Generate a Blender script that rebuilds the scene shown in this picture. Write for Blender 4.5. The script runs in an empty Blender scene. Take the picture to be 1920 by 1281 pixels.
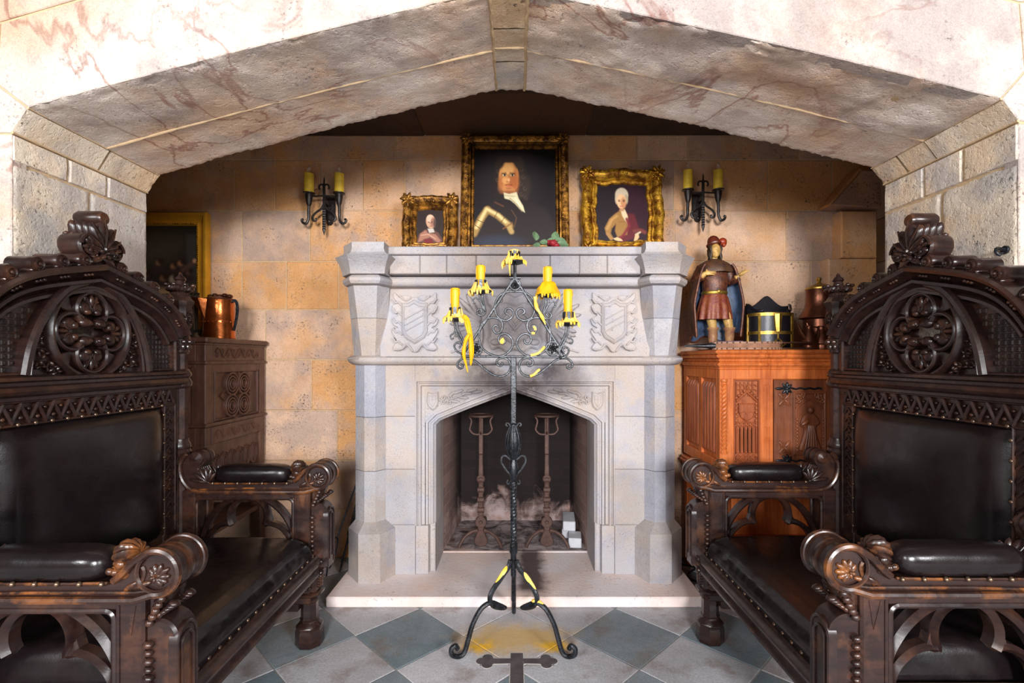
import bpy, bmesh, math, random
import numpy as np
from mathutils import Vector, Matrix, noise
PI = math.pi
R = math.radians
random.seed(7)
SC = bpy.context.scene
COL = SC.collection
# pinhole facts of the photograph: focal length and vanishing point in pixels, eye height in metres
F, CX, CY, EYE = 930.0, 969.0, 672.0, 1.3
def P(px, py, Y):
    return Vector(((px - CX) / F * Y, Y, EYE - (py - CY) / F * Y))
def FR(o, u, v, w):
    u, v, w, o = Vector(u), Vector(v), Vector(w), Vector(o)
    return Matrix(((u.x, v.x, w.x, o.x), (u.y, v.y, w.y, o.y), (u.z, v.z, w.z, o.z), (0, 0, 0, 1)))
def XZ(Y):            # drawing plane facing the room: u = X, v = Z, w towards the camera
    return FR((0, Y, 0), (1, 0, 0), (0, 0, 1), (0, -1, 0))
def T(x, y, z): return Matrix.Translation((x, y, z))
def RX(a): return Matrix.Rotation(a, 4, 'X')
def RY(a): return Matrix.Rotation(a, 4, 'Y')
def RZ(a): return Matrix.Rotation(a, 4, 'Z')
def S(x, y, z): return Matrix.Diagonal((x, y, z, 1))
def lerp(a, b, t): return a + (b - a) * t

def miter(path, closed):
    n = len(path); out = []
    for i in range(n):
        a = path[i - 1] if (i > 0 or closed) else None
        b = path[i]
        c = path[(i + 1) % n] if (i < n - 1 or closed) else None
        d1 = d2 = None
        if a is not None:
            d1 = Vector((b[0] - a[0], b[1] - a[1])); d1 = d1.normalized() if d1.length > 1e-9 else None
        if c is not None:
            d2 = Vector((c[0] - b[0], c[1] - b[1])); d2 = d2.normalized() if d2.length > 1e-9 else None
        d1 = d1 or d2; d2 = d2 or d1
        n1 = Vector((-d1.y, d1.x)); n2 = Vector((-d2.y, d2.x))
        m = n1 + n2
        if m.length < 1e-6: m = n1
        m.normalize()
        out.append(m / max(0.45, m.dot(n1)))
    return out

class MB:
    """collects shapes and links them as ONE mesh object"""
    def __init__(s, M=None):
        s.v = []; s.f = []; s.mi = []; s.t = []
        s.M = M.copy() if M is not None else Matrix()
        s.tint = (0.5, 0.5, 0.5); s.m = 0
    def at(s, M): s.M = M.copy(); return s
    def add(s, vs, fs):
        b = len(s.v); M = s.M
        flip = M.determinant() < 0
        s.v.extend((M @ Vector(v))[:] for v in vs)
        s.t.extend([s.tint] * len(vs))
        for f in fs:
            g = [b + i for i in f]
            s.f.append(g[::-1] if flip else g); s.mi.append(s.m)
        return s
    def box(s, x0, x1, y0, y1, z0, z1, b=0.0):
        if x1 < x0: x0, x1 = x1, x0
        if y1 < y0: y0, y1 = y1, y0
        if z1 < z0: z0, z1 = z1, z0
        b = min(b, .49 * (x1 - x0), .49 * (y1 - y0), .49 * (z1 - z0))
        if b <= 0:
            v = [(x, y, z) for z in (z0, z1) for y in (y0, y1) for x in (x0, x1)]
            return s.add(v, [(0, 2, 3, 1), (4, 5, 7, 6), (0, 1, 5, 4), (2, 6, 7, 3), (0, 4, 6, 2), (1, 3, 7, 5)])
        v = []; idx = {}
        X = (x0, x1); Y = (y0, y1); Z = (z0, z1)
        for i in (0, 1):
            for j in (0, 1):
                for k in (0, 1):
                    sx, sy, sz = (1 - 2 * i) * b, (1 - 2 * j) * b, (1 - 2 * k) * b
                    idx[i, j, k, 0] = len(v); v.append((X[i], Y[j] + sy, Z[k] + sz))
                    idx[i, j, k, 1] = len(v); v.append((X[i] + sx, Y[j], Z[k] + sz))
                    idx[i, j, k, 2] = len(v); v.append((X[i] + sx, Y[j] + sy, Z[k]))
        fs = []
        q = ((0, 0), (1, 0), (1, 1), (0, 1))
        for i in (0, 1):
            a = [idx[i, j, k, 0] for j, k in q]; fs.append(a if i else a[::-1])
            a = [idx[j, i, k, 1] for j, k in q]; fs.append(a[::-1] if i else a)
            a = [idx[j, k, i, 2] for j, k in q]; fs.append(a if i else a[::-1])
        for a in (0, 1):
            for c in (0, 1):
                f = [idx[0, a, c, 1], idx[1, a, c, 1], idx[1, a, c, 2], idx[0, a, c, 2]]
                fs.append(f if a == c else f[::-1])
                f = [idx[a, 0, c, 0], idx[a, 1, c, 0], idx[a, 1, c, 2], idx[a, 0, c, 2]]
                fs.append(f[::-1] if a == c else f)
                f = [idx[a, c, 0, 0], idx[a, c, 1, 0], idx[a, c, 1, 1], idx[a, c, 0, 1]]
                fs.append(f if a == c else f[::-1])
                for k in (0, 1):
                    f = [idx[a, c, k, 0], idx[a, c, k, 1], idx[a, c, k, 2]]
                    fs.append(f if (a + c + k) % 2 else f[::-1])
        return s.add(v, fs)
    def prism(s, poly, w0, w1, b=0.0, back=False):
        """extrude a 2-D outline along local z, with a chamfered front edge"""
        ar = sum(poly[i - 1][0] * poly[i][1] - poly[i][0] * poly[i - 1][1] for i in range(len(poly)))
        poly = list(poly) if ar > 0 else list(poly)[::-1]
        n = len(poly)
        if w1 < w0: return s
        v = [(x, y, w0) for x, y in poly]
        rings = 1
        if b > 0:
            m = miter(poly, True)
            v += [(x, y, w1 - b) for x, y in poly]
            v += [(p[0] + k[0] * b, p[1] + k[1] * b, w1) for p, k in zip(poly, m)]
            rings = 2
        else:
            v += [(x, y, w1) for x, y in poly]
        fs = []
        for r in range(rings):
            for i in range(n):
                j = (i + 1) % n
                fs.append((r * n + i, r * n + j, (r + 1) * n + j, (r + 1) * n + i))
        fs.append([rings * n + i for i in range(n)])
        if back: fs.append([i for i in range(n)][::-1])
        return s.add(v, fs)
    def lathe(s, prof, n=24, a0=0.0, a1=2 * PI, caps=True):
        full = abs(a1 - a0 - 2 * PI) < 1e-6
        k = n if full else n + 1
        v = []
        for r, z in prof:
            for i in range(k):
                a = a0 + (a1 - a0) * i / n
                v.append((r * math.cos(a), r * math.sin(a), z))
        fs = []
        for j in range(len(prof) - 1):
            for i in range(n):
                i2 = (i + 1) % k
                fs.append((j * k + i, j * k + i2, (j + 1) * k + i2, (j + 1) * k + i))
        if caps and full:
            if prof[0][0] > 1e-6: fs.append([i for i in range(k)][::-1])
            if prof[-1][0] > 1e-6: fs.append([(len(prof) - 1) * k + i for i in range(k)])
        return s.add(v, fs)
    def loft(s, rings, caps=True, closed=True):
        n = len(rings[0]); v = [p for r in rings for p in r]; fs = []
        for j in range(len(rings) - 1):
            for i in range(n if closed else n - 1):
                k = (i + 1) % n
                fs.append((j * n + i, j * n + k, (j + 1) * n + k, (j + 1) * n + i))
        if caps and closed:
            fs.append([i for i in range(n)][::-1]); fs.append([(len(rings) - 1) * n + i for i in range(n)])
        return s.add(v, fs)
    def tube(s, pts, r, n=8, closed=False, caps=True, flat=None, rot=0.0):
        """round bar along a 3-D path; r may be a list; flat=(a,b) squashes the section"""
        pts = [Vector(p) for p in pts]; m = len(pts)
        rr = r if isinstance(r, (list, tuple)) else [r] * m
        tan = []
        for i in range(m):
            a = pts[i - 1] if (i > 0 or closed) else pts[i]
            b = pts[(i + 1) % m] if (i < m - 1 or closed) else pts[i]
            d = b - a
            tan.append(d.normalized() if d.length > 1e-9 else Vector((0, 0, 1)))
        up = Vector((0, 0, 1))
        if abs(tan[0].dot(up)) > .9: up = Vector((1, 0, 0))
        u = (up - tan[0] * up.dot(tan[0])).normalized()
        v = []
        fa, fb = flat or (1, 1)
        for i in range(m):
            u = (u - tan[i] * u.dot(tan[i]))
            u = u.normalized() if u.length > 1e-6 else tan[i].orthogonal().normalized()
            w = tan[i].cross(u)
            for k in range(n):
                a = 2 * PI * k / n + rot
                v.append((pts[i] + u * (math.cos(a) * rr[i] * fa) + w * (math.sin(a) * rr[i] * fb))[:])
        fs = []
        for i in range(m if closed else m - 1):
            j = (i + 1) % m
            for k in range(n):
                l = (k + 1) % n
                fs.append((i * n + k, i * n + l, j * n + l, j * n + k))
        if caps and not closed:
            fs.append([k for k in range(n)][::-1]); fs.append([(m - 1) * n + k for k in range(n)])
        return s.add(v, fs)
    def ell(s, c, r, n=12, m=8, rot=None):
        if not isinstance(r, (tuple, list)): r = (r, r, r)
        v = []; q = rot if rot is not None else Matrix()
        c = Vector(c)
        for j in range(m + 1):
            t = PI * j / m - PI / 2
            for i in range(n):
                a = 2 * PI * i / n
                p = Vector((r[0] * math.cos(t) * math.cos(a), r[1] * math.cos(t) * math.sin(a), r[2] * math.sin(t)))
                v.append((c + (q @ p))[:])
        fs = []
        for j in range(m):
            for i in range(n):
                k = (i + 1) % n
                fs.append((j * n + i, j * n + k, (j + 1) * n + k, (j + 1) * n + i))
        return s.add(v, fs)
    def mould(s, path, prof, closed=False, scale=None, caps=True):
        """sweep a profile of (sideways, height) along a 2-D path in the local plane"""
        mt = miter(path, closed); n = len(prof); v = []
        for i, p in enumerate(path):
            k = scale[i] if scale else 1.0
            for a, w in prof:
                v.append((p[0] + mt[i].x * a * k, p[1] + mt[i].y * a * k, w))
        fs = []
        m = len(path)
        for i in range(m if closed else m - 1):
            j = (i + 1) % m
            for k in range(n - 1):
                fs.append((i * n + k, j * n + k, j * n + k + 1, i * n + k + 1)[::-1])
        if caps and not closed:
            fs.append([k for k in range(n)]); fs.append([(m - 1) * n + k for k in range(n)][::-1])
        return s.add(v, fs)
    def bar(s, path, wd, w0, w1, c=None, closed=False, scale=None):
        h = wd / 2; c = min(h * .7, (w1 - w0) * .6) if c is None else c
        return s.mould(path, [(-h, w0), (-h, w1 - c), (-h + c, w1), (h - c, w1), (h, w1 - c), (h, w0)], closed, scale)
    def grid(s, fn, nu, nv):
        v = [fn(i / nu, j / nv) for j in range(nv + 1) for i in range(nu + 1)]
        fs = [(j * (nu + 1) + i, j * (nu + 1) + i + 1, (j + 1) * (nu + 1) + i + 1, (j + 1) * (nu + 1) + i) for j in range(nv) for i in range(nu)]
        return s.add(v, fs)
    def build(s, name, mat, parent=None, smooth=35, loc=None):
        me = bpy.data.meshes.new(name)
        me.from_pydata(s.v, [], s.f)
        mats = mat if isinstance(mat, (list, tuple)) else [mat]
        for q in mats: me.materials.append(q)
        me.polygons.foreach_set('material_index', s.mi)
        a = me.attributes.new('tint', 'FLOAT_COLOR', 'POINT')
        a.data.foreach_set('color', np.array([(t[0], t[1], t[2], 1.0) for t in s.t], dtype=np.float32).ravel())
        if smooth:
            me.polygons.foreach_set('use_smooth', [True] * len(me.polygons))
        me.validate()
        bm = bmesh.new(); bm.from_mesh(me)
        bmesh.ops.recalc_face_normals(bm, faces=bm.faces[:]); bm.to_mesh(me); bm.free()
        if smooth: me.set_sharp_from_angle(angle=R(smooth))
        me.update()
        o = bpy.data.objects.new(name, me); COL.objects.link(o)
        if parent is not None: o.parent = parent
        if loc is not None: o.location = loc
        return o

def tag(o, label, cat, group=None, kind=None):
    o['label'] = label; o['category'] = cat
    if group: o['group'] = group
    if kind: o['kind'] = kind
    return o
def thing(name, label, cat, loc=(0, 0, 0), rz=0.0, group=None):
    o = bpy.data.objects.new(name, None); COL.objects.link(o)
    o.empty_display_size = .1
    o.location = loc; o.rotation_euler = (0, 0, rz)
    return tag(o, label, cat, group)
def struct(o): o['kind'] = 'structure'; return o
def copy_tree(o, parent=None):
    c = o.copy(); COL.objects.link(c)
    if parent is not None: c.parent = parent
    for ch in list(o.children): copy_tree(ch, c)
    return c

# ---- 2-D curve helpers
def arc(cx, cy, r, a0, a1, n=16, ry=None):
    ry = ry or r
    return [(cx + r * math.cos(R(a0 + (a1 - a0) * i / n)), cy + ry * math.sin(R(a0 + (a1 - a0) * i / n))) for i in range(n + 1)]
def spiral(cx, cy, r0, r1, a0, turns, n=28):
    return [(cx + lerp(r0, r1, i / n) * math.cos(R(a0) + turns * 2 * PI * i / n), cy + lerp(r0, r1, i / n) * math.sin(R(a0) + turns * 2 * PI * i / n)) for i in range(n + 1)]
def smooth(pts, n=6, closed=False):
    pts = [Vector(p) for p in pts]; m = len(pts); out = []
    for i in range(m if closed else m - 1):
        g = lambda k: pts[k % m] if closed else pts[max(0, min(m - 1, k))]
        p0, p1, p2, p3 = g(i - 1), g(i), g(i + 1), g(i + 2)
        for k in range(n):
            t = k / n
            out.append(.5 * ((2 * p1) + (p2 - p0) * t + (2 * p0 - 5 * p1 + 4 * p2 - p3) * t * t + (3 * p1 - p0 - 3 * p2 + p3) * t ** 3))
    if not closed: out.append(pts[-1])
    return [tuple(p) for p in out]
def mir(path): return [(-x, y) for x, y in path][::-1]

# ---- materials
class NT:
    def __init__(s, name):
        s.mat = bpy.data.materials.new(name); s.mat.use_nodes = True
        s.t = s.mat.node_tree; s.t.nodes.clear()
        s.out = s.t.nodes.new('ShaderNodeOutputMaterial')
        s.tc = s.t.nodes.new('ShaderNodeTexCoord').outputs['Object']
    def n(s, typ, ins=None, **props):
        nd = s.t.nodes.new('ShaderNode' + typ)
        for k, v in props.items(): setattr(nd, k, v)
        for k, v in (ins or {}).items():
            sk = nd.inputs[k]
            if isinstance(v, bpy.types.NodeSocket): s.t.links.new(v, sk)
            else:
                if sk.type == 'RGBA' and len(v) == 3: v = (*v, 1)
                sk.default_value = v
        return nd
    def noise(s, scale, detail=4, rough=.55, dist=0.0, vec=None):
        return s.n('TexNoise', {'Vector': vec or s.tc, 'Scale': scale, 'Detail': detail, 'Roughness': rough, 'Distortion': dist}).outputs['Fac']
    def ramp(s, fac, lo, hi, a=0.0, b=1.0):
        return s.n('MapRange', {'Value': fac, 'From Min': lo, 'From Max': hi, 'To Min': a, 'To Max': b}).outputs['Result']
    def mix(s, fac, a, b, mode='MIX'):
        nd = s.t.nodes.new('ShaderNodeMix'); nd.data_type = 'RGBA'; nd.blend_type = mode
        for sk, v in ((nd.inputs[0], fac), (nd.inputs[6], a), (nd.inputs[7], b)):
            if isinstance(v, bpy.types.NodeSocket): s.t.links.new(v, sk)
            else: sk.default_value = (*v, 1) if isinstance(v, (tuple, list)) and len(v) == 3 else v
        return nd.outputs[2]
    def math(s, op, a, b=0.0, clamp=False):
        nd = s.t.nodes.new('ShaderNodeMath'); nd.operation = op; nd.use_clamp = clamp
        for sk, v in ((nd.inputs[0], a), (nd.inputs[1], b)):
            if isinstance(v, bpy.types.NodeSocket): s.t.links.new(v, sk)
            else: sk.default_value = v
        return nd.outputs[0]
    def bump(s, h, strength=.3, dist=.01, prev=None):
        ins = {'Height': h, 'Strength': strength, 'Distance': dist}
        if prev is not None: ins['Normal'] = prev
        return s.n('Bump', ins).outputs['Normal']
    def tint(s):
        a = s.n('Attribute', attribute_name='tint').outputs['Color']
        return s.n('SeparateColor', {'Color': a})
    def xyz(s): return s.n('SeparateXYZ', {'Vector': s.tc})
    def pbr(s, **k):
        ins = {}
        for a, b in k.items():
            ins[{'color': 'Base Color', 'rough': 'Roughness', 'metal': 'Metallic', 'normal': 'Normal', 'spec': 'Specular IOR Level', 'coat': 'Coat Weight', 'coat_rough': 'Coat Roughness', 'sub': 'Subsurface Weight', 'trans': 'Transmission Weight', 'sheen': 'Sheen Weight', 'alpha': 'Alpha'}[a]] = b
        p = s.n('BsdfPrincipled', ins)
        s.t.links.new(p.outputs[0], s.out.inputs[0])
        return s.mat
def sr(r, g, b):
    f = lambda c: (c / 255 / 12.92) if c <= 10 else ((c / 255 + .055) / 1.055) ** 2.4
    return (f(r), f(g), f(b))

def stone_mat(name, base, warm, cool, dark, speck=.5, veins=None, bump=.5, patch=1.0):
    s = NT(name); t = s.tint()
    n1 = s.noise(2.3 * patch, 6, .6); n2 = s.noise(7 * patch, 5, .62, .4); n3 = s.noise(5.1 * patch, 4, .6)
    c = s.mix(s.ramp(s.math('ADD', n1, s.math('MULTIPLY', s.math('SUBTRACT', t.outputs[1], .5), .28)), .42, .62), base, warm)
    c = s.mix(s.ramp(s.math('ADD', n3, s.math('MULTIPLY', s.math('SUBTRACT', t.outputs[2], .5), .30)), .5, .68, 0, .75), c, cool)
    if veins:
        w = s.noise(1.7, 5, .55, 1.2)
        ln = s.math('ABSOLUTE', s.math('SUBTRACT', w, .5))
        msk = s.math('MULTIPLY', s.ramp(ln, .003, .022, 1, 0), s.ramp(s.noise(1.1, 2), .48, .6))
        c = s.mix(s.math('MULTIPLY', msk, .62), c, veins)
        msk2 = s.ramp(s.noise(1.35, 4, .65, .8), .56, .72, 0, .32)
        c = s.mix(msk2, c, s.mix(.5, veins, warm))
    sp = s.math('MULTIPLY', s.ramp(s.noise(74, 4, .7), .55, .64), s.ramp(n2, .5, .64, .05, 1))
    c = s.mix(s.math('MULTIPLY', sp, speck), c, dark)
    g = s.noise(220, 2, .6)
    v = s.math('ADD', .62, s.math('MULTIPLY', t.outputs[0], .5))
    v = s.math('MULTIPLY', v, s.ramp(g, .3, .7, .86, 1.12))
    v = s.math('MULTIPLY', v, s.ramp(s.noise(4.3, 5, .65), .3, .7, .86, 1.12))
    c = s.mix(1.0, c, s.n('CombineColor', {0: v, 1: v, 2: v}).outputs[0], 'MULTIPLY')
    h = s.math('ADD', s.math('MULTIPLY', s.noise(38, 6, .65), .7), s.math('MULTIPLY', g, .25))
    pits = s.ramp(s.noise(70, 2, .5), .33, .42)
    h = s.math('ADD', h, s.math('MULTIPLY', pits, .35))
    return s.pbr(color=c, rough=.88, spec=.25, normal=s.bump(h, bump, .012))

def flat_mat(name, col, rough=.6, metal=0.0, var=.25, scale=12, bump=0.0, col2=None, **k):
    s = NT(name)
    c2 = col2 or tuple(x * (1 - var) for x in col)
    n = s.noise(scale, 5, .6)
    c = s.mix(s.ramp(n, .35, .65), c2, col)
    kw = dict(color=c, rough=rough, metal=metal); kw.update(k)
    if bump: kw['normal'] = s.bump(s.noise(scale * 4, 4, .6), bump, .004)
    return s.pbr(**kw)

def wood_mat(name, c0, c1, worn=None, rough=.32, grain=(3, 40, 40), axis=0, wear=.5, bump=.12, edge=(.54, .72)):
    s = NT(name)
    sc = {0: (grain[0], grain[1], grain[2]), 1: (grain[1], grain[0], grain[2]), 2: (grain[1], grain[2], grain[0])}[axis]
    mp = s.n('Mapping', {'Vector': s.tc, 'Scale': sc}).outputs[0]
    n = s.noise(1.0, 6, .6, .5, mp)
    c = s.mix(s.ramp(n, .3, .7), c0, c1)
    c = s.mix(s.ramp(s.noise(5, 4), .5, .75, 0, .5), c, tuple(x * .45 for x in c0))
    if worn:
        pt = s.n('NewGeometry').outputs['Pointiness']
        c = s.mix(s.math('MULTIPLY', s.math('MULTIPLY', s.ramp(pt, edge[0], edge[1]), s.ramp(s.noise(11, 5, .65), .48, .66)), wear), c, worn)
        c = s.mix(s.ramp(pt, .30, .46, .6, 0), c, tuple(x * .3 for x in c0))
    rg = s.ramp(s.noise(18, 4), .3, .7, rough * .8, rough * 1.35)
    return s.pbr(color=c, rough=rg, spec=.5, normal=s.bump(s.math('ADD', n, s.math('MULTIPLY', s.noise(60, 3), .5)), bump, .004))
MAT = {}
def iron_mat():
    s = NT('worn_black_iron')
    c = s.mix(s.ramp(s.noise(30, 5, .6), .35, .65), sr(16, 17, 20), sr(44, 46, 52))
    c = s.mix(s.ramp(s.noise(150, 3, .7), .63, .70, 0, .5), c, sr(150, 148, 148))
    return s.pbr(color=c, rough=s.ramp(s.noise(40, 4), .3, .7, .24, .42), metal=.35, normal=s.bump(s.noise(110, 4), .3, .004))
def make_mats():
    M = MAT
    M['wall'] = stone_mat('ochre_wall_stone', sr(226, 186, 156), sr(222, 164, 108), sr(186, 160, 146), sr(64, 56, 56), .95, bump=.5)
    M['pier'] = stone_mat('pier_stone', sr(222, 206, 186), sr(216, 184, 148), sr(180, 174, 172), sr(66, 60, 58), .9, bump=.38)
    M['arch'] = stone_mat('veined_arch_stone', sr(222, 208, 197), sr(212, 180, 154), sr(174, 160, 156), sr(80, 66, 62), .6, veins=sr(142, 82, 66), bump=.42)
    M['lime'] = stone_mat('pale_limestone', sr(176, 172, 175), sr(180, 165, 155), sr(158, 159, 172), sr(105, 98, 100), .45, bump=.35)
    M['mortar'] = flat_mat('pale_mortar', sr(202, 172, 134), .95, var=.2, scale=30, bump=.3)
    M['mortar_light'] = flat_mat('light_grout', sr(190, 184, 178), .95, var=.2, scale=30)
    # limestone of the chimney front, with the soot the fire has left over the opening
    s = NT('sooty_limestone'); t = s.tint(); p = s.xyz()
    n1 = s.noise(2.6, 6, .6); n3 = s.noise(9, 4, .6)
    c = s.mix(s.ramp(n1, .4, .64), sr(176, 172, 175), sr(180, 165, 155))
    c = s.mix(s.ramp(n3, .5, .7, 0, .6), c, sr(158, 159, 173))
    sp = s.math('MULTIPLY', s.ramp(s.noise(110, 3, .7), .57, .66), s.ramp(s.noise(6, 4), .45, .6, .1, .7))
    c = s.mix(sp, c, sr(110, 102, 102))
    ax = s.math('ABSOLUTE', p.outputs[0]); wob = s.math('MULTIPLY', s.math('SUBTRACT', s.noise(5, 5, .65), .5), .5)
    z = s.math('ADD', p.outputs[2], wob)
    s1 = s.math('MULTIPLY', s.ramp(z, 1.02, 1.12), s.ramp(z, 1.18, 1.30, 1, 0))
    s1 = s.math('MULTIPLY', s1, s.ramp(s.math('ADD', ax, wob), .12, .5, 1, 0))
    s2 = s.math('MULTIPLY', s.ramp(z, 1.58, 1.70), s.ramp(s.math('ADD', ax, wob), .1, .62, 1, 0))
    s2 = s.math('MULTIPLY', s2, .62)
    s3 = s.math('MULTIPLY', s.math('MULTIPLY', s.ramp(z, 1.28, 1.40), s.ramp(s.math('ADD', ax, s.math('MULTIPLY', wob, .6)), .14, .36, 1, 0)), .62)
    s4 = s.math('MULTIPLY', s.math('MULTIPLY', s.ramp(p.outputs[2], 1.05, 1.10), s.ramp(p.outputs[2], 1.19, 1.23, 1, 0)), s.ramp(s.math('ADD', ax, wob), .22, .50, .8, 0))
    s1 = s.math('MAXIMUM', s.math('MAXIMUM', s1, s4), s3)
    c = s.mix(s.math('MULTIPLY', s.math('MAXIMUM', s1, s2), .85), c, sr(58, 46, 48))
    v = s.math('MULTIPLY', s.math('ADD', .68, s.math('MULTIPLY', t.outputs[0], .5)), s.ramp(s.noise(240, 2), .3, .7, .88, 1.1))
    c = s.mix(1.0, c, s.n('CombineColor', {0: v, 1: v, 2: v}).outputs[0], 'MULTIPLY')
    M['soot_lime'] = s.pbr(color=c, rough=.85, spec=.25, normal=s.bump(s.noise(60, 6, .65), .35, .008))
    # hearth slab with scorched spots
    s = NT('hearth_stone'); p = s.xyz()
    c = s.mix(s.ramp(s.noise(3, 6, .6), .38, .64), sr(232, 222, 222), sr(232, 206, 194))
    c = s.mix(s.math('MULTIPLY', s.math('MULTIPLY', s.ramp(s.noise(60, 3, .7), .6, .68), s.ramp(s.noise(5, 3), .45, .6, .15, 1)), .6), c, sr(112, 94, 90))
    ax = s.math('ADD', s.math('ABSOLUTE', s.math('SUBTRACT', p.outputs[0], .09)), s.math('MULTIPLY', s.noise(14, 5, .7), .12))
    c = s.mix(s.math('MULTIPLY', s.ramp(ax, .10, .17, .9, 0), s.ramp(p.outputs[1], 2.62, 2.68)), c, sr(72, 54, 56))
    M['hearth'] = s.pbr(color=c, rough=.8, spec=.3, normal=s.bump(s.noise(50, 6, .65), .4, .006))
    # firebrick with soot
    s = NT('sooty_firebrick'); p = s.xyz()
    vec = s.n('CombineXYZ', {0: s.math('ADD', p.outputs[0], p.outputs[1]), 1: p.outputs[2], 2: 0.0}).outputs[0]
    bt = s.n('TexBrick', {'Vector': vec, 'Scale': 1.0, 'Mortar Size': .004, 'Mortar Smooth': .2, 'Brick Width': .225, 'Row Height': .066, 'Color1': sr(172, 138, 128), 'Color2': sr(146, 116, 110), 'Mortar': sr(170, 148, 138)})
    c = bt.outputs['Color']
    z = s.math('ADD', p.outputs[2], s.math('MULTIPLY', s.math('SUBTRACT', s.noise(4.2, 6, .65, .6), .5), 1.0))
    soot = s.ramp(z, .02, .26, .15, 1)
    soot = s.math('MULTIPLY', soot, s.ramp(p.outputs[1], 3.25, 3.72, .2, 1))
    c = s.mix(s.math('MULTIPLY', soot, .96), c, sr(17, 14, 17))
    ash = s.math('MULTIPLY', s.ramp(z, .2, .06), s.ramp(s.noise(7, 5, .7), .45, .6))
    c = s.mix(s.math('MULTIPLY', ash, .6), c, sr(190, 176, 176))
    M['brick'] = s.pbr(color=c, rough=.9, spec=.2, normal=s.bump(s.math('ADD', bt.outputs['Fac'], s.math('MULTIPLY', s.noise(60, 4), -.6)), .5, -.006))
    # ash-strewn firebox floor
    s = NT('ashy_hearth_floor')
    c = s.mix(s.ramp(s.noise(9, 6, .7, .8), .4, .6), sr(172, 158, 156), sr(70, 60, 62))
    c = s.mix(s.ramp(s.noise(3, 4), .55, .7, 0, .5), c, sr(176, 128, 108))
    M['ash'] = s.pbr(color=c, rough=.9, spec=.2, normal=s.bump(s.noise(40, 5), .4, .006))
    # slate floor: tint.r = tile brightness, tint.g = green / dark slate
    s = NT('slate_tiles'); t = s.tint(); p = s.xyz()
    c = s.mix(t.outputs[1], sr(178, 175, 178), sr(100, 116, 122))
    c = s.mix(s.ramp(s.noise(4, 6, .65, .5), .42, .66, 0, .65), c, s.mix(t.outputs[1], sr(200, 198, 202), sr(130, 142, 150)))
    c = s.mix(s.math('MULTIPLY', s.ramp(s.noise(6, 5, .6), .52, .66), .5), c, sr(120, 98, 80))
    v = s.math('MULTIPLY', s.math('ADD', .72, s.math('MULTIPLY', t.outputs[0], .5)), s.ramp(s.noise(110, 4, .75), .3, .7, .74, 1.22))
    c = s.mix(1.0, c, s.n('CombineColor', {0: v, 1: v, 2: v}).outputs[0], 'MULTIPLY')
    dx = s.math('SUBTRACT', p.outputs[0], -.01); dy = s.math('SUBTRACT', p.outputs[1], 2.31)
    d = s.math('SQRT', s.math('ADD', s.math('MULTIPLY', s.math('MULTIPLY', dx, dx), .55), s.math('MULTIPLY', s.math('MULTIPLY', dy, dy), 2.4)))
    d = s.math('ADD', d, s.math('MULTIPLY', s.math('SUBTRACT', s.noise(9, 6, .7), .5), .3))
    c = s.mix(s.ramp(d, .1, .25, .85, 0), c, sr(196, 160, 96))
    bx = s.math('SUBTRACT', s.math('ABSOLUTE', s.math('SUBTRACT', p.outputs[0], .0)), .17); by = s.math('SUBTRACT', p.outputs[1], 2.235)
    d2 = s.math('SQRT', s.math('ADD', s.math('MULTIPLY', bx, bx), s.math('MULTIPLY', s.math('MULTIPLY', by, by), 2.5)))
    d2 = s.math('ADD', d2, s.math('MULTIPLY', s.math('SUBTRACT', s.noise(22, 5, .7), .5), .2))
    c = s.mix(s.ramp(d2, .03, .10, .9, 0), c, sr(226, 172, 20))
    M['slate'] = s.pbr(color=c, rough=s.ramp(s.noise(30, 4), .3, .7, .42, .7), spec=.4, normal=s.bump(s.noise(26, 7, .65, .3), .28, .006))
    M['inlay'] = flat_mat('black_slate_inlay', sr(88, 80, 82), .6, var=.35, scale=20, bump=.2)
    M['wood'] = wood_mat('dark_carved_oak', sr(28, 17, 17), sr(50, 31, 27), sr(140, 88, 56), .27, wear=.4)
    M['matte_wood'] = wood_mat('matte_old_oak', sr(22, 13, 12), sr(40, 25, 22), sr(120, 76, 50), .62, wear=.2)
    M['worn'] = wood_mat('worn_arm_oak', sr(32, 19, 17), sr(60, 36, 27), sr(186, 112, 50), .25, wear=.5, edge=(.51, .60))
    M['oak'] = wood_mat('honey_oak', sr(166, 76, 32), sr(226, 126, 60), sr(214, 140, 84), .42, axis=2, wear=.35)
    M['oak_carve'] = wood_mat('carved_brown_oak', sr(124, 58, 32), sr(180, 96, 52), sr(190, 120, 76), .42, axis=2, wear=.4)
    M['oak_door'] = wood_mat('stained_door_oak', sr(88, 46, 28), sr(136, 74, 42), sr(176, 110, 70), .42, axis=2, wear=.3)
    M['oak_dark'] = wood_mat('smoked_oak', sr(64, 40, 32), sr(96, 62, 48), sr(140, 98, 78), .42, axis=2, wear=.4)
    s = NT('black_leather')
    c = s.mix(s.ramp(s.noise(5, 5, .6), .35, .68), sr(12, 8, 10), sr(27, 19, 20))
    vr = s.n('TexVoronoi', {'Vector': s.tc, 'Scale': 210.0}).outputs['Distance']
    h = s.math('ADD', s.math('MULTIPLY', s.noise(9, 4, .6), 1.0), s.math('MULTIPLY', vr, .12))
    M['leather'] = s.pbr(color=c, rough=s.ramp(s.noise(14, 4), .3, .7, .20, .36), spec=.42, normal=s.bump(h, .16, .005))
    M['iron'] = iron_mat()
    M['rust'] = flat_mat('rusty_iron', sr(88, 62, 54), .62, .35, .4, 24, .4)
    M['sconce_iron'] = flat_mat('dark_sconce_iron', sr(58, 52, 50), .4, .6, .5, 30, .3)
    M['brass'] = flat_mat('old_brass', sr(190, 152, 70), .36, .85, .5, 26, .2)
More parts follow.
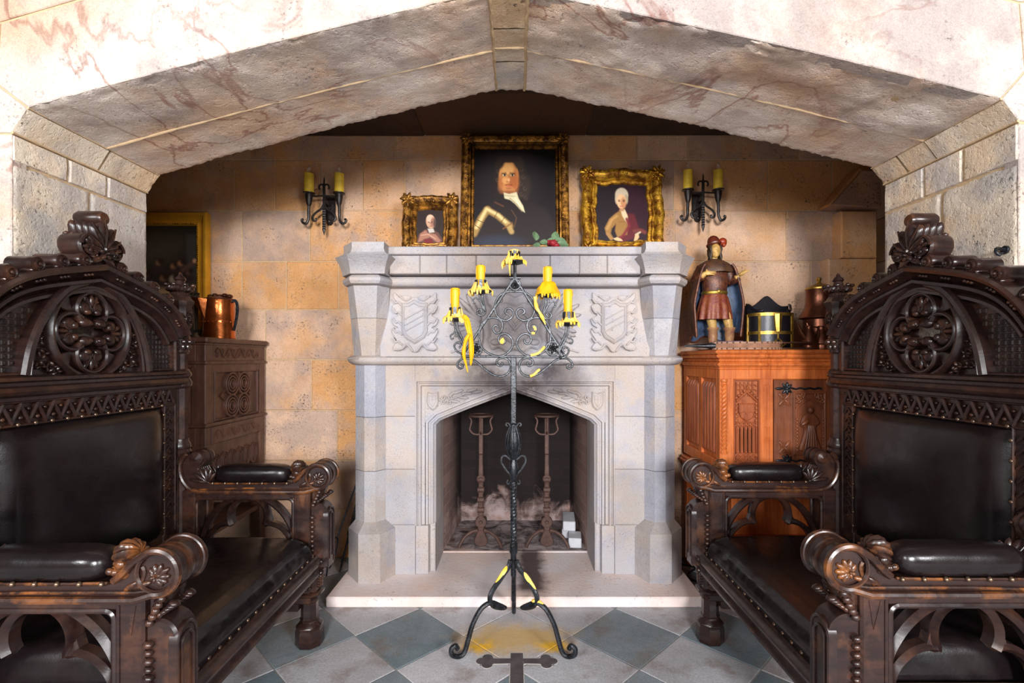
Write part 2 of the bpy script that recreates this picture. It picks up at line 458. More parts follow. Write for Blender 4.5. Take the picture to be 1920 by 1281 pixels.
    M['stud'] = flat_mat('brass_nail', sr(132, 108, 90), .36, .85, .3, 40)
    M['copper'] = flat_mat('hammered_copper', sr(206, 116, 62), .24, .95, .35, 14, .25)
    M['copper_dark'] = flat_mat('brown_copper', sr(126, 78, 58), .34, .85, .5, 14, .25)
    M['pewter'] = flat_mat('dark_pewter', sr(70, 62, 52), .35, .7, .5, 14, .2)
    M['wax'] = flat_mat('yellow_wax', sr(240, 176, 14), .45, 0, .12, 20, .15, sub=.08)
    M['wax_pale'] = flat_mat('pale_dripped_wax', sr(240, 204, 118), .5, 0, .1, 30, .3, col2=sr(246, 186, 40))
    M['wax_dull'] = flat_mat('ochre_candle_wax', sr(248, 208, 66), .55, 0, .3, 20, .3)
    s = NT('gilded_frame'); c = s.mix(s.ramp(s.noise(24, 5, .65), .42, .62), sr(120, 70, 16), sr(222, 168, 52))
    pt = s.n('NewGeometry').outputs['Pointiness']
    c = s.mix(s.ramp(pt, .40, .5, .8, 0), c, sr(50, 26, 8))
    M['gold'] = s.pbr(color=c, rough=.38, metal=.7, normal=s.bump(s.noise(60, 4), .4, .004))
    M['gilt_plain'] = flat_mat('plain_gilt', sr(232, 170, 44), .4, .3, .3, 8, .05)
    s = NT('antique_gilt'); c = s.mix(s.ramp(s.noise(24, 5, .65), .42, .64), sr(84, 50, 18), sr(204, 144, 58))
    pt = s.n('NewGeometry').outputs['Pointiness']
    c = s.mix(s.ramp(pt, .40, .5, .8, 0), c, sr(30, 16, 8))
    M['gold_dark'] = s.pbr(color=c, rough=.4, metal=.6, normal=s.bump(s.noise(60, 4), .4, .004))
    s = NT('oil_paint'); a = s.n('Attribute', attribute_name='paint').outputs['Color']
    v = s.ramp(s.noise(120, 4, .7), .3, .7, .88, 1.12)
    c = s.mix(1.0, a, s.n('CombineColor', {0: v, 1: v, 2: v}).outputs[0], 'MULTIPLY')
    M['paint'] = s.pbr(color=c, rough=.42, spec=.35, normal=s.bump(s.noise(400, 2), .08, .002))
    M['white_brick'] = flat_mat('whitewashed_brick', sr(206, 206, 212), .8, 0, .12, 20, .3)
    M['black'] = flat_mat('black_enamel', sr(34, 30, 38), .35, .2, .4, 20, .15)
    M['plate'] = flat_mat('dark_steel_plate', sr(46, 50, 62), .45, .4, .3, 20)
    M['leaf'] = flat_mat('rose_leaf', sr(106, 134, 96), .55, 0, .4, 40)
    M['rose'] = flat_mat('red_petal', sr(150, 22, 34), .6, 0, .4, 40)
    M['cable'] = flat_mat('black_cable', sr(20, 20, 22), .5)
    M['bellows_leather'] = flat_mat('tan_bellows_leather', sr(176, 130, 104), .55, 0, .35, 30, .3)
    M['bellows_cloth'] = flat_mat('purple_leather', sr(92, 66, 84), .6, 0, .3, 30, .2)
    M['skin_gilt'] = flat_mat('gilded_skin', sr(212, 168, 96), .42, .1, .45, 40, .3)
    M['st_coat'] = flat_mat('painted_brown_coat', sr(108, 60, 36), .38, .2, .55, 40, .35, col2=sr(56, 30, 26))
    M['st_red'] = flat_mat('painted_red_kilt', sr(112, 38, 34), .36, .1, .5, 40, .4, col2=sr(140, 78, 44))
    M['st_blue'] = flat_mat('painted_blue_lining', sr(74, 92, 122), .45, 0, .45, 30, .3)
    M['st_brown'] = flat_mat('painted_cape', sr(58, 38, 32), .5, .1, .5, 30, .35, col2=sr(88, 56, 34))
    M['st_hat'] = flat_mat('painted_red_hat', sr(100, 40, 26), .35, .05, .4, 30, .2)
    M['st_boot'] = flat_mat('painted_boot', sr(140, 92, 76), .42, .1, .5, 36, .3, col2=sr(176, 132, 84))
    M['hair'] = flat_mat('painted_dark_hair', sr(62, 44, 30), .5, .1, .5, 60, .4)
    s = NT('clear_bulb'); M['bulb'] = s.pbr(color=(.95, .93, .9), rough=.05, trans=.9)
make_mats()
MAT['ceil'] = stone_mat('shade_darkened_stone', sr(84, 64, 54), sr(92, 66, 48), sr(66, 54, 48), sr(30, 24, 22), .8, bump=.5)  # niche ceiling stone: the deep shade up there is put into its colour
# =================================================================== SETTING
def rnd_tint(lo=.3, hi=.75): return (random.uniform(lo, hi), random.random(), random.random())
def blocks(mb, rects, gap=.0035, depth=.012, bev=.004, jit=.002):
    """ashlar blocks in the local plane: rects of (u0, u1, v0, v1[, tint])"""
    for r in rects:
        u0, u1, v0, v1 = r[:4]
        mb.tint = r[4] if len(r) > 4 else rnd_tint()
        g = gap
        mb.prism([(u0 + g, v0 + g), (u1 - g, v0 + g), (u1 - g, v1 - g), (u0 + g, v1 - g)], -depth, random.uniform(-jit, jit), bev)
def course(u0, u1, v0, v1, joints):
    js = [u0] + sorted(j for j in joints if u0 < j < u1) + [u1]
    return [(a, b, v0, v1) for a, b in zip(js, js[1:])]

YW = 3.23
def wx(px): return (px - CX) / F * YW
# ---- floor: diagonal slate tiles laid round the vanishing line, p = half diagonal
mb = MB(); p = .2535
def frow(y): return F * EYE / (y - CY)
xa = (666.2 - CX) / F * frow(1192.4); ya = frow(1192.4)          # a tile corner
dark = set()
ox, oy = xa, ya
mb.m = 1; mb.tint = (.5, 0, 0)
mb.add([(-5, -3, -.004), (5, -3, -.004), (5, 4.6, -.004), (-5, 4.6, -.004)], [(0, 1, 2, 3)])
mb.m = 0
for i in range(-22, 23):
    for j in range(-22, 23):
        cx = ox + (i - j) * p; cy = oy + (i + j) * p
        if not (-3.2 < cx < 3.2 and -1.0 < cy < 4.4): continue
        # centre of the tile to the right of the corner
        cx += p
        isd = 1.0 if (i + j) % 2 == 0 else 0.0
        if abs(cy - ya) < .01 and abs(cx) < .1: isd = 0.0
        mb.tint = (random.uniform(.35, .75), isd * random.uniform(.75, 1) + (1 - isd) * random.uniform(0, .22), random.random())
        q = p - .0045
        mb.prism([(cx - q, cy), (cx, cy - q), (cx + q, cy), (cx, cy + q)], -.004, random.uniform(0, .0008), .0012)
floor = struct(mb.build('floor', [MAT['slate'], MAT['mortar_light']]))
# black slate cross let into the floor in front of the hearth (trefoil ends)
mb = MB(T(.0, 2.128, 0))
def trefoil(cx, cy, dx, dy, r=.034):
    a0 = math.degrees(math.atan2(dy, dx)); pts = []
    for k in (-90, 0, 90):
        a = R(a0 + k)
        pts += arc(cx + math.cos(a) * r * .9, cy + math.sin(a) * r * .9, r * .85, a0 + k - 95, a0 + k + 95, 8)
    return pts
hw = .029
out = []
out += [(-hw, -.75), (hw, -.75)][::1]
out += [(hw, -.0)] + [(hw, -hw + .01)]
out += [(.098, -hw + .008)] + trefoil(.126, 0, 1, 0, .029) + [(.098, hw - .008)]
out += [(hw, hw - .008), (hw, .06), (-hw, .06), (-hw, hw - .008)]
out += [(-.098, hw - .008)] + trefoil(-.126, 0, -1, 0, .029) + [(-.098, -hw + .008), (-hw, -hw + .01)]
mb.prism(out, .0005, .0012)
mb.m = 1
m2 = [(x * 1.0, y) for x, y in out]
mb.bar(m2, .004, .0005, .0014, closed=True)
struct(mb.build('cross_inlay', [MAT['inlay'], MAT['mortar_light']], floor))

# ---- back wall of the inglenook, coursed ashlar
zs = [0, .31, .633, .96, 1.29, 1.617, 1.931, 2.262, 2.592, 2.752]
J = {0: [470, 640, 1255, 1420, 1530], 1: [350, 560, 1290, 1470], 2: [420, 632, 1240, 1262, 1500],
     3: [340, 584, 1300, 1480], 4: [400, 497, 662, 1275, 1430], 5: [453, 537, 634, 1262, 1340, 1520],
     6: [390, 453.4, 580.7, 1264, 1330, 1475], 7: [440, 516, 600, 680, 760, 1085, 1264, 1440, 1560],
     8: [330, 468, 560, 741, 900, 1060, 1195, 1290, 1498], 9: [300, 620, 860, 1172, 1390]}
rects = []
TT = {(6, 2): (.36, .35, .97), (6, 3): (.50, .9, .6), (7, 2): (.6, .95, .35), (7, 1): (.55, .95, .6), (5, 3): (.34, .75, .3), (5, 2): (.52, .8, .35), (4, 2): (.56, .45, .9), (3, 2): (.68, .0, .8), (3, 1): (.54, .2, .8), (2, 2): (.62, .05, .8),
      (7, 8): (.6, .85, .2), (6, 5): (.62, .5, .1)}
for k in range(len(zs) - 1):
    row = course(-3.0, 2.30, zs[k], zs[k + 1], [wx(j) for j in J[k]])
    for q, r in enumerate(row):
        if zs[k + 1] < 1.3 and r[0] < .7 and r[1] > -.7:
            if r[0] < -.72: rects.append((r[0], -.7, r[2], r[3], rnd_tint()))
            if r[1] > .72: rects.append((.7, r[1], r[2], r[3], rnd_tint()))
            continue
        rects.append((*r, TT.get((k, q), rnd_tint(.4, .68) if k > 4 else (random.uniform(.45, .7), random.uniform(0, .35) if k < 4 else random.uniform(.1, .6), random.uniform(.55, 1)))))
mb = MB(XZ(YW)); blocks(mb, rects, gap=.0028, depth=.02)
mb.m = 1
for a, b, c, d in ((-3.0, -.7, 0, 2.76), (.7, 2.30, 0, 2.76), (-.7, .7, 1.29, 2.76)):
    mb.prism([(a, c), (b, c), (b, d), (a, d)], -.16, -.0045)
struct(mb.build('wall_back', [MAT['wall'], MAT['mortar']]))
# ---- stones that step forward at the right end of the niche, and the sloping corbel above them
mb = MB(XZ(3.14))
blocks(mb, [(2.053, 2.285, 1.934, 2.236, (.5, .85, .3)), (1.973, 2.285, 1.60, 1.934, (.45, .7, .3)), (2.03, 2.285, 1.27, 1.60, (.45, .5, .4)), (1.973, 2.285, .94, 1.27), (2.03, 2.285, .6, .94), (1.973, 2.285, 0, .6)], depth=.10, bev=.008, gap=.002)
mb.tint = (.5, .4, .9)
mb.prism([(1.972, 2.262), (2.16, 2.482), (2.285, 2.482), (2.285, 2.24), (2.24, 2.245)], -.10, .03, .008)
mb.tint = (.62, .95, .1)
mb.prism([(1.955, 2.268), (2.15, 2.496), (2.165, 2.486), (1.972, 2.262)], -.10, .036, .004)
struct(mb.build('trim_1', [MAT['wall']]))
mb = MB(); mb.tint = (.45, .5, .5)
for k in range(8):
    blocks(mb.at(FR((2.9, 2.2, 0), (0, 1, 0), (0, 0, 1), (-1, 0, 0))), course(0, 2.4, k * .345, k * .345 + .345, [.5 + .3 * (k % 2), 1.2 + .2 * (k % 2)]), depth=.03)
mb.at(Matrix()).m = 1; mb.box(2.92, 3.0, 2.2, 4.6, 0, 2.76); mb.box(2.2, 3.0, 4.6, 4.7, 0, 2.76)
struct(mb.build('wall_right', [MAT['wall'], MAT['mortar']]))
mb = MB()
for k in range(8):
    blocks(mb.at(FR((-2.98, 2.2, 0), (0, 1, 0), (0, 0, 1), (1, 0, 0))), course(0, 1.05, k * .345, k * .345 + .345, [.5 + .3 * (k % 2)]), depth=.03)
mb.at(Matrix()).m = 1; mb.box(-3.1, -3.0, 2.2, 3.3, 0, 2.76)
struct(mb.build('wall_left', [MAT['wall'], MAT['mortar']]))
# ---- stone ceiling slabs of the niche
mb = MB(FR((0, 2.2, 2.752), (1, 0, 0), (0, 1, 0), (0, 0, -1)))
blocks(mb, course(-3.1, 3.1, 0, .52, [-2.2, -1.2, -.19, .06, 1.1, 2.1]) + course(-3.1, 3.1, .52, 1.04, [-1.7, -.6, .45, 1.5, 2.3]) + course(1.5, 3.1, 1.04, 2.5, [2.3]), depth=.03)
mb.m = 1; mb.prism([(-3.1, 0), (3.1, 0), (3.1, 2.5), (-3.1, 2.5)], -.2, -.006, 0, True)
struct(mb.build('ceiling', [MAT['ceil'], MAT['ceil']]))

# ---- the great stone arch in front of the niche
Y0, YM, Y1 = 1.62, 1.93, 2.215
AL = [(-1.648, 2.036), (-1.597, 2.116), (-.09, 2.497)]
AR = [(.036, 2.497), (1.583, 2.146), (1.638, 2.074)]
def sag(a, b, t):       # almost straight, very slightly hollow stone
    return Vector((lerp(a[0], b[0], t), lerp(a[1], b[1], t) + .012 * math.sin(PI * t) * (1 if abs(b[0] - a[0]) > .5 else 0)))
def soffit(mb, a, b, y0, y1, nu, nv, seed, rough=.006, front=False, backe=False, ins=.003):
    d = Vector((b[0] - a[0], b[1] - a[1])); L = d.length; d.normalize(); nrm = Vector((-d.y, d.x))
    if nrm.y < 0: nrm = -nrm
    lo, hi = ins / L, 1 - ins / L
    def f(u, v):
        t = lerp(lo, hi, u); q = sag(a, b, t); y = lerp(y0 + (0 if front else ins), y1 - (0 if backe else ins), v)
        r = noise.fractal(Vector((q.x * 5, y * 5, seed)), 1.0, 2.0, 5) * rough
        if front and v == 0:
            y += abs(noise.noise(Vector((q.x * 16, seed, 3)))) * .012; r += abs(noise.noise(Vector((q.x * 26, 9, seed)))) * .012
        if backe and v == 1: r += abs(noise.noise(Vector((q.x * 22, 5, seed)))) * .016 + abs(noise.noise(Vector((q.x * 60, 5, seed)))) * .006
        if front and 0 < v < .16: r += max(0, noise.noise(Vector((q.x * 9, y * 30, seed))) - .25) * .03
        edge = min(u, 1 - u)
        q = q + nrm * r
        return (q.x, y, q.y)
    mb.grid(f, nu, nv)
    return mb
wf = MB(); wf.tint = (.75, .35, .35)
MO = MB(); MO.tint = (.5, .5, .5)   # raised pointing between the big soffit stones
# flat front face of the arch wall, cut into its big stones
def face(mb, poly, tint, w=0.0):
    mb.tint = tint; mb.prism(poly, -.05, w, .003)
wf.at(XZ(Y0))
inl = [sag(AL[1], AL[2], t / 40) for t in range(41)]
inr = [sag(AR[0], AR[1], t / 40) for t in range(41)]
jag = lambda pts, k: [(q.x, q.y + abs(noise.noise(Vector((q.x * 26, 9, k)))) * .012 + .002) for q in pts]
face(wf, jag(inl, 1.0) + [(-.1, 2.86), (-1.684, 2.395), (-1.70, 2.20)], (.30, .4, .45))
face(wf, jag(inr, 3.0) + [(1.66, 2.24), (1.64, 2.46), (.045, 2.86)], (.28, .1, 1.0))
face(wf, [(-.087, 2.499), (.033, 2.499), (.042, 2.86), (-.097, 2.86)], (.28, .5, .3))
face(wf, [(-1.69, 2.402), (-.1, 2.868), (-.1, 3.4), (-3.5, 3.4), (-3.5, 2.402)], (.28, .3, .6))
face(wf, [(-.096, 2.868), (.04, 2.868), (.04, 3.4), (-.096, 3.4)], (.28, .3, .6))
face(wf, [(1.646, 2.468), (3.5, 2.468), (3.5, 3.4), (.045, 3.4), (.045, 2.868)], (.28, .3, .5))
face(wf, [(-1.704, 2.196), (-1.690, 2.396), (-3.5, 2.396), (-3.5, 2.04), (-1.652, 2.038), (-1.602, 2.118)], (.3, .4, .5))
face(wf, [(1.664, 2.236), (1.587, 2.149), (1.642, 2.077), (3.5, 2.07), (3.5, 2.462), (1.646, 2.462)], (.28, .2, .6))
for k, (c, d) in enumerate(((0, .5), (.5, 1.05), (1.05, 1.55), (1.55, 2.036))):
    face(wf, [(-1.651, c), (-1.651, d - .004), (-3.5, d - .004), (-3.5, c)], (.3, .2 + .1 * k, .6))
    c2 = c + (.034 if c > 0 else 0); face(wf, [(1.641, c2), (1.641, d + .030), (3.5, d + .030), (3.5, c2)], (.3, .2 + .1 * k, .6))
# mortar core behind the stones
wf.m = 1; wf.at(Matrix())
core = [(-1.656, 0), (-1.656, 2.034), (-1.604, 2.124)] + [(q.x, q.y + .008) for q in (inl + inr)] + [(1.590, 2.154), (1.645, 2.074), (1.645, 0), (3.5, 0), (3.5, 3.4), (-3.5, 3.4), (-3.5, 0)]
wf.at(FR((0, Y1, 0), (1, 0, 0), (0, 0, 1), (0, -1, 0))); wf.prism(core, .004, Y1 - Y0 - .006)
wf.m = 2; wf.tint = (.4, .5, .4); wf.prism(core, 0.0, .0035, 0, True)
arch = struct(wf.build('wall_front', [MAT['arch'], MAT['mortar'], MAT['pier']]))
mb = MB()
for k, (a, b) in enumerate(((AL[1], AL[2]), (AR[0], AR[1]))):
    mb.tint = (.78 - .04 * k, .5, .60)
    soffit(mb, a, b, Y0, YM, 150, 24, 1.0 + 2 * k, .011 if k else .006, True, False)
    mb.tint = (.95, .5, .3 + .1 * k)
    soffit(mb, a, b, YM, Y1, 150, 22, 1.0 + 2 * k, .005, False, True)
struct(mb.build('arch_soffit', [MAT['arch']], arch))
mb = MB(); rj = random.Random(5)
def joint(pts, r=.0042):
    mb.tube(pts, [r * rj.uniform(.7, 1.25) for _ in pts], 6)
for a, b in ((AL[1], AL[2]), (AR[0], AR[1])):
    joint([(q.x, YM + .003 * noise.noise(Vector((q.x * 7, 1, 1))), q.y + .001) for q in (sag(a, b, t / 60) for t in range(61))])
for c in (AL[2], AR[0]):
    joint([(c[0] + .006 * noise.noise(Vector((y * 30, 4, c[0]))), y, c[1] + .002) for y in np.linspace(Y0, Y1, 40)], .0065)
for c in (AL[1], AR[1], AL[0], AR[2]):
    joint([(c[0], y, c[1] + .002) for y in np.linspace(Y0, Y1, 30)], .004)
joint([(lerp(AL[2][0], AR[0][0], t / 8), 1.915, 2.4985) for t in range(9)], .004)
struct(mb.build('pointing', [MAT['mortar']], arch))
mb = MB(); kd = [Y0, 1.80, 1.915, 2.0, Y1]
for k in range(4):
    mb.tint = (.66 + .06 * (k % 2), .8 - .2 * k, .2 + .2 * k)
    soffit(mb, AL[2], AR[0], kd[k], kd[k + 1], 14, 16, 7.0 + k, .006, k == 0, k == 3)
struct(mb.build('keystone', [MAT['pier']], arch))
mb = MB()
for sd, A in ((0, (AL[0], AL[1])), (1, (AR[1], AR[2]))):
    js = [Y0, YM + .02, Y1] if sd == 0 else [Y0, 1.93, 2.07, Y1]
    for k in range(len(js) - 1):
        mb.tint = (.72, .55 + .1 * k, .35)
        soffit(mb, A[0], A[1], js[k], js[k + 1], 10, 22, 11.0 + k + 4 * sd, .005, k == 0, k == len(js) - 2)
struct(mb.build('springer_stone', [MAT['pier']], arch))
mb = MB()
for sd in (0, 1):
    X = -1.648 if sd == 0 else 1.638
    tz = 2.036 if sd == 0 else 2.074
    fr = FR((X, 0, 0), (0, 1, 0), (0, 0, 1), (1 if sd == 0 else -1, 0, 0))
    mb.at(fr)
    rr = course(Y0, Y1, 1.945, tz, [1.8246, 1.998]) + course(Y0, Y1, 1.52, 1.945, [1.918]) + course(Y0, Y1, 1.08, 1.52, [1.80]) + course(Y0, Y1, .62, 1.08, [1.98]) + course(Y0, Y1, 0, .62, [1.82])
    for r in rr:
        mb.tint = (random.uniform(.66, .88), random.uniform(.2, .8), random.uniform(.4, .8))
        g = .0035
        u0, u1, v0, v1 = r[0] + (g if r[0] > Y0 else -.0), r[1] - (g if r[1] < Y1 else 0), r[2] + g, r[3] - g
        sd0 = random.random() * 9
        def f(u, v, a=u0, b=u1, c=v0, d=v1):
            y, z = lerp(a, b, u), lerp(c, d, v)
            w = noise.fractal(Vector((y * 9, z * 9, sd0)), 1.0, 2.0, 4) * .003
            if u in (0, 1) or v in (0, 1): w -= .006 + abs(noise.noise(Vector((y * 40, z * 40, sd0)))) * .008
            return (y, z, w)
        mb.grid(f, 26, 30)
struct(mb.build('pier_block', [MAT['pier']], arch))

# =================================================================== FIREPLACE
FXc = -.01
fire = thing('fireplace', 'pale carved limestone chimneypiece with pointed fire opening and heraldic frieze', 'fireplace', (FXc, 0, 0))
LM = MAT['lime']; SL = MAT['soot_lime']
# hearth
mb = MB(); mb.tint = (.62, .5, .5)
mb.box(-.985, .985, 2.58, 3.225, .001, .056, .006)
mb.box(-.5, .5, 3.18, 3.2, .02, .0605)
mb.build('hearth_slab', MAT['hearth'], fire)
def col_poly(xl, xcl, xcr, xr, ym, yf, z, ymr=None):
    return [(xl, 3.215, z), (xl, ym, z), (xcl, yf, z), (xcr, yf, z), (xr, ymr or ym, z), (xr, 3.215, z)]
def mirr(rings): return [[(-x, y, z) for x, y, z in r][::-1] for r in rings]
for sgn in (1, -1):
    def L(mb, rings):
        mb.loft(rings if sgn == 1 else mirr(rings)); return mb
    colm = bpy.data.objects.new('column', None); COL.objects.link(colm); colm.parent = fire
    L(MB(), []) if False else None
    mb = MB(); mb.tint = (.6, .5, .45)
    L(mb, [col_poly(-.957, -.865, -.745, -.69, 2.85, 2.737, .054), col_poly(-.957, -.865, -.745, -.69, 2.85, 2.737, .327), col_poly(-.918, -.853, -.79, -.745, 2.852, 2.80, .374)])
    mb.build('column_base', LM, colm, 25)
    mb = MB()
    for a, b, tn in ((.374, .66, .62), (.663, .965, .58), (.968, 1.268, .66)):
        mb.tint = (tn, random.random(), random.random())
        L(mb, [col_poly(-.917, -.85, -.788, -.745, 2.852, 2.798, a), col_poly(-.917, -.85, -.788, -.745, 2.852, 2.798, b)])
    mb.build('column_shaft', LM, colm, 25)
    mb = MB()
    for z0, z1, tn, t0, t1 in ((1.312, 1.52, .72, 0, .54), (1.522, 1.698, .64, .54, 1)):
        mb.tint = (tn, random.random(), random.random())
        q = lambda t, z: col_poly(lerp(-.925, -.935, t), lerp(-.86, -.87, t), lerp(-.785, -.742, t), lerp(-.735, -.702, t), lerp(2.85, 2.77, t), lerp(2.785, 2.672, t), z)
        L(mb, [q(t0, z0), q(t1, z1)])
    mb.build('tapered_pilaster', LM, colm, 25)
    mb = MB(); mb.tint = (.56, .6, .4)
    def cp(e, z, yf=2.66): return col_poly(-.925 - e, -.865 - e * .5, -.742 + e, -.695 + e, 2.77 - e, yf - e, z)
    L(mb, [cp(0, 1.694), cp(.018, 1.70), cp(.028, 1.715), cp(.028, 1.73), cp(.016, 1.744), cp(.004, 1.75)])
    def cq(z, t, e=0.0): return [(lerp(-.945, -.962, t) + e, 3.215, z), (lerp(-.945, -.962, t) + e, lerp(2.72, 2.65, t) + e, z), (lerp(-.872, -.861, t) + e * .4, lerp(2.625, 2.54, t) + e, z), (lerp(-.69, -.645, t) - e, lerp(2.625, 2.54, t) + e, z), (lerp(-.69, -.645, t) - e, 2.7, z), (lerp(-.69, -.645, t) - e, 3.215, z)]
    L(mb, [cq(1.749, 0), cq(1.77, .1), cq(1.80, .4), cq(1.836, 1), cq(1.838, 1, .012), cq(1.852, 1, .028), cq(1.872, 1, .036), cq(1.905, 1, .034)])
    mb.build('capital', LM, colm, 25)
# mantel shelf between the capitals
mb = MB()
mb.tint = (.56, .55, .4); mb.box(-.68, .68, 2.655, 3.22, 1.857, 1.8995, .005)
js = [-.68, -.515, -.37, -.21, -.02, .19, .35, .50, .68]
for a, b in zip(js, js[1:]):
    mb.tint = (random.uniform(.5, .66), random.random(), random.random())
    mb.at(XZ(2.70)); mb.prism([(a + .001, 1.757), (b - .001, 1.757), (b - .001, 1.858), (a + .001, 1.858)], -.3, random.uniform(.018, .022), .005)
mb.at(Matrix()); mb.tint = (.54, .5, .4)
mb.build('mantel_shelf', SL, fire)
mb = MB(FR((0, 0, 0), (0, -1, 0), (0, 0, 1), (1, 0, 0))); mb.tint = (.56, .5, .5)
mb.prism([(-2.83, 1.692), (-2.80, 1.692)] + arc(-2.755, 1.725, .030, -90, 90, 10, .028) + [(-2.80, 1.757), (-2.83, 1.757)], -.715, .715)
mb.build('roll_moulding', SL, fire)
mb = MB(); mb.tint = (.62, .5, .5)
mb.box(-.76, .76, 2.80, 3.21, 1.31, 1.694)
frieze = mb.build('frieze_panel', SL, fire)
# string course that follows the columns
def strpath(e): return [(-.927 - e, 3.2), (-.927 - e, 2.852 - e * .4), (-.853 - e * .4, 2.788 - e), (-.786 + e * .4, 2.788 - e), (-.735 + e * .5, 2.835 - e)]
prof = [(0, 1.262), (.010, 1.266), (.024, 1.276), (.032, 1.288), (.032, 1.302), (.022, 1.310), (.0, 1.316)]
rings = []
for e, z in prof:
    h = strpath(e); rings.append([(x, y, z) for x, y in h] + [(-x, y, z) for x, y in h[::-1]])
mb = MB(); mb.tint = (.66, .5, .4)
mb.loft(rings); mb.build('string_course', SL, fire, 40)

# wall face round the opening
YP = 2.855
OW = .462; SPR = .945; APX = 1.100
def archpts(off, zb, n=14):
    """the pointed fire opening, grown outwards by off"""
    w = OW + off; sp = SPR + off * .35; ap = APX + off * 1.15
    h = [(-w, zb), (-w, sp - .03)]
    for i in range(1, n + 1):
        t = i / n
        x = lerp(-w + .015, 0, t); z = lerp(sp + .004, ap, t) + .006 * math.sin(PI * t)
        h.append((x, z))
    return h + [(-x, z) for x, z in h[-2::-1]]
mb = MB(XZ(YP))
for sg in (-1, 1):
    for a, b, tn in ((.055, .34, .64), (.342, .66, .60), (.662, .965, .66), (.967, 1.262, .62)):
        mb.tint = (tn + random.uniform(-.05, .05), random.random(), random.random())
        x0, x1 = sorted((sg * .76, sg * .575)); mb.prism([(x0, a), (x1, a), (x1, b), (x0, b)], -.3, 0, .0015)
    mb.tint = (.68, .4, .5)
    x0, x1 = sorted((sg * .574, sg * .50)); mb.prism([(x0, .055), (x1, .055), (x1, .335), (x0, .335)], -.3, -.004, .003)
    x0, x1 = sorted((sg * .499, sg * (OW + .002))); mb.prism([(x0, .055), (x1, .055), (x1, .34), (x0, .34)], -.044, -.03, .008)
mb.tint = (.58, .5, .4); mb.prism([(-.5745, 1.172), (.5745, 1.172), (.5745, 1.262), (-.5745, 1.262)], -.3, 0, .001)
mb.build('chimney_face', SL, fire)
mb = MB(XZ(YP)); mb.tint = (.64, .4, .5)
# rectangular label moulding, three ridges
rp = [(-.575, .337), (-.575, 1.174), (.575, 1.174), (.575, .337)]
mb.mould(rp, [(0, -.2), (0, .002), (-.008, .004), (-.012, -.010), (-.018, -.012), (-.022, .0), (-.030, .0), (-.036, -.016), (-.044, -.020), (-.052, -.020), (-.056, -.2)])
# pointed inner moulding
ap = archpts(.052, .337)
mb.mould(ap, [(.004, -.2), (.004, -.016), (-.004, -.012), (-.010, -.012), (-.014, -.026), (-.022, -.030), (-.028, -.022), (-.036, -.024), (-.044, -.044), (-.052, -.052), (-.056, -.2)])
mb.build('opening_moulding', SL, fire, 30)
# spandrels
for sg in (-1, 1):
    h = [q for q in archpts(.05, .337) if q[0] <= 0.0]
    poly = [(-.527, .337)] + h[0:] + [(0, 1.128), (-.527, 1.128)]
    poly = [(-.527, SPR - .02)] + [q for q in h if q[1] >= SPR - .02] + [(0, 1.131), (-.527, 1.131)]
    if sg == 1: poly = [(-x, z) for x, z in poly][::-1]
    mb = MB(XZ(YP)); mb.tint = (.6, .4, .6); mb.prism(poly, -.2, -.024)
    sp = mb.build('spandrel', SL, fire)
    mb = MB(XZ(YP)); mb.tint = (.64, .4, .5); X = lambda pts: [(sg * -1 * abs(x) if False else (x if sg == -1 else -x), z) for x, z in pts]
    sh = [(-.505, 1.105), (-.478, 1.095), (-.447, 1.108), (-.443, 1.05), (-.452, 1.02), (-.475, .998), (-.500, 1.02), (-.510, 1.05)]
    mb.prism(X(sh), -.03, -.004, .006)
    mb.prism(X([(-.497, 1.09), (-.478, 1.083), (-.456, 1.09), (-.456, 1.05), (-.475, 1.015), (-.497, 1.045)]), -.03, .001, .004)
    mb.bar(X([(-.476, 1.08), (-.476, 1.03)]), .004, -.004, .003); mb.bar(X([(-.49, 1.062), (-.464, 1.062)]), .004, -.004, .003)
    mb.bar(X(smooth([(-.44, 1.06), (-.40, 1.055), (-.34, 1.075), (-.27, 1.10)], 6)), .010, -.03, -.008)
    for k in range(4):
        mb.bar(X(spiral(-.415 + .035 * (k % 2), 1.045 + .03 * (k // 2), .014, .004, 90 * k, 1.2, 12)), .007, -.03, -.008)
    for k, (lx, lz, an) in enumerate(((-.37, 1.09, 40), (-.33, 1.105, 20), (-.28, 1.095, 0), (-.25, 1.115, 15), (-.35, 1.05, -10), (-.30, 1.072, -5), (-.22, 1.105, 10))):
        mb.ell((lx if sg == -1 else -lx, lz, -.022), (.034, .010, .012), 10, 6, RZ(R(an if sg == -1 else 180 - an)))
    mb.build('spandrel_carving', SL, sp)
# reveal of the opening and the brick firebox
mb = MB(); mb.tint = (.5, .5, .5)
ap = archpts(0, .056)
mb.loft([[(x, 2.90, z) for x, z in ap], [(x, 3.19, z) for x, z in ap]], False, False)
mb.build('opening_reveal', SL, fire, 40)
mb = MB()
fl, bk = .468, .415
mb.add([(-fl, 3.17, 0), (-bk, 3.8, 0), (-bk, 3.8, 1.5), (-fl, 3.17, 1.5)], [(0, 1, 2, 3)])
mb.add([(fl, 3.17, 0), (bk, 3.8, 0), (bk, 3.8, 1.5), (fl, 3.17, 1.5)], [(0, 3, 2, 1)])
mb.add([(-bk, 3.8, 0), (bk, 3.8, 0), (bk, 3.8, 1.5), (-bk, 3.8, 1.5)], [(0, 1, 2, 3)])
mb.add([(-fl, 3.17, 1.5), (fl, 3.17, 1.5), (bk, 3.8, 1.5), (-bk, 3.8, 1.5)], [(0, 1, 2, 3)])
mb.add([(-fl - .1, 3.19, 1.1), (fl + .1, 3.19, 1.1), (fl + .1, 3.19, 1.5), (-fl - .1, 3.19, 1.5)], [(0, 1, 2, 3)])
mb.build('firebox', MAT['brick'], fire)
mb = MB()
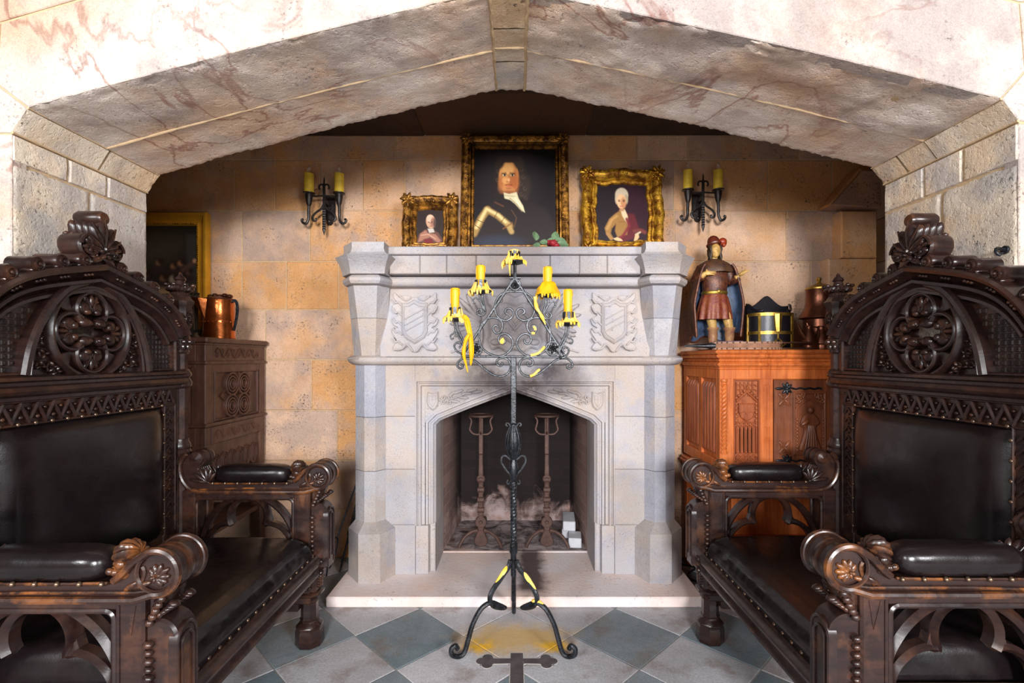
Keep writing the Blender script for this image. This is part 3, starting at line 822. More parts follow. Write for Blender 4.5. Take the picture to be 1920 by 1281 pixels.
mb.grid(lambda u, v: (lerp(-fl, fl, u), lerp(3.19, 3.8, v), .058 + .004 * noise.noise(Vector((u * 12, v * 9, 2)))), 40, 30)
mb.build('firebox_floor', MAT['ash'], fire)

# ---- heraldic frieze
YF = 2.80
def cart(cx, cz, name):
    mb = MB(XZ(YF) @ T(cx, cz, 0)); mb.tint = (.66, .4, .5)
    # ragged mantling
    L_ = [(0, .135), (.05, .15), (.085, .138), (.118, .165), (.118, .125), (.098, .108), (.128, .088), (.112, .058), (.095, .036), (.130, .015), (.118, -.02), (.095, -.034), (.130, -.05), (.114, -.085), (.102, -.11), (.125, -.148), (.095, -.165), (.06, -.148), (.04, -.138), (.02, -.165), (0, -.172)]
    half = smooth(L_, 3); poly = half + [(-x, z) for x, z in half[-2:0:-1]]
    mb.prism(poly, -.01, .020, .0035)
    for k in range(5):
        for sg in (-1, 1):
            z0 = .11 - k * .055
            mb.bar([(sg * a, b) for a, b in smooth([(.07, z0 - .02), (.092, z0 + .0), (.105, z0 - .004), (.122, z0 + .02)], 4)], .010, 0, .032)
    for sg in (-1, 1):
        mb.bar([(sg * a, b) for a, b in smooth([(.01, -.165), (.045, -.125), (.07, -.15), (.115, -.155)], 5)], .012, 0, .031)
        mb.bar([(sg * a, b) for a, b in smooth([(.02, .135), (.05, .12), (.085, .145)], 5)], .010, 0, .030)
    sh = [(-.072, .105), (-.035, .105), (0, .125), (.035, .105), (.072, .105), (.072, -.055), (.055, -.09), (0, -.125), (-.055, -.09), (-.072, -.055)]
    mb.prism(sh, .0, .042, .010)
    inn = [(-.056, .085), (-.03, .085), (0, .104), (.03, .085), (.056, .085), (.056, -.05), (.042, -.075), (0, -.103), (-.042, -.075), (-.056, -.05)]
    mb.bar(inn, .006, .03, .049, closed=True)
    for k in range(3):
        mb.bar([(-.05, -.055 + k * .034), (.05, .0 + k * .034)], .006, .03, .049)
    return mb.build(name, SL, frieze)
cart(-.562, 1.505, 'cartouche'); cart(.555, 1.505, 'cartouche')
for sg in (-1, 1):        # fanned wings
    mb = MB(XZ(YF) @ T(.0, 1.50, 0)); mb.tint = (.6, .4, .6)
    for k in range(7):
        a = 62 - k * 16
        L = .20 - .012 * abs(k - 2)
        ca, sa = math.cos(R(a)), math.sin(R(a))
        mb.ell((sg * (.19 + ca * L * .5), .0 + sa * L * .55, .006), (L * .52, .0165, .028), 12, 6, RZ(R(a if sg == 1 else 180 - a)))
    for k in range(5):
        a = -20 - k * 16; L = .17
        ca, sa = math.cos(R(a)), math.sin(R(a))
        mb.ell((sg * (.185 + ca * L * .5), -.02 + sa * L * .5, .006), (L * .5, .0155, .027), 12, 6, RZ(R(a if sg == 1 else 180 - a)))
    mb.bar([(sg * a, b) for a, b in smooth([(.17, -.165), (.22, -.15), (.25, -.165), (.30, -.15), (.36, -.165)], 5)], .012, -.002, .014)
    mb.build('wing_carving', SL, frieze)
mb = MB(XZ(YF) @ T(0, 1.50, 0)); mb.tint = (.56, .4, .6)
hs = smooth([(0, .145), (.05, .165), (.10, .15), (.16, .165), (.155, .11), (.135, .08), (.15, .02), (.14, -.06), (.155, -.10), (.13, -.15), (.09, -.14), (.05, -.165), (0, -.15)], 4)
mb.prism(hs + [(-x, z) for x, z in hs[-2:0:-1]], -.01, .030, .010)
sh = [(-.10, .10), (-.05, .115), (0, .095), (.05, .115), (.10, .10), (.095, -.02), (.07, -.085), (0, -.13), (-.07, -.085), (-.095, -.02)]
mb.prism(sh, 0, .052, .012)
for dz in (.03, -.01):
    mb.bar([(-.085, dz - .02), (-.045, dz + .025), (0, dz - .03), (.045, dz + .025), (.085, dz - .02)], .018, .045, .062)
for sg in (-1, 1):
    mb.ell((sg * .085, .125, .026), (.02, .018, .024)); mb.ell((sg * .11, -.11, .026), (.03, .02, .026))
    mb.bar(spiral(sg * .125, -.02, .028, .006, 90, 1.3 * sg, 18), .010, .012, .028)
mb.build('shield_carving', SL, frieze)
# =================================================================== THE TWO THRONES (built once, copied, the copy turned round)
W, WN, LE, ST = MAT['wood'], MAT['worn'], MAT['leather'], MAT['stud']
throne = thing('throne_chair', 'carved dark wooden throne with leather seat on the left, below the copper pitcher', 'armchair', (-1.5, 1.763, 0), 0, 'carved leather thrones')
BK = FR((0, 0, 0), (0, 1, 0), (0, 0, 1), (1, 0, 0))        # drawing plane of the back: u = y, v = z, w = forward
def zo(y): y = abs(y); return 1.634 - .24 * y - 8.4 * y ** 5.28
def leaf(mb, c, L, wd, th, ang, M=None, tip=.6):
    """one carved leaf lying in the local plane"""
    mb.ell((c[0] + math.cos(R(ang)) * L * .5, c[1] + math.sin(R(ang)) * L * .5, c[2]), (L * .52, wd, th), 10, 6, RZ(R(ang)))
def rosette(mb, c, r, n, th):
    for k in range(n):
        a = 360 * k / n + 20
        mb.ell((c[0] + math.cos(R(a)) * r * .58, c[1] + math.sin(R(a)) * r * .58, c[2]), (r * .48, r * .30, th), 8, 6, RZ(R(a)))
    mb.ell((c[0], c[1], c[2] + th * .5), (r * .26, r * .26, th), 8, 6)
def foliage(mb, pts, r, th, seed):
    rd = random.Random(seed)
    for (x, y) in pts:
        a = rd.uniform(0, 360)
        mb.tube([(p[0], p[1], th * .6) for p in spiral(x, y, r * .9, r * .2, a, 1.1 * rd.choice((1, -1)), 10)], r * .2, 5)
        for k in range(3):
            leaf(mb, (x, y, th * .5), r * 1.1, r * .3, th, a + 120 * k + rd.uniform(-20, 20))

# ---- back: lower frame with stiles, chevron band, main rail
bf = MB(BK)
for sg in (-1, 1):
    bf.box(sg * .345, sg * .436, .30, 1.19, -.045, -.002, .004)
bf.box(-.36, .36, .40, .60, -.045, -.006, .004); bf.box(-.36, .36, 1.09, 1.19, -.045, -.006, .004)
bf.box(-.36, .36, .5, 1.1, -.045, -.02)
back = bf.build('back_frame', W, throne)
# carved border: chevron zig-zag above the leather, notched strips at its sides
mb = MB(BK)
z0, z1 = 1.108, 1.158; n = 15
zig = [(-.40 + .8 * k / (2 * n), z0 if k % 2 == 0 else z1) for k in range(2 * n + 1)]
mb.bar(zig, .012, -.006, .008)
mb.bar([(-.41, z0 - .010), (.41, z0 - .010)], .008, -.006, .006); mb.bar([(-.41, z1 + .010), (.41, z1 + .010)], .008, -.006, .008)
for k in range(n):
    y = -.40 + .8 * (k + .5) / n
    mb.ell((y, z0 + .012, .0), (.008, .008, .008), 8, 6); mb.ell((y - .8 / n / 2, z1 - .012, .0), (.006, .006, .006), 8, 6)
for sg in (-1, 1):
    for k in range(12):
        z = .62 + k * .04
        mb.bar([(sg * .355, z), (sg * .378, z + .02), (sg * .40, z)], .008, -.006, .004)
        mb.ell((sg * .378, z - .004, -.001), (.008, .006, .006), 8, 5)
    mb.bar([(sg * .345, .55), (sg * .345, 1.10)], .008, -.006, .006); mb.bar([(sg * .41, .55), (sg * .41, 1.10)], .008, -.006, .006)
mb.build('chevron_border', W, back)
# padded leather back
def cush(mb, y0, y1, z0, z1, w0, w1, nu=26, nv=22, e=.12):
    def f(u, v):
        a, b = 2 * u - 1, 2 * v - 1
        h = (max(0, 1 - abs(a) ** 6) ** .5) * (max(0, 1 - abs(b) ** 6) ** .5)
        h *= .88 + .12 * (1 - a * a) * (1 - b * b)
        h += .04 * noise.noise(Vector((a * 2.2, b * 2.2, y0))) * h
        return (lerp(y0, y1, u), lerp(z0, z1, v), lerp(w0, w1, h))
    mb.grid(f, nu, nv)
    return mb
mb = MB(BK); cush(mb, -.336, .336, .54, 1.096, -.012, .046)
lb = mb.build('back_cushion', LE, throne, 60)
mb = MB(); mb.ell((0, 0, 0), (.0065, .0070, .0070), 8, 6); stud0 = mb.build('stud', ST, lb, 80)
studs = [stud0]
def stud(loc, parent):
    if studs: o = studs.pop()
    else: o = stud0.copy(); COL.objects.link(o)
    o.parent = parent; o.location = loc
for k in range(13): stud((.003, -.33 + .055 * k, 1.100), lb)
for sg in (-1, 1):
    for k in range(9): stud((.003, sg * .341, 1.06 - .06 * k), lb)
# main rail
mb = MB(FR((0, 0, 0), (1, 0, 0), (0, 0, 1), (0, -1, 0)))
mb.prism([(-.06, 1.165), (.004, 1.165), (.012, 1.172), (.012, 1.182), (.03, 1.19), (.036, 1.20), (.03, 1.212), (.018, 1.217), (.018, 1.226), (.030, 1.232), (.026, 1.242), (.0, 1.248), (-.06, 1.248)], -.452, .452)
mb.build('main_rail', W, throne)
# ---- pediment panel with a pierced rosette
CZ, RR = 1.392, .150
mb = MB(BK); n = 96; inner = []; outer = []
for k in range(n):
    a = 2 * PI * k / n
    inner.append((RR * math.cos(a), CZ + RR * math.sin(a)))
    dx, dz = math.cos(a), math.sin(a); t = .1
    while t < 1:
        y, z = dx * t, CZ + dz * t
        if abs(y) > .435 or z < 1.244 or z > zo(y) - .03: break
        t += .002
    outer.append((dx * t, CZ + dz * t))
mb.loft([[(*q, -.05) for q in inner], [(*q, -.022) for q in inner], [(*q, -.022) for q in outer], [(*q, -.05) for q in outer]], False)
ped = mb.build('pediment_panel', W, throne)
ys = [(-.445 + .89 * k / 56) for k in range(57)]
def ap_path(d): return [(y * (1 - d * .22), zo(y) - d * (1 + .9 * (abs(y) / .445) ** 2)) for y in ys]
mb = MB(BK)
mb.mould([(y, zo(y)) for y in ys], [(0, -.06), (.0, .050), (-.008, .058), (-.020, .050), (-.024, .036), (-.040, .020), (-.046, .012), (-.050, .024), (-.060, .024), (-.066, .010), (-.078, -.006), (-.084, .004), (-.094, .002), (-.098, -.03), (-.098, -.06)][::1])
hood = mb.build('arched_hood_moulding', W, throne)
mb = MB(BK)
for y in (-.40, -.33, -.25, -.165, -.075, .075, .165, .25, .33, .40):
    d = 1e-3; sl = (zo(y + d) - zo(y - d)) / (2 * d); m = 1 / math.hypot(1, sl)
    for q in (-.013, 0, .013):
        mb.ell((y + q * m + sl * m * .031, zo(y) + q * sl * m - .031 * m, .036), (.0062, .0062, .007), 8, 6)
mb.build('bead_carving', W, hood)
# ring, quatrefoil, bosses
ring = MB(BK)
ring.mould(arc(0, CZ, RR, 0, 360, 72)[:-1], [(.012, -.05), (.012, -.026), (.004, -.010), (-.004, .002), (-.012, .004), (-.02, -.004), (-.026, -.018), (-.026, -.03)], True)
rs = ring.build('rosette_ring', W, throne)
mb = MB(BK)
dd, lr = .079, .062
for k in range(4):
    a = 90 * k; cx, cz = dd * math.cos(R(a)), CZ + dd * math.sin(R(a))
    mb.bar(arc(cx, cz, lr, a - 128, a + 128, 26), .015, -.045, -.002)
    # cusp fillers between lobes
    b = a + 45
    mb.prism([(math.cos(R(b - 12)) * .145, CZ + math.sin(R(b - 12)) * .145), (math.cos(R(b + 12)) * .145, CZ + math.sin(R(b + 12)) * .145), (math.cos(R(b)) * .088, CZ + math.sin(R(b)) * .088)], -.045, -.02, .003)
mb.build('quatrefoil', W, rs)
mb = MB(BK)       # solid ground behind the lobes, open in the middle
mb.mould(arc(0, CZ, .095, 0, 360, 60)[:-1], [(-.065, -.05), (-.065, -.04), (.05, -.04), (.05, -.05)], True)
mb.build('lobe_ground', W, rs)
for k in range(4):
    a = 90 * k; mb = MB(BK @ T(dd * math.cos(R(a)) * 1.0, CZ + dd * math.sin(R(a)), -.022) @ RZ(R(a - 90)))
    for sg in (-1, 1):
        mb.ell((sg * .026, .006, .0), (.024, .026, .018), 12, 8); mb.ell((sg * .020, -.008, .012), (.014, .012, .012), 10, 6)
        mb.tube([(p[0], p[1], .012) for p in spiral(sg * .026, .008, .022, .006, 90, 1.2 * sg, 14)], .004, 5)
        leaf(mb, (sg * .01, .02, .004), .036, .010, .010, 90 - sg * 30)
    leaf(mb, (0, .01, .008), .045, .009, .010, 90)
    mb.build('leaf_boss', W, rs)
for sx in (-1, 1):
    for sz in (-1, 1):
        mb = MB(BK @ T(sx * .03, CZ + sz * .032, -.012))
        mb.ell((0, 0, 0), (.025, .019, .020), 12, 8); mb.ell((sx * -.008, sz * -.002, .012), (.012, .010, .010), 10, 6)
        mb.bar([(0, 0), (sx * .018, sz * .022)], .016, -.03, .0)
        mb.build('cusp_boss', W, rs)
# flanking ribs, lattice and foliage
for sg in (-1, 1):
    mb = MB(BK)
    rib = [(sg * y, z) for y, z in smooth([(.04, 1.565), (.12, 1.525), (.19, 1.44), (.235, 1.34), (.255, 1.248)], 8)]
    mb.bar(rib, .030, -.03, .014, .008)
    rib2 = [(sg * y, z) for y, z in smooth([(.15, 1.47), (.195, 1.40), (.222, 1.32), (.232, 1.248)], 6)]
    mb.bar(rib2, .012, -.03, .004)
    mb.bar([(sg * .412, 1.246), (sg * .412, 1.42)], .016, -.03, .008); mb.bar([(sg * .27, 1.252), (sg * .42, 1.252)], .012, -.03, .004)
    mb.build('tracery_rib', W, throne)
    mb = MB(BK)
    def ribx(z): return float(np.interp(z, [1.248, 1.34, 1.44, 1.525, 1.565], [.255, .235, .19, .12, .04])) + .026
    for i in range(13):
        for j in range(17):
            y = .150 + i * .0205; z = 1.265 + j * .0205
            sl = (zo(y + .001) - zo(y - .001)) / .002
            if y > .402 or y < ribx(z) or z > zo(y) - .100 * math.hypot(1, sl) - .012: continue
            mb.box(sg * y - .0090, sg * y + .0090, z - .0090, z + .0090, -.026, -.0185, .003)
            mb.ell((sg * y, z, -.018), (.0032, .0032, .003), 6, 4)
    mb.build('lattice_carving', MAT['matte_wood'], throne)
    mb = MB(BK @ T(0, 0, -.022))
    foliage(mb, [(sg * .15, 1.272), (sg * .19, 1.275), (sg * .18, 1.315), (sg * .195, 1.355), (sg * .2, 1.395), (sg * .135, 1.256)], .019, .014, 5)
    mb.build('foliage_carving', W, throne)
# crockets: rolled leaves along the gable, axis front to back
for y in (.080, .163, .246, .33, .412):
    for sg in (-1, 1):
        d = 1e-3; sl = (zo(y + d) - zo(y - d)) / (2 * d)
        mb = MB(T(0, sg * y, zo(y) + .018) @ RX(math.atan(sl) * sg * .7) @ RY(PI / 2))
        mb.lathe([(.0, -.050), (.021, -.050), (.0255, -.044), (.024, .012), (.0255, .026), (.023, .035), (.013, .039), (.0, .041)], 16)
        mb.at(T(0, sg * y, zo(y) + .018) @ RX(math.atan(sl) * sg * .7))
        mb.tube([(.040, q[0], q[1]) for q in spiral(0, 0, .018, .003, 250, 1.7, 20)], .0036, 5)
        mb.ell((.04, 0, 0), (.008, .006, .006), 8, 6)
        mb.box(-.06, .03, -.016, .016, -.026, -.008, .004)
        for q in (-1, 1): mb.ell((.014, q * .018, -.016), (.022, .007, .007), 8, 6)
        mb.build('crocket', W, throne)
# crest
mb = MB()
for k, (ang, L, wd) in enumerate(((90, .118, .022), (62, .105, .019), (118, .105, .019), (36, .088, .017), (144, .088, .017), (14, .07, .015), (166, .07, .015))):
    c, s_ = math.cos(R(ang)), math.sin(R(ang))
    for q, dx in enumerate((-.040, -.018, .004, .024)):
        LL = L * (1 - .03 * q)
        mb.ell((dx, c * LL * .55, 1.675 + s_ * LL * .62), (.020, wd, LL * .50), 10, 8, RX(R(ang - 90)))
    mb.tube([(.036, c * .01, 1.68 + s_ * .01), (.044, c * L * .5, 1.675 + s_ * L * .5), (.034, c * L * 1.0, 1.675 + s_ * L * 1.02)], .0038, 5)
mb.at(T(-.01, 0, 1.797) @ RY(PI / 2)); mb.lathe([(0, -.05), (.022, -.05), (.026, -.04), (.026, .035), (.02, .046), (0, .048)], 14)
mb.at(Matrix())
mb.box(-.05, .02, -.05, .05, 1.615, 1.67, .01)
crest = mb.build('crest_palmette', W, throne)
for sg in (-1, 1):
    mb = MB(T(0, sg * .052, 1.690) @ RY(PI / 2)); mb.lathe([(0, -.05), (.04, -.05), (.043, -.04), (.043, .022), (.037, .03), (.033, .02), (0, .018)], 20)
    mb.at(FR((.022, sg * .052, 1.690), (0, 1, 0), (0, 0, 1), (1, 0, 0))); rosette(mb, (0, 0, .006), .03, 6, .010)
    mb.tube([(q[0], q[1], .01) for q in spiral(0, 0, .038, .026, 90 - sg * 90, .9 * sg, 18)], .006, 6)
    mb.build('volute', W, crest)
mb = MB(FR((.034, 0, 1.672), (0, 1, 0), (0, 0, 1), (1, 0, 0)))
rosette(mb, (0, 0, 0), .026, 5, .014); rosette(mb, (-.028, -.022, -.008), .02, 5, .010); rosette(mb, (.028, -.022, -.008), .02, 5, .010)
for sg in (-1, 1): leaf(mb, (0, -.012, -.004), .06, .012, .010, -90 + sg * 60)
mb.build('flower_boss', W, crest)

# ---- rear posts with turned and carved tops
for sg in (-1, 1):
    mb = MB(T(-.017, sg * .472, 0))
    def octo(r): return [(r * math.cos(PI / 8 + PI / 4 * k), r * math.sin(PI / 8 + PI / 4 * k)) for k in range(8)]
    def st(prof, n=8):
        mb.loft([[(r * math.cos(PI / 8 + 2 * PI / n * k), r * math.sin(PI / 8 + 2 * PI / n * k), z) for k in range(n)] for r, z in prof])
    st([(.040, 0), (.040, .10), (.033, .115), (.031, .86)])
    st([(.034, .855), (.044, .868), (.046, .88), (.040, .892), (.044, .900), (.042, .915), (.034, .93), (.034, .94)], 16)
    st([(.031, .93), (.031, 1.172)])
    st([(.033, 1.165), (.045, 1.175), (.048, 1.192), (.042, 1.205), (.038, 1.212), (.046, 1.222), (.044, 1.236), (.032, 1.252)], 16)
    st([(.030, 1.245), (.030, 1.335)])
    st([(.030, 1.32), (.037, 1.328), (.035, 1.338), (.032, 1.345), (.045, 1.375), (.046, 1.385), (.036, 1.39)], 16)
    for k in range(10):
        a = 36 * k; c, s_ = math.cos(R(a)), math.sin(R(a))
        mb.ell((c * .044, s_ * .044, 1.374), (.012, .011, .012), 8, 6); mb.ell((c * .036, s_ * .036, 1.352), (.008, .009, .014), 8, 6)
    st([(.038, 1.388), (.041, 1.396), (.036, 1.402), (.040, 1.408), (.042, 1.418), (.036, 1.424)], 16)
    post = mb.build('rear_post', W, throne)
    mb = MB(T(-.017, sg * .472, 0))
    mb.loft([[(x * r, y * r, z) for x, y in ((1, -.55), (1, .55), (.55, 1), (-.55, 1), (-1, .55), (-1, -.55), (-.55, -1), (.55, -1))] for r, z in ((.030, 1.418), (.032, 1.43), (.041, 1.45), (.043, 1.51), (.040, 1.53), (.047, 1.545), (.049, 1.556), (.040, 1.568), (.030, 1.585), (.026, 1.60))])
    for M2 in (FR((.043, 0, 1.48), (0, 1, 0), (0, 0, 1), (1, 0, 0)), FR((0, -sg * .043, 1.48), (1, 0, 0), (0, 0, 1), (0, -sg, 0)), FR((0, sg * .043, 1.48), (1, 0, 0), (0, 0, 1), (0, sg, 0))):
        mb.at(T(-.017, sg * .472, 0) @ M2)
        mb.tube([(q[0], q[1] , .001) for q in arc(0, 0, .020, 0, 360, 20, .027)[:-1]], .004, 5, True)
        rosette(mb, (0, 0, -.001), .016, 6, .006)
    mb.at(T(-.017, sg * .472, 0))
    for k in range(16):
        a = 22.5 * k; c, s_ = math.cos(R(a)), math.sin(R(a))
        mb.ell((c * .03, s_ * .03, 1.588), (.008, .008, .009), 6, 5)
    for k in range(8):
        a = 45 * k + 10; c, s_ = math.cos(R(a)), math.sin(R(a))
        mb.ell((c * .038, s_ * .038, 1.612), (.018, .012, .011), 8, 6, RZ(R(a)) @ RY(R(-35)))
        mb.ell((c * .054, s_ * .054, 1.628), (.010, .010, .008), 8, 6)
        mb.ell((c * .046, s_ * .046, 1.622), (.008, .015, .006), 8, 6, RZ(R(a + 22)))
    for ph in (0, PI):
        mb.tube([((.044 + .006 * math.cos(k * .9 + ph)) * math.cos(k * PI / 36), (.044 + .006 * math.cos(k * .9 + ph)) * math.sin(k * PI / 36), 1.612 + .006 * math.sin(k * .9 + ph)) for k in range(72)], .0075, 6, True)
    mb.lathe([(.028, 1.60), (.036, 1.615), (.032, 1.628), (.022, 1.632), (.018, 1.648), (.024, 1.654), (.021, 1.662), (.010, 1.672), (.006, 1.684), (0, 1.69)], 12)
    mb.build('finial', W, post)
    mb = MB(T(0, sg * .44, 0)); 
    mb.box(-.045, -.001, -.02, .03, 1.24, zo(.44) - .02, .004); mb.box(-.045, -.003, -.006, .03, .3, 1.17, .003)
    mb.build('back_stile', W, throne)

# ---- arms
for sg in (-1, 1):
    arm = bpy.data.objects.new('armrest', None); COL.objects.link(arm); arm.parent = throne
    YC = .492
    AR_ = FR((0, YC * sg, 0), (1, 0, 0), (0, 0, 1), (0, -1, 0))   # u = x, v = z, w = -y (half depth .055)
    hd = .053
    prof = arc(.613, .772, .054, -100, 118, 26) + smooth([(.578, .812), (.553, .795), (.528, .765), (.505, .748), (.482, .741)], 5)[1:] + [(.13, .741)] + smooth([(.115, .748), (.098, .765), (.088, .79)], 4) \
        + arc(.068, .842, .036, -70, 120, 12) + smooth([(.030, .87), (.008, .838), (.004, .80), (.016, .757), (.045, .722), (.085, .708), (.13, .7055)], 5)[1:] + [(.58, .7055)]
    mb = MB(AR_); mb.prism(prof, -.044, .044, .004, True)
    rail = mb.build('arm_rail', W, arm); mb = MB(AR_)
    rim = smooth([(.030, .872), (.007, .838), (.004, .80), (.016, .757), (.045, .722), (.085, .708), (.13, .7055)], 6) + [(.3, .704), (.56, .7045)] + arc(.613, .772, .054, -98, 118, 24) + smooth([(.578, .812), (.553, .795), (.528, .768), (.508, .752)], 5)[1:]
    for s2 in (-1, 1):
        mb.tube([(u, v, s2 * (hd - .002)) for u, v in rim], .0095, 8)
        mb.tube([(u, v, s2 * (hd - .004)) for u, v in [(.09, .716), (.3, .722), (.56, .722), (.60, .727)]], .004, 6)
    for s2 in (-1, 1):
        mb.tube([(u, v, s2 * .045) for u, v in [(.49, .744), (.4, .742), (.13, .742)]], .004, 6)
    mb.build('rail_edge', WN, rail)
    # outer scroll roll, with bands
    mb = MB(T(.613, YC * sg, .772) @ RX(PI / 2))
    mb.lathe([(.043, -.051), (.047, -.0555), (.051, -.056), (.056, -.050), (.0575, -.040), (.054, -.033), (.053, -.02), (.056, -.012), (.058, 0), (.056, .012), (.053, .02), (.054, .033), (.0575, .040), (.056, .050), (.051, .056), (.047, .0555), (.043, .051)], 30, caps=False)
    scr = mb.build('scroll', WN, arm)
    for s2 in (-1, 1):
        mb = MB(FR((.605, YC * sg + s2 * .046, .765), (1, 0, 0), (0, 0, 1), (0, s2, 0)))
        for k in range(7):
            leaf(mb, (.004, -.006, 0), .04 - .004 * abs(k - 3), .008, .007, -150 + 30 * k + 95)
        rosette(mb, (.004, -.004, .002), .016, 6, .006)
        mb.tube([(q[0], q[1], 0) for q in smooth([(-.06, -.035), (-.035, -.02), (-.025, .005), (-.03, .02)], 5)], .005, 5)
        leaf(mb, (-.055, -.035, 0), .05, .008, .006, 20); leaf(mb, (-.075, -.04, 0), .04, .007, .006, 35)
        mb.build('leaf_carving', WN, scr)
    # gadrooned knob with berries in front of the pad
    mb = MB(T(.513, YC * sg, .786))
    for k in range(12):
        a = 30 * k; c, s_ = math.cos(R(a)), math.sin(R(a))
        mb.at(T(.513, YC * sg, .794) @ RY(R(-25)) @ RX(R(0)))
        mb.ell((.0, c * .014, s_ * .014), (.031, .032, .013), 10, 8, RX(R(a)))
    mb.at(T(.513, YC * sg, .790))
    mb.ell((0, 0, 0), (.027, .038, .027), 12, 10)
    for k in range(9):
        y = -.044 + .011 * k
        mb.ell((-.020 + .003 * (k % 2), y, -.018), (.010, .008, .009), 8, 6); mb.ell((.016, y, -.026 + .004 * (k % 2)), (.011, .008, .010), 8, 6)
    for s2 in (-1, 1):
        mb.ell((0, s2 * .034, -.004), (.014, .012, .014), 10, 8); mb.ell((-.012, s2 * .038, -.022), (.012, .010, .010), 8, 6); mb.ell((.014, s2 * .040, -.024), (.012, .009, .010), 8, 6)
    mb.build('gadrooned_knob', WN, arm)
    # rear ball with roll, acanthus fan
    mb = MB(T(.072, YC * sg, .852) @ RX(PI / 2))
    mb.lathe([(0, -.058), (.022, -.052), (.034, -.036), (.038, -.022), (.036, -.008), (.031, -.002), (.036, .004), (.038, .016), (.033, .028), (.031, .034), (.034, .040), (.03, .05), (0, .056)], 20)
    mb.build('rear_ball', W, arm)
    mb = MB(AR_)
    for s2 in (-1, 1):
        for k in range(6):
            a = 172 - k * 24
            leaf(mb, (.125, .748, s2 * .046), .085 - .006 * k, .0095, .010, a)
    for k in range(6):
        w = -.04 + .016 * k
        mb.tube([(.128, .744, w), (.10, .764, w), (.082, .79, w * .9), (.074, .815, w * .8)], [.009, .010, .009, .005], 6)
    mb.build('acanthus_carving', W, arm)
    # pad
    mb = MB(T(0, YC * sg, 0)); rg = []; n = 20; m = 26
    for i in range(m + 1):
        t = 2 * i / m - 1
        x = .308 + .168 * math.copysign(abs(t) ** .85, t)
        k = max(0, 1 - abs(t) ** 5) ** .5
        ring_ = []
        for j in range(n):
            a = 2 * PI * j / n
            c, s_ = math.cos(a), math.sin(a)
            y = math.copysign(abs(c) ** .75, c) * .052 * (.25 + .75 * k)
            z = .778 + math.copysign(abs(s_) ** .8, s_) * .043 * (.2 + .8 * k)
            z = max(z, .7385)
            ring_.append((x, y, z + .0015 * noise.noise(Vector((x * 30, y * 30, z * 20)))))
        rg.append(ring_)
    mb.loft(rg); pad = mb.build('arm_pad', LE, arm, 70)
    for s2 in (-1, 1):
        for k in range(7): stud((.148 + .055 * k, YC * sg - s2 * .0500, .7435), pad)
    # panel frame below the rail: rear stile, front post, tracery
    mb = MB(AR_)
    mb.box(-.0, .064, .36, .71, -.04, .04, .006); mb.box(.505, .578, .20, .706, -.046, .046, .006)
    mb.box(.05, .52, .672, .706, -.0385, .0385, .005); mb.box(.05, .52, .335, .43, -.0385, .0385, .005)
    for s2 in (-1, 1):
        fr = [(.070, .43), (.070, .66)] + arc(.092, .650, .022, 180, 90, 6) + [(.48, .672)] + arc(.478, .650, .022, 90, 0, 6) + [(.5, .43)]
        mb.tube([(u, v, s2 * .038) for u, v in fr], .007, 6)
        mb.box(.516, .520, .4, .69, s2 * .046, s2 * .049, .001)
        # little sunk spear
        mb.prism([(.53, .69), (.56, .69), (.548, .615)], s2 * .0455 if s2 > 0 else -.0475, .0475 if s2 > 0 else -.0455, .0)
    side = mb.build('side_panel', W, arm)
    mb = MB(AR_); xm = .285
    def both(path, wd, h=.026):
        for f in (1, -1):
            pts = [(xm + f * (x - xm), z) for x, z in path]
            mb.mould(pts, [(-wd / 2, -h * .5), (0, -h), (wd / 2, -h * .5), (wd / 2, h * .5), (0, h), (-wd / 2, h * .5), (-wd / 2, -h * .5)])
    mb.mould(arc(xm, .588, .084, -28, 208, 34), [(-.012, -.013), (-.002, -.030), (.012, -.016), (.012, .016), (-.002, .030), (-.012, .013), (-.012, -.013)])
    both(smooth([(xm + .076, .548), (xm + .10, .552), (xm + .14, .538), (xm + .175, .505), (xm + .19, .47), (xm + .196, .43)], 6), .022)
    both(smooth([(xm + .035, .676), (xm + .09, .655), (xm + .145, .612), (xm + .185, .555), (xm + .205, .50), (xm + .213, .44)], 6), .026)
    for f in (1, -1): mb.prism([(xm + f * .072, .556), (xm + f * .105, .556), (xm + f * .092, .60)], -.016, .016, .005, True)
    mb.build('tracery', W, side)
    # front buttress with rounded head, bead garland, foliage bracket under the scroll
    mb = MB(AR_)
    hp = [(.575, .36), (.655, .36), (.655, .60)] + arc(.605, .60, .050, 0, 90, 10) + [(.575, .655)]
    mb.prism(hp, -.036, .036, .006, True)
    mb.at(FR((.655, YC * sg, 0), (0, 1, 0), (0, 0, 1), (1, 0, 0)))
    mb.bar([(-.022, .40), (-.022, .58)] + arc(0, .58, .022, 180, 0, 8) + [(.022, .40)], .008, -.01, .006)
    mb.bar([(-.036, .37), (-.036, .59)] + arc(0, .59, .036, 180, 0, 8) + [(.036, .37)], .008, -.02, .004)
    mb.build('front_buttress', W, arm)
    mb = MB(AR_)
    for k in range(9):
        for s2 in (-1, 1):
            r = .0105 if k % 2 == 0 else .009
            mb.ell((.588, .59 - .021 * k, s2 * .042), (r * 1.2, r, r), 8, 6)
    for k in range(5):
        mb.ell((.588 + .004 * k, .640 + .014 * k, 0), (.012, .010, .046), 8, 6)
        for s2 in (-1, 1): mb.ell((.592 + .006 * k, .645 + .014 * k, s2 * (.045 - .002 * k)), (.011, .010, .008), 8, 6); leaf(mb, (.60 + .008 * k, .652 + .010 * k, s2 * .03), .026, .008, .012, 40 - 15 * k)
    mb.at(AR_); mb.prism([(.578, .65), (.605, .66), (.635, .715), (.578, .715)], -.03, .03, .006, True)
    mb.build('garland_carving', W, arm)
    # front leg
    LX, LY = .557, sg * .497
    mb = MB(T(LX, LY, 0))
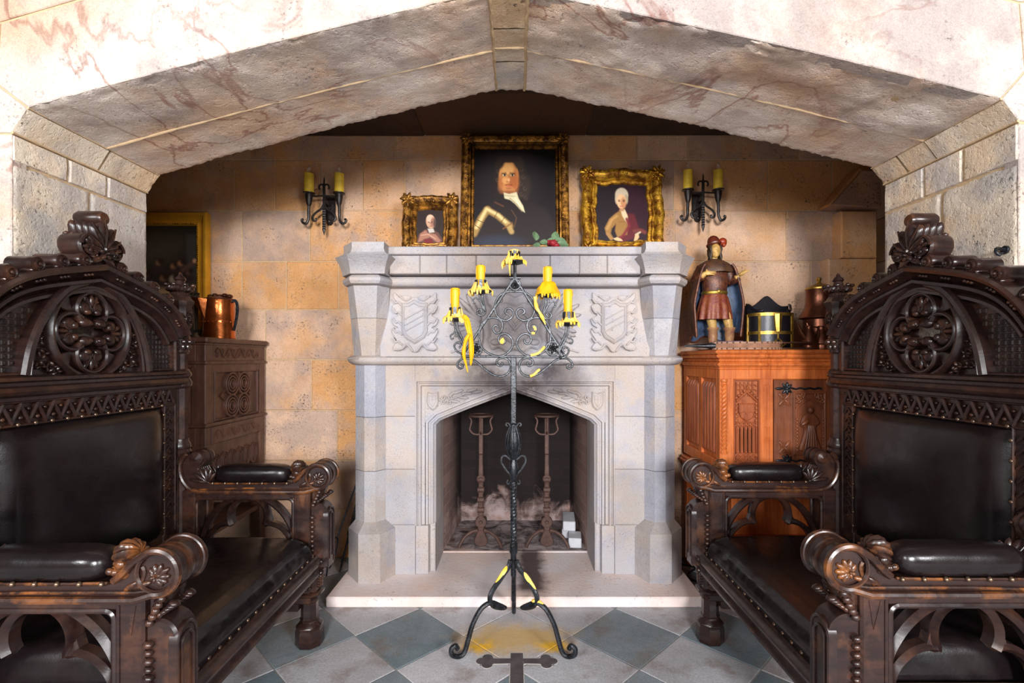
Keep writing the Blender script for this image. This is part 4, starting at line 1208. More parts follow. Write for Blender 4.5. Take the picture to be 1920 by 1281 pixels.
    def st(prof, n=8):
        mb.loft([[(r * math.cos(PI / 8 + 2 * PI / n * k), r * math.sin(PI / 8 + 2 * PI / n * k), z) for k in range(n)] for r, z in prof])
    st([(.058, .002), (.062, .008), (.062, .068), (.057, .080), (.060, .086), (.058, .094), (.044, .106), (.040, .116), (.043, .122), (.038, .130), (.037, .196), (.044, .202), (.040, .210), (.046, .222), (.062, .234), (.066, .244), (.058, .250), (.048, .254)])
    mb.box(-.046, .046, -.046, .046, .25, .44, .006)
    for k in range(4):
        for M2 in (FR((.046, 0, 0), (0, 1, 0), (0, 0, 1), (1, 0, 0)), FR((0, sg * .046, 0), (1, 0, 0), (0, 0, 1), (0, sg, 0)), FR((0, -sg * .046, 0), (1, 0, 0), (0, 0, 1), (0, -sg, 0))):
            mb.at(T(LX, LY, 0) @ M2); mb.ell((0, .272 + .017 * k, 0), (.016 - .002 * k, .014, .014), 8, 6)
            for q in (-1, 1): leaf(mb, (q * .004, .262 + .012 * k, 0), .03, .008, .010, 90 - q * 55)
    mb.build('front_leg', W, throne)
# ---- seat rails and seat
mb = MB(FR((0, 0, 0), (1, 0, 0), (0, 0, 1), (0, -1, 0)))
rp_ = [(.585, .335), (.618, .335), (.630, .343), (.630, .352), (.620, .360), (.616, .372), (.620, .382), (.632, .388), (.634, .398), (.626, .406), (.612, .410), (.606, .418), (.585, .420)]
mb.prism(rp_, -.575, .575, 0, True)
for s2 in (-1, 1):
    for z in (.347, .396): mb.ell((.630, z, s2 * .445), (.012, .013, .014), 10, 8)
mb.build('front_rail', W, throne)
mb = MB(); mb.box(-.03, .02, -.44, .44, .33, .42, .004); mb.box(0, .6, -.45, .45, .36, .40)
mb.build('seat_frame', W, throne)
mb = MB(); 
def sf(u, v):
    y = lerp(-.437, .437, v); a = 2 * v - 1
    prof_ = [(-.01, .512), (.1, .515), (.2, .518), (.3, .519), (.4, .518), (.48, .515), (.53, .510), (.562, .500), (.585, .484), (.598, .462), (.603, .44), (.601, .420), (.596, .405)]
    t = u * (len(prof_) - 1); i = min(int(t), len(prof_) - 2); q = t - i
    x = lerp(prof_[i][0], prof_[i + 1][0], q); z = lerp(prof_[i][1], prof_[i + 1][1], q)
    e = min(1, max(0, abs(a) - .90) / .10)
    z -= .105 * (1 - math.sqrt(max(0, 1 - e * e)))
    z = max(z, .404)
    puck = max(0, 1 - abs(u - .66) / .2)
    z += .004 * noise.noise(Vector((x * 5, y * 4, 1))) ; x += puck * .004 * noise.noise(Vector((y * 22, z * 30, 4)))
    return (x, y, z)
mb.grid(sf, 48, 90); seat = mb.build('seat_cushion', LE, throne, 70)
for k in range(17): stud((.600, -.42 + .0525 * k, .424), seat)
for sg in (-1, 1):
    mb = MB(); mb.box(.0, .52, sg * .46, sg * .52, .16, .21, .006); mb.build('side_stretcher', W, throne)
thr2 = copy_tree(throne)
thr2.location = (1.448, 1.79, 0); thr2.rotation_euler = (0, 0, PI)
thr2['label'] = 'carved dark wooden throne with leather seat on the right, in front of the honey-coloured cabinet'
# =================================================================== WROUGHT-IRON CANDELABRUM
IR, WX, WP = MAT['iron'], MAT['wax'], MAT['wax_pale']
YC_ = 2.28; CXw = -.015
cand = thing('candelabrum', 'tall black wrought-iron floor candelabrum with scrollwork and dripped yellow wax before the fireplace', 'candelabra', (CXw, YC_, 0))
kk = YC_ / F
def c6(x, y):           # measured scrollwork, metres in the candelabrum's own plane
    return ((820 + x / 4.575 - CX) * kk - CXw, EYE - (440 + y / 4.575 - CY) * kk)
def c6s(pts): return [c6(*p) for p in pts]
PL = FR((0, 0, 0), (1, 0, 0), (0, 0, 1), (0, -1, 0))
def rod(mb, pts, r=.0055, n=6, w=0.0, flat=None, closed=False):
    mb.tube([(u, w, v) if False else (u, -w, v) for u, v in pts], r, n, closed, True, flat)
# pole, knops
mb = MB()
mb.lathe([(.013, .30), (.014, .40), (.020, .41), (.020, .45), (.014, .455), (.012, .46), (.012, .72)], 10)
tw = [( .0045 * math.cos(k * .9), .0045 * math.sin(k * .9), .46 + .27 * k / 60) for k in range(61)]
mb.tube(tw, .0115, 8); mb.tube([(-x, -y, z) for x, y, z in tw], .0115, 8)
mb.lathe([(.013, .72), (.019, .725), (.019, .735), (.012, .74), (.020, .765), (.023, .785), (.019, .815), (.013, .835), (.016, .84), (.030, .885), (.033, .915), (.028, .95), (.016, .985), (.014, .995), (.018, 1.0), (.013, 1.005)], 12)
mb.box(-.013, .013, -.013, .013, 1.0, 1.305, .003)
mb.build('pole', IR, cand)
mb = MB()
for k in range(8):
    a = PI / 4 * k; c, s_ = math.cos(a), math.sin(a)
    mb.tube([(c * r, s_ * r, z) for r, z in ((.013, .838), (.030, .875), (.036, .912), (.031, .95), (.014, .992))], .0032, 5)
mb.build('cage_knop', IR, cand)
for sg in (-1, 1):
    mb = MB()
    rod(mb, [(sg * x, z) for x, z in smooth([(.012, .765), (.035, .79), (.055, .825), (.052, .848), (.035, .852), (.015, .835)], 6)], .006)
    rod(mb, [(sg * x, z) for x, z in smooth([(.014, .735), (.022, .722), (.03, .73), (.026, .742)], 5)], .0042)
    rod(mb, [(sg * x, z) for x, z in smooth([(.012, .985), (.022, 1.0), (.032, 1.002), (.034, .992), (.027, .989)], 5)], .0042)
    mb.build('knop_scroll', IR, cand)
# three legs
lpu = smooth([(.016, .375), (.028, .345), (.066, .303), (.108, .258), (.122, .222), (.106, .190), (.072, .172), (.036, .163)], 5)
lp = smooth([(.044, .163), (.080, .186), (.118, .205), (.165, .190), (.205, .135), (.228, .07), (.246, .022), (.272, .011), (.302, .026), (.307, .052), (.289, .062), (.277, .045)], 5)
for az in (-150, -30, 90):
    c, s_ = math.cos(R(az)), math.sin(R(az))
    q = 1.0 if az != 90 else .92
    mb = MB(); mb.tube([(c * r * q, s_ * r * q, z) for r, z in lp], [min(.0110, .005 + .003 * i) for i in range(len(lp))], 8)
    mb.tube([(c * r * q, s_ * r * q, z) for r, z in lpu], [min(.0115, .005 + .003 * (len(lpu) - 1 - i)) for i in range(len(lpu))], 8)
    lg = mb.build('leg', IR, cand)
    if az != 90:
        mb = MB(); seg = lpu[5:14] if az == -150 else lpu[8:18]
        mb.tube([(c * (r + .0035), s_ * (r + .0035), z + .006) for r, z in seg], [.005, .010, .011, .0115, .010, .009, .008, .006, .003][:len(seg)] + [.003] * max(0, len(seg) - 9), 7)
        if az == -30: mb.tube([(c * r, s_ * r, z + .008) for r, z in lp[7:15]], [.004, .009, .010, .010, .009, .008, .006, .003], 7)
        mb.build('wax_run', WP, lg)
# scrollwork head
mb = MB()
apx = c6(665, 372)
rod(mb, c6s([(665, 372), (210, 1042)]), .0062, 6); rod(mb, c6s([(665, 372), (1100, 1052)]), .0062, 6)
rod(mb, c6s([(205, 1042), (1105, 1052)]), .0055, 6); rod(mb, c6s([(620, 372), (715, 372)]), .006, 6)
rod(mb, c6s([(665, 255), (665, 375)]), .008, 8)
rod(mb, c6s(arc(667, 430, 45, 0, 360, 24)[:-1]), .005, 6, closed=True)
fr_ = mb.build('triangular_frame', IR, cand)
def mx(pts): return [(1330 - x, y) for x, y in pts]
heart = smooth([(667, 488), (600, 492), (535, 525), (498, 590), (497, 660), (530, 718), (590, 738), (640, 708), (650, 662), (622, 634), (590, 642), (582, 668), (602, 684)], 6)
bigc = smooth([(520, 792), (508, 780), (486, 786), (478, 812), (500, 844), (540, 836), (560, 790), (545, 738), (490, 714), (425, 724), (376, 780), (358, 860), (372, 950), (425, 1010), (510, 1042), (580, 1030), (635, 975), (648, 918), (615, 866), (570, 850), (532, 872), (526, 910), (552, 938), (582, 922), (578, 900)], 6)
low = smooth([(196, 1118), (214, 1120), (216, 1140), (196, 1148), (172, 1128), (182, 1090), (230, 1062), (310, 1076), (390, 1140), (470, 1198), (545, 1216), (605, 1190), (630, 1130), (608, 1076), (560, 1058), (516, 1076), (512, 1110), (540, 1128), (560, 1108), (545, 1098)], 6)
for nm, pts in (('heart_scroll', heart), ('s_scroll', bigc), ('lower_scroll', low)):
    for f in (0, 1):
        mb = MB(); rod(mb, c6s(mx(pts) if f else pts), .0052, 6); mb.build('scroll', IR, fr_)
for cx_, r_ in ((330, 52), (990, 58)):
    mb = MB(); rod(mb, c6s(arc(cx_, 978, r_, 0, 360, 24)[:-1]), .005, 6, closed=True)
    rosette(mb.at(PL @ T(*c6(cx_, 978), 0)), (0, 0, 0), .024, 6, .006); mb.build('corner_ring', IR, fr_)
mb = MB(PL @ T(*c6(667, 430), 0)); rosette(mb, (0, 0, 0), .019, 6, .006); mb.build('ring_boss', IR, fr_)
# arms, cups and candles
def drip(mb, pts, r0):
    m = len(pts)
    mb.tube(pts, [r0 * (1 - .75 * (i / (m - 1)) ** 2) * (1 + .25 * math.sin(i * 2.3)) for i in range(m)], 7)
cups = {'lu': (375, 505, 56), 'll': (160, 740, 58), 'tp': (662, 248, 46), 'ru': (945, 535, 56), 'rl': (1115, 778, 56)}
fw = {'lu': .02, 'll': .03, 'tp': 0, 'ru': .02, 'rl': .03}
heavy = {'ru'}
rd = random.Random(3)
cup_o = {}
for key, (cx_, cy_, rr_) in cups.items():
    u, v = c6(cx_, cy_); w = fw[key]
    arm = bpy.data.objects.new('candle_arm', None); COL.objects.link(arm); arm.parent = cand
    mb = MB(T(u, -w, v))
    R0 = .052
    mb.lathe([(.004, -.008), (.018, -.006), (R0, .004), (R0 + .001, .008), (.03, .004), (.012, .002), (.012, .004)], 22)
    for k in range(7):
        a = 2 * PI * k / 7 + .3
        mb.at(T(u, -w, v) @ RZ(a)); mb.box(.0225, .026, -.008, .008, .002, .058, .001)
    mb.at(T(u, -w, v)); mb.lathe([(.022, .0), (.0225, .03)], 16, caps=False)
    mb.build('drip_cup', IR, arm)
    if key != 'tp':
        mb = MB()
        sgn = 1 if key[0] == 'l' else -1
        X = (lambda pts: pts) if sgn == 1 else (lambda pts: [(2 * cx_ - x + 0, y) for x, y in pts])
        if key[1] == 'l':
            for o_ in (0, 22):
                rod(mb, c6s(X(smooth([(cx_ - 5 + o_, cy_ + 8), (cx_ + o_, cy_ + 70), (cx_ + 30 + o_, cy_ + 140), (cx_ + 70 + o_ * .4, cy_ + 215), (cx_ + 55, cy_ + 290)], 5))), .0045, 6, w)
            rod(mb, c6s(X(smooth([(cx_ + 60, cy_ + 285), (cx_ + 15, cy_ + 262), (cx_ - 8, cy_ + 215), (cx_ + 22, cy_ + 186), (cx_ + 48, cy_ + 210), (cx_ + 30, cy_ + 236)], 6))), .0045, 6, w)
            rod(mb, c6s(X(smooth([(cx_ + 62, cy_ + 210), (cx_ + 40, cy_ + 150), (cx_ + 0, cy_ + 110), (cx_ - 40, cy_ + 130), (cx_ - 30, cy_ + 160), (cx_ - 12, cy_ + 148)], 6))), .0035, 6, w)
        else:
            for o_ in (0, 24):
                rod(mb, c6s(X(smooth([(cx_ - 8 + o_, cy_ + 8), (cx_ - 5 + o_, cy_ + 60), (cx_ + 14 + o_ * .7, cy_ + 110), (cx_ + 40, cy_ + 160)], 5))), .0045, 6, w)
            rod(mb, c6s(X(smooth([(cx_ + 42, cy_ + 160), (cx_ + 20, cy_ + 190), (cx_ - 20, cy_ + 184), (cx_ - 30, cy_ + 155), (cx_ - 5, cy_ + 138), (cx_ + 12, cy_ + 158), (cx_ - 4, cy_ + 168)], 6))), .0045, 6, w)
            rod(mb, c6s(X(smooth([(cx_ + 28, cy_ + 125), (cx_ + 0, cy_ + 80), (cx_ - 40, cy_ + 44), (cx_ - 66, cy_ + 62), (cx_ - 62, cy_ + 88), (cx_ - 46, cy_ + 82)], 6))), .0035, 6, w)
        mb.build('arm_scroll', IR, arm)
    # wax that has run over cup and pan
    mb = MB(T(u, -w, v)); hv = key in heavy
    def wv(a, t):
        r = lerp(.022, .047, min(1, t * 1.05)) + .004 * math.sin(a * 5 + t * 3)
        return r
    ringsN = []
    top = .045 if not hv else .066
    for j in range(9):
        t = j / 8
        ring_ = []
        for i in range(28):
            a = 2 * PI * i / 28
            nz = noise.noise(Vector((math.cos(a) * 2.2, math.sin(a) * 2.2, t * 2 + cx_)))
            if hv: r = max(.0225, lerp(.025, .056, t ** .8) + .009 * nz); z = lerp(top, .006, t ** 1.05) + .006 * nz
            else: r = lerp(.0275, .055, t ** 1.5) + .007 * nz; z = lerp(.028 + .03 * max(0, nz), .008, t ** .6) + .005 * nz
            ring_.append((r * math.cos(a), r * math.sin(a), z))
        ringsN.append(ring_)
    mb.loft(ringsN, False)
    for k in range(18 if not hv else 26):
        a = rd.uniform(0, 2 * PI); c, s_ = math.cos(a), math.sin(a); L = rd.uniform(.003, .015)
        mb.tube([(c * .047, s_ * .047, .010), (c * .053, s_ * .053, .004), (c * .0535, s_ * .0535, -L)], [.006, .0058, .0025], 6)
    for k in range(6):
        a = rd.uniform(0, 2 * PI); c, s_ = math.cos(a), math.sin(a); tz = rd.uniform(.04, .062)
        mb.tube([(c * .0275, s_ * .0275, tz), (c * .0300, s_ * .0300, .035), (c * .036, s_ * .036, .016), (c * .044, s_ * .044, .008)], [.0025, .005, .009, .010], 7)
    if key == 'tp':
        mb.lathe([(0, .05), (.012, .052), (.02, .044), (.026, .05), (.027, .058), (.022, .062), (.012, .060), (.006, .066), (0, .068)], 14)
        drip(mb, [(-.02, -.03, .004), (-.022, -.04, -.02), (-.021, -.036, -.045), (-.020, -.03, -.062)], .005)
        drip(mb, [(-.053, -.01, .004), (-.056, -.012, -.012), (-.055, -.01, -.028)], .006)
    mb.build('dripped_wax', [WX if hv else WP], arm)
    if key == 'll':
        mb = MB()
        g = lambda pts: [(a, -w - .045 + .004 * i, b) for i, (a, b) in enumerate(c6s(pts))]
        s1 = g(smooth([(235, 712), (268, 735), (285, 800), (292, 870), (298, 940), (300, 1010), (296, 1065), (290, 1120)], 2))
        mb.tube(s1, [.010, .012, .011, .010, .010, .011, .012, .012, .012, .013, .012, .011, .008, .006, .003][:len(s1)], 7)
        s2 = g(smooth([(288, 860), (262, 900), (245, 950), (236, 1010), (240, 1060), (252, 1110), (266, 1180)], 2))
        mb.tube(s2, [.006, .008, .009, .008, .007, .009, .009, .008, .007, .006, .005, .004, .002][:len(s2)], 7)
        s3 = g(smooth([(270, 735), (255, 770), (285, 880)], 3)); mb.tube(s3, .006, 6)
        mb.build('wax_stalactite', WX, arm)
    if key == 'ru':
        mb = MB()
        s1 = [(a, -w - .02 - .012, b) for a, b in c6s(smooth([(835, 545), (838, 590), (850, 640), (880, 690), (905, 740), (922, 778)], 3))]
        mb.tube(s1, [.009, .008, .007, .007, .009, .010, .008, .007, .006, .007, .009, .008, .006, .005, .004, .002][:len(s1)], 7)
        mb.tube([(a, -w - .026, b) for a, b in c6s([(840, 600), (842, 640), (858, 668)])], [.004, .006, .003], 6)
        mb.build('wax_run', WP, arm)
for pts in ([(556, 890), (566, 912), (556, 930), (545, 916), (556, 900)], [(808, 850), (822, 846), (836, 850)], [(800, 1036), (860, 1020), (905, 980), (918, 960)], [(795, 1215), (830, 1200), (865, 1165), (880, 1160)], [(822, 790), (836, 800), (840, 822)]):
    mb = MB(); mb.tube([(a, -.006, b) for a, b in c6s(smooth(pts, 3))], .0062, 7); mb.build('wax_run', WP, fr_)
# the four standing candles
cd = {'lu': ((375, 385), (375, 272), 'yellow candle in the upper left cup of the iron candelabrum'),
      'll': ((180, 625), (180, 468), 'yellow candle in the lower left cup, above the long wax drip'),
      'ru': ((945, 385), (945, 284), 'yellow candle in the upper right cup, above the thickest wax'),
      'rl': ((1117, 650), (1117, 478), 'yellow candle in the lower right cup of the iron candelabrum')}
for key, (b, t, lab) in cd.items():
    u, v0 = c6(cups[key][0] if key != 'll' else 165, cups[key][1]); u = c6(t[0], 0)[0] if key != 'll' else u + .004; v1 = c6(*t)[1]
    w = fw[key]
    if key == 'll': u = c6(176, 0)[0] - 0.0
    if key == 'rl': u = c6(1116, 0)[0]
    o = thing('candle', lab, 'candle', (CXw + c6(cups[key][0], 0)[0], YC_ - w, v0), 0, 'candles in the iron candelabrum')
    h = v1 - v0; mb = MB()
    mb.lathe([(.0192, .007), (.0195, h * .6), (.0200, h * .9), (.0192, h - .004), (.0165, h), (.012, h - .006), (0, h - .007)], 22)
    for k in range(6):
        a = k * 1.1; mb.tube([(.019 * math.cos(a), .019 * math.sin(a), h - .002), (.0198 * math.cos(a), .0198 * math.sin(a), h - .03), (.0195 * math.cos(a), .0195 * math.sin(a), h - .03 - .012 * k)], [.002, .003, .0016], 5)
    mb.build('wax_column', WX, o)
    mb = MB(); mb.tube([(0, 0, h - .008), (.001, 0, h + .004), (.003, 0, h + .008)], .0014, 5); mb.build('wick', MAT['cable'], o)

# =================================================================== ANDIRONS
RU = MAT['rust']
and1 = thing('andiron', 'rusty iron andiron with basket top left of the candelabrum pole', 'andiron', (-.236, 3.262, .070), 0, 'andirons in the fire opening')
mb = MB(PL)
st_ = [(-.017, .10), (-.019, .56), (-.012, .62), (.012, .62), (.019, .56), (.017, .10)]
for z0, z1, w in ((.10, .20, .020), (.44, .60, .0165)):
    mb.prism([(-w, z0), (w, z0), (w * .8, z1), (-w * .8, z1)], -.012, .012, .004, True)
mb.prism([(-.016, .18), (.016, .18), (.016, .48), (-.016, .48)], -.008, .008, .003, True)
for k in range(4):
    z = .235 + .066 * k
    mb.lathe([], 3) if False else None
    mb.at(PL @ T(0, z, .004) @ RY(PI / 2)); mb.lathe([(.0, -.022), (.017, -.022), (.019, -.018), (.019, .018), (.017, .022), (0, .022)], 14); mb.at(PL)
    mb.box(-.014, .014, z + .026, z + .040, .0, .014, .003)
for z, r in ((.438, .028), (.155, .038)):
    mb.at(PL @ T(0, z, -.006)); mb.lathe([(r, 0), (r, .016), (r - .004, .02), (.013, .02), (.012, .026), (.008, .030), (0, .030)], 20); mb.at(PL)
mb.prism(smooth([(-.038, .15), (-.022, .115), (-.026, .08), (-.038, .05), (-.045, .022), (-.03, .0), (0, -.008), (.03, .0), (.045, .022), (.038, .05), (.026, .08), (.022, .115), (.038, .15), (0, .175)], 4), -.006, .008, .004, True)
mb.build('upright', RU, and1)
for sg in (-1, 1):
    mb = MB(); mb.tube([(sg * x, -y, z) for x, y, z in smooth([(.02, .01, .095), (.05, .02, .098), (.095, .04, .075), (.125, .055, .035), (.137, .062, .007)], 6)], [.012] * 25, 8, flat=(1, .8))
    mb.ell((sg * .028, -.012, .10), (.014, .012, .014), 10, 8)
    mb.build('foot', RU, and1)
mb = MB(); mb.tube([(0, .02, .04), (0, .2, .045), (0, .42, .045), (0, .45, .018)], .014, 6); mb.build('log_bar', RU, and1)
mb = MB()
mb.box(-.014, .014, -.006, .006, .6, .84, .003)
mb.tube([(.08 * math.cos(a * PI / 14), .08 * math.sin(a * PI / 14), .855) for a in range(28)], .0075, 6, True)
mb.lathe([(.06, .848), (.074, .85), (.074, .856), (.06, .858)], 28)
for sg in (-1, 1):
    mb.tube([(sg * x, -.004, z) for x, z in smooth([(.078, .85), (.062, .82), (.068, .785), (.072, .76), (.05, .735), (.02, .73), (.0, .735)], 5)], .0065, 6)
    mb.tube([(0, sg * .075, .85), (0, sg * .06, .80), (0, sg * .06, .76), (0, sg * .01, .735)], .0065, 6)
mb.build('cup_basket', RU, and1)
and2 = copy_tree(and1); and2.location = (.197, 3.262, .070); and2['label'] = 'rusty iron andiron with basket top right of the pole, beside the white bricks'
# stacked whitewashed bricks at the right of the fire
for k, (x, y, z, rz, lab) in enumerate(((.385, 3.29, .066, 84, 'lower whitewashed brick lying in front of the stack in the fire opening'), (.362, 3.50, .067, 84, 'whitewashed brick lying under the top brick in the fire opening'), (.362, 3.46, .1315, 86, 'topmost whitewashed brick of the small stack beside the andiron'))):
    mb = MB(); mb.box(-.11 if k else -.07, .11 if k else .07, -.042, .042, 0, .064, .005)
    o = mb.build('brick', MAT['white_brick'], None, 35, (x, y, z)); o.rotation_euler = (0, 0, R(rz))
    tag(o, lab, 'brick', 'white bricks in the fire opening')
# fire irons leaning at the left side of the chimneypiece
def Pz(px, py, Y): return P(px, py, Y)
mb = MB(); a = P(668, 908, 3.0); b = P(633, 1006, 2.96)
f1 = thing('toasting_fork', 'long black two-pronged fire fork leaning beside the fireplace column', 'fire iron', (0, 0, 0))
mb.tube([a, b], .0055, 8); mb.build('shaft', IR, f1)
mb = MB(); t1, t2 = P(612, 1069, 2.93), P(623, 1062, 2.93)
t1.z = .012
mb.tube(smooth([t1, P(619, 1030, 2.94), P(625, 1012, 2.955), P(631, 1008, 2.96), P(633, 1016, 2.955), P(628, 1040, 2.94), P(618, 1066, 2.925)], 5), .005, 7)
mb.build('prongs', IR, f1)
f2 = thing('fire_tongs', 'black iron fire tongs leaning at the column base, right of the fork', 'fire iron', (0, 0, 0))
mb = MB(); e = P(637, 1061, 2.99); e.z = .012
mb.tube([P(668, 945, 3.04), P(655, 1000, 3.0), e], [.006, .008, .005], 8); mb.tube([P(669, 962, 3.05), P(657, 1000, 3.01), P(640, 1054, 3.0)], [.006, .008, .005], 8); mb.build('tong_bar', IR, f2)
mb = MB(T(*P(655.5, 1000, 3.0))); mb.ell((0, 0, 0), (.016, .012, .022), 10, 8); mb.build('hinge', IR, f2)

# =================================================================== WALL SCONCES
SI = MAT['sconce_iron']
sc1 = thing('wall_sconce', 'black iron two-armed wall sconce left of the mantel, above the bare stone', 'sconce', (-1.2145, 3.125, 2.34), 0, 'iron wall sconces')
mb = MB(PL); mb.tube([], 1) if False else None
mb = MB()
mb.tube([(0, 0, z) for z in (-.10, .06)], .011, 4, flat=(1, .6), rot=PI / 4)
tw = [(0, 0, -.10 - .14 * k / 24) for k in range(25)]
for q in range(25):
    pass
rgs = []
for k in range(25):
    a = k * .55; z = -.10 - .13 * k / 24; r = .0115
    rgs.append([(r * math.cos(a + PI / 2 * j), r * math.sin(a + PI / 2 * j), z) for j in range(4)])
mb.loft(rgs[::-1]); mb.lathe([(0, -.268), (.010, -.235), (.0105, -.228)], 8)
mb.tube([(0, 0, .05), (0, 0, .065), (.001, 0, .085), (0, 0, .105)], [.009, .006, .005, .001], 6)
mb.build('twisted_spike', SI, sc1)
for sg in (-1, 1):
    mb = MB()
    mb.tube([(sg * x, 0, z) for x, z in smooth([(.0, .045), (.012, .055), (.026, .052), (.032, .036), (.026, .026)], 5)], [.006] * 21, 6)
    mb.build('finial_scroll', SI, sc1)
    arm = bpy.data.objects.new('sconce_arm', None); COL.objects.link(arm); arm.parent = sc1
    mb = MB(); mb.tube([(0, .0, -.015), (sg * .05, .006, -.016), (sg * .095, .0, -.018)], .006, 6)
    mb.tube([(sg * x, 0, z) for x, z in smooth([(.004, -.075), (.02, -.1), (.055, -.125), (.072, -.15), (.068, -.172), (.052, -.172), (.052, -.156)], 5)], .007, 7)
    mb.build('brace', SI, arm)
    mb = MB(T(sg * .095, 0, 0)); mb.lathe([(.008, -.085), (.016, -.065), (.022, -.03), (.024, -.008), (.036, -.004), (.037, .002), (.03, .004), (.0, .004)], 16)
    mb.at(Matrix()); mb.tube([(sg * x, 0, z) for x, z in smooth([(.095, -.07), (.097, -.12), (.098, -.16), (.112, -.19), (.132, -.186), (.14, -.17), (.130, -.163)], 5)], [.010] * 8 + [.009] * 8 + [.008] * 20, 8)
    mb.build('candle_socket', SI, arm)
    mb = MB(T(sg * .095, 0, 0)); rg = []
    for j in range(8):
        z = .003 + .119 * j / 7
        rg.append([((.0295 + .0012 * noise.noise(Vector((i * .9, sg, 0)))) * math.cos(2 * PI * i / 26), (.0295 + .0012 * noise.noise(Vector((i * .9, sg, 0)))) * math.sin(2 * PI * i / 26), z) for i in range(26)])
    mb.loft(rg); ca = mb.build('candle_sleeve', MAT['wax_dull'], arm)
    mb = MB(T(sg * .095, 0, .122)); mb.lathe([(.007, -.002), (.007, .008), (.011, .018), (.011, .026), (.006, .042), (.002, .055), (0, .057)], 14)
    mb.build('flame_bulb', MAT['bulb'], ca)
mb = MB(FR((0, .10, -.07), (1, 0, 0), (0, 0, 1), (0, -1, 0)))
mb.prism([(-.037, .085), (.037, .085), (.037, -.05), (.028, -.072)] + arc(0, -.085, .022, 20, -200, 10) + [(-.028, -.072), (-.037, -.05)], 0, .012, .004)
mb.lathe([(0, .02), (.012, .02), (.014, .012)][::-1], 12)
mb.at(Matrix()); mb.box(-.012, .012, 0, .092, -.06, -.035, .004); mb.ell((0, .085, -.155), (.014, .012, .014), 10, 8)
mb.build('back_plate', SI, sc1)
sc2 = copy_tree(sc1); sc2.location = (1.1735, 3.125, 2.361); sc2['label'] = 'black iron two-armed wall sconce right of the mantel, above the painted statue'
# =================================================================== LEFT CABINET
OD, OK_, OC = MAT['oak_dark'], MAT['oak'], MAT['oak_carve']
lc = thing('carved_cabinet', 'dark carved oak cabinet on legs, behind the left throne, carrying the copper pitcher', 'cabinet', (-1.624, 2.586, 0))
# local: x to the left is negative, y runs back to the wall
D_, W_ = .61, .86
mb = MB(); mb.box(-W_ - .02, .022, -.025, D_ + .002, 1.383, 1.41, .006); mb.box(-W_, .008, -.008, D_, 1.37, 1.384, .004)
mb.build('top_board', OD, lc)
mb = MB()
mb.box(-W_ + .02, -.014, .014, D_ - .01, .86, 1.372)
for x0, x1 in ((-.075, 0), (-W_, -W_ + .075)):
    for y0, y1 in ((0, .075), (D_ - .06, D_)):
        mb.box(x0, x1, y0, y1, .84, 1.375, .004)
mb.box(-.03, .0012, .05, D_ - .03, 1.285, 1.375, .003); mb.box(-.03, .004, .05, D_ - .03, .84, .935, .003); mb.box(-.03, -.002, .05, D_ - .03, 1.225, 1.27, .003)
mb.box(-W_ + .05, -.05, -.0012, .03, 1.25, 1.375, .003); mb.box(-W_ + .05, -.05, -.0012, .03, .84, .935, .003)
mb.at(FR((0, 0, 0), (1, 0, 0), (0, 0, 1), (0, -1, 0)))
mb.at(Matrix())
for z in (1.277, .945):
    mb.box(-W_ - .006, .012, -.012, D_, z - .010, z + .010, .006)
mb.build('carcass', OD, lc)
for k, (x0, x1, y0, y1) in enumerate(((-.075, 0, 0, .075), (-.06, 0, D_ - .06, D_), (-W_, -W_ + .075, 0, .075), (-W_, -W_ + .06, D_ - .06, D_))):
    mb = MB(); mb.box(x0, x1, y0, y1, .002, .85, .005); mb.box(x0 - .006, x1 + .006, y0 - .006, y1 + .006, .002, .06, .006); mb.build('leg', OD, lc)
mb = MB(); mb.box(-W_ + .01, -.01, .01, D_ - .01, .345, .375, .004); mb.build('lower_shelf', OD, lc)
SD = FR((.0, 0, 0), (0, 1, 0), (0, 0, 1), (1, 0, 0))      # side face: u = y, v = z
mb = MB(SD)
cy_, cz_ = .305, 1.092
for sy in (-1, 1):
    for sz in (-1, 1):
        for r, wd in ((.062, .010), (.043, .008), (.026, .007)):
            mb.bar(arc(cy_ + sy * .058, cz_ + sz * .062, r, 0, 360, 26)[:-1], wd, -.014, .006 + .0007 * (sy * 2 + sz), closed=True)
        mb.tube([(p[0], p[1], -.006) for p in spiral(cy_ + sy * .058, cz_ + sz * .062, .02, .004, 90, 1.4 * sy, 14)], .004, 5)
for ang in (0, 90, 180, 270):
    c, s_ = math.cos(R(ang)), math.sin(R(ang))
    mb.ell((cy_ + c * .14, cz_ + s_ * .145, -.008), (.016, .010, .008), 8, 6, RZ(R(ang)))
    mb.bar([(cy_ + c * .115 - s_ * .03, cz_ + s_ * .12 + c * .03), (cy_ + c * .155, cz_ + s_ * .16), (cy_ + c * .115 + s_ * .03, cz_ + s_ * .12 - c * .03)], .008, -.014, -.004)
mb.bar([(.085, .965), (.085, 1.225), (.53, 1.225), (.53, .965)], .008, -.016, .0, closed=True)
mb.build('quatrefoil_panel', OD, lc)
for z, h in ((1.33, .026), (.888, .024)):
    mb = MB(SD)
    pts = [(.085 + .0105 * k, z + h * math.sin(k * .62)) for k in range(42)]
    mb.bar(pts, .008, 0, .008)
    for k in range(9):
        for t in range(1):
            mb.tube([(p[0], p[1], .002) for p in spiral(.1 + .0515 * k, z + (h * .45 if k % 2 == 0 else -h * .45) * -1, .015, .004, 90 + 180 * (k % 2), 1.1 * (1 if k % 2 else -1), 12)], .004, 5)
    mb.build('scroll_carving', OD, lc)
mb = MB(SD)
ap_ = [(.075, .84)]
for k in range(6):
    c0 = .11 + .078 * k
    ap_ += [(c0 - .036, .66 + .012), (c0 - .02, .655), (c0, .648), (c0 + .02, .655), (c0 + .036, .672)]
ap_ += [(D_ - .06, .84)]
mb.prism(ap_, -.03, -.012, .003, True)
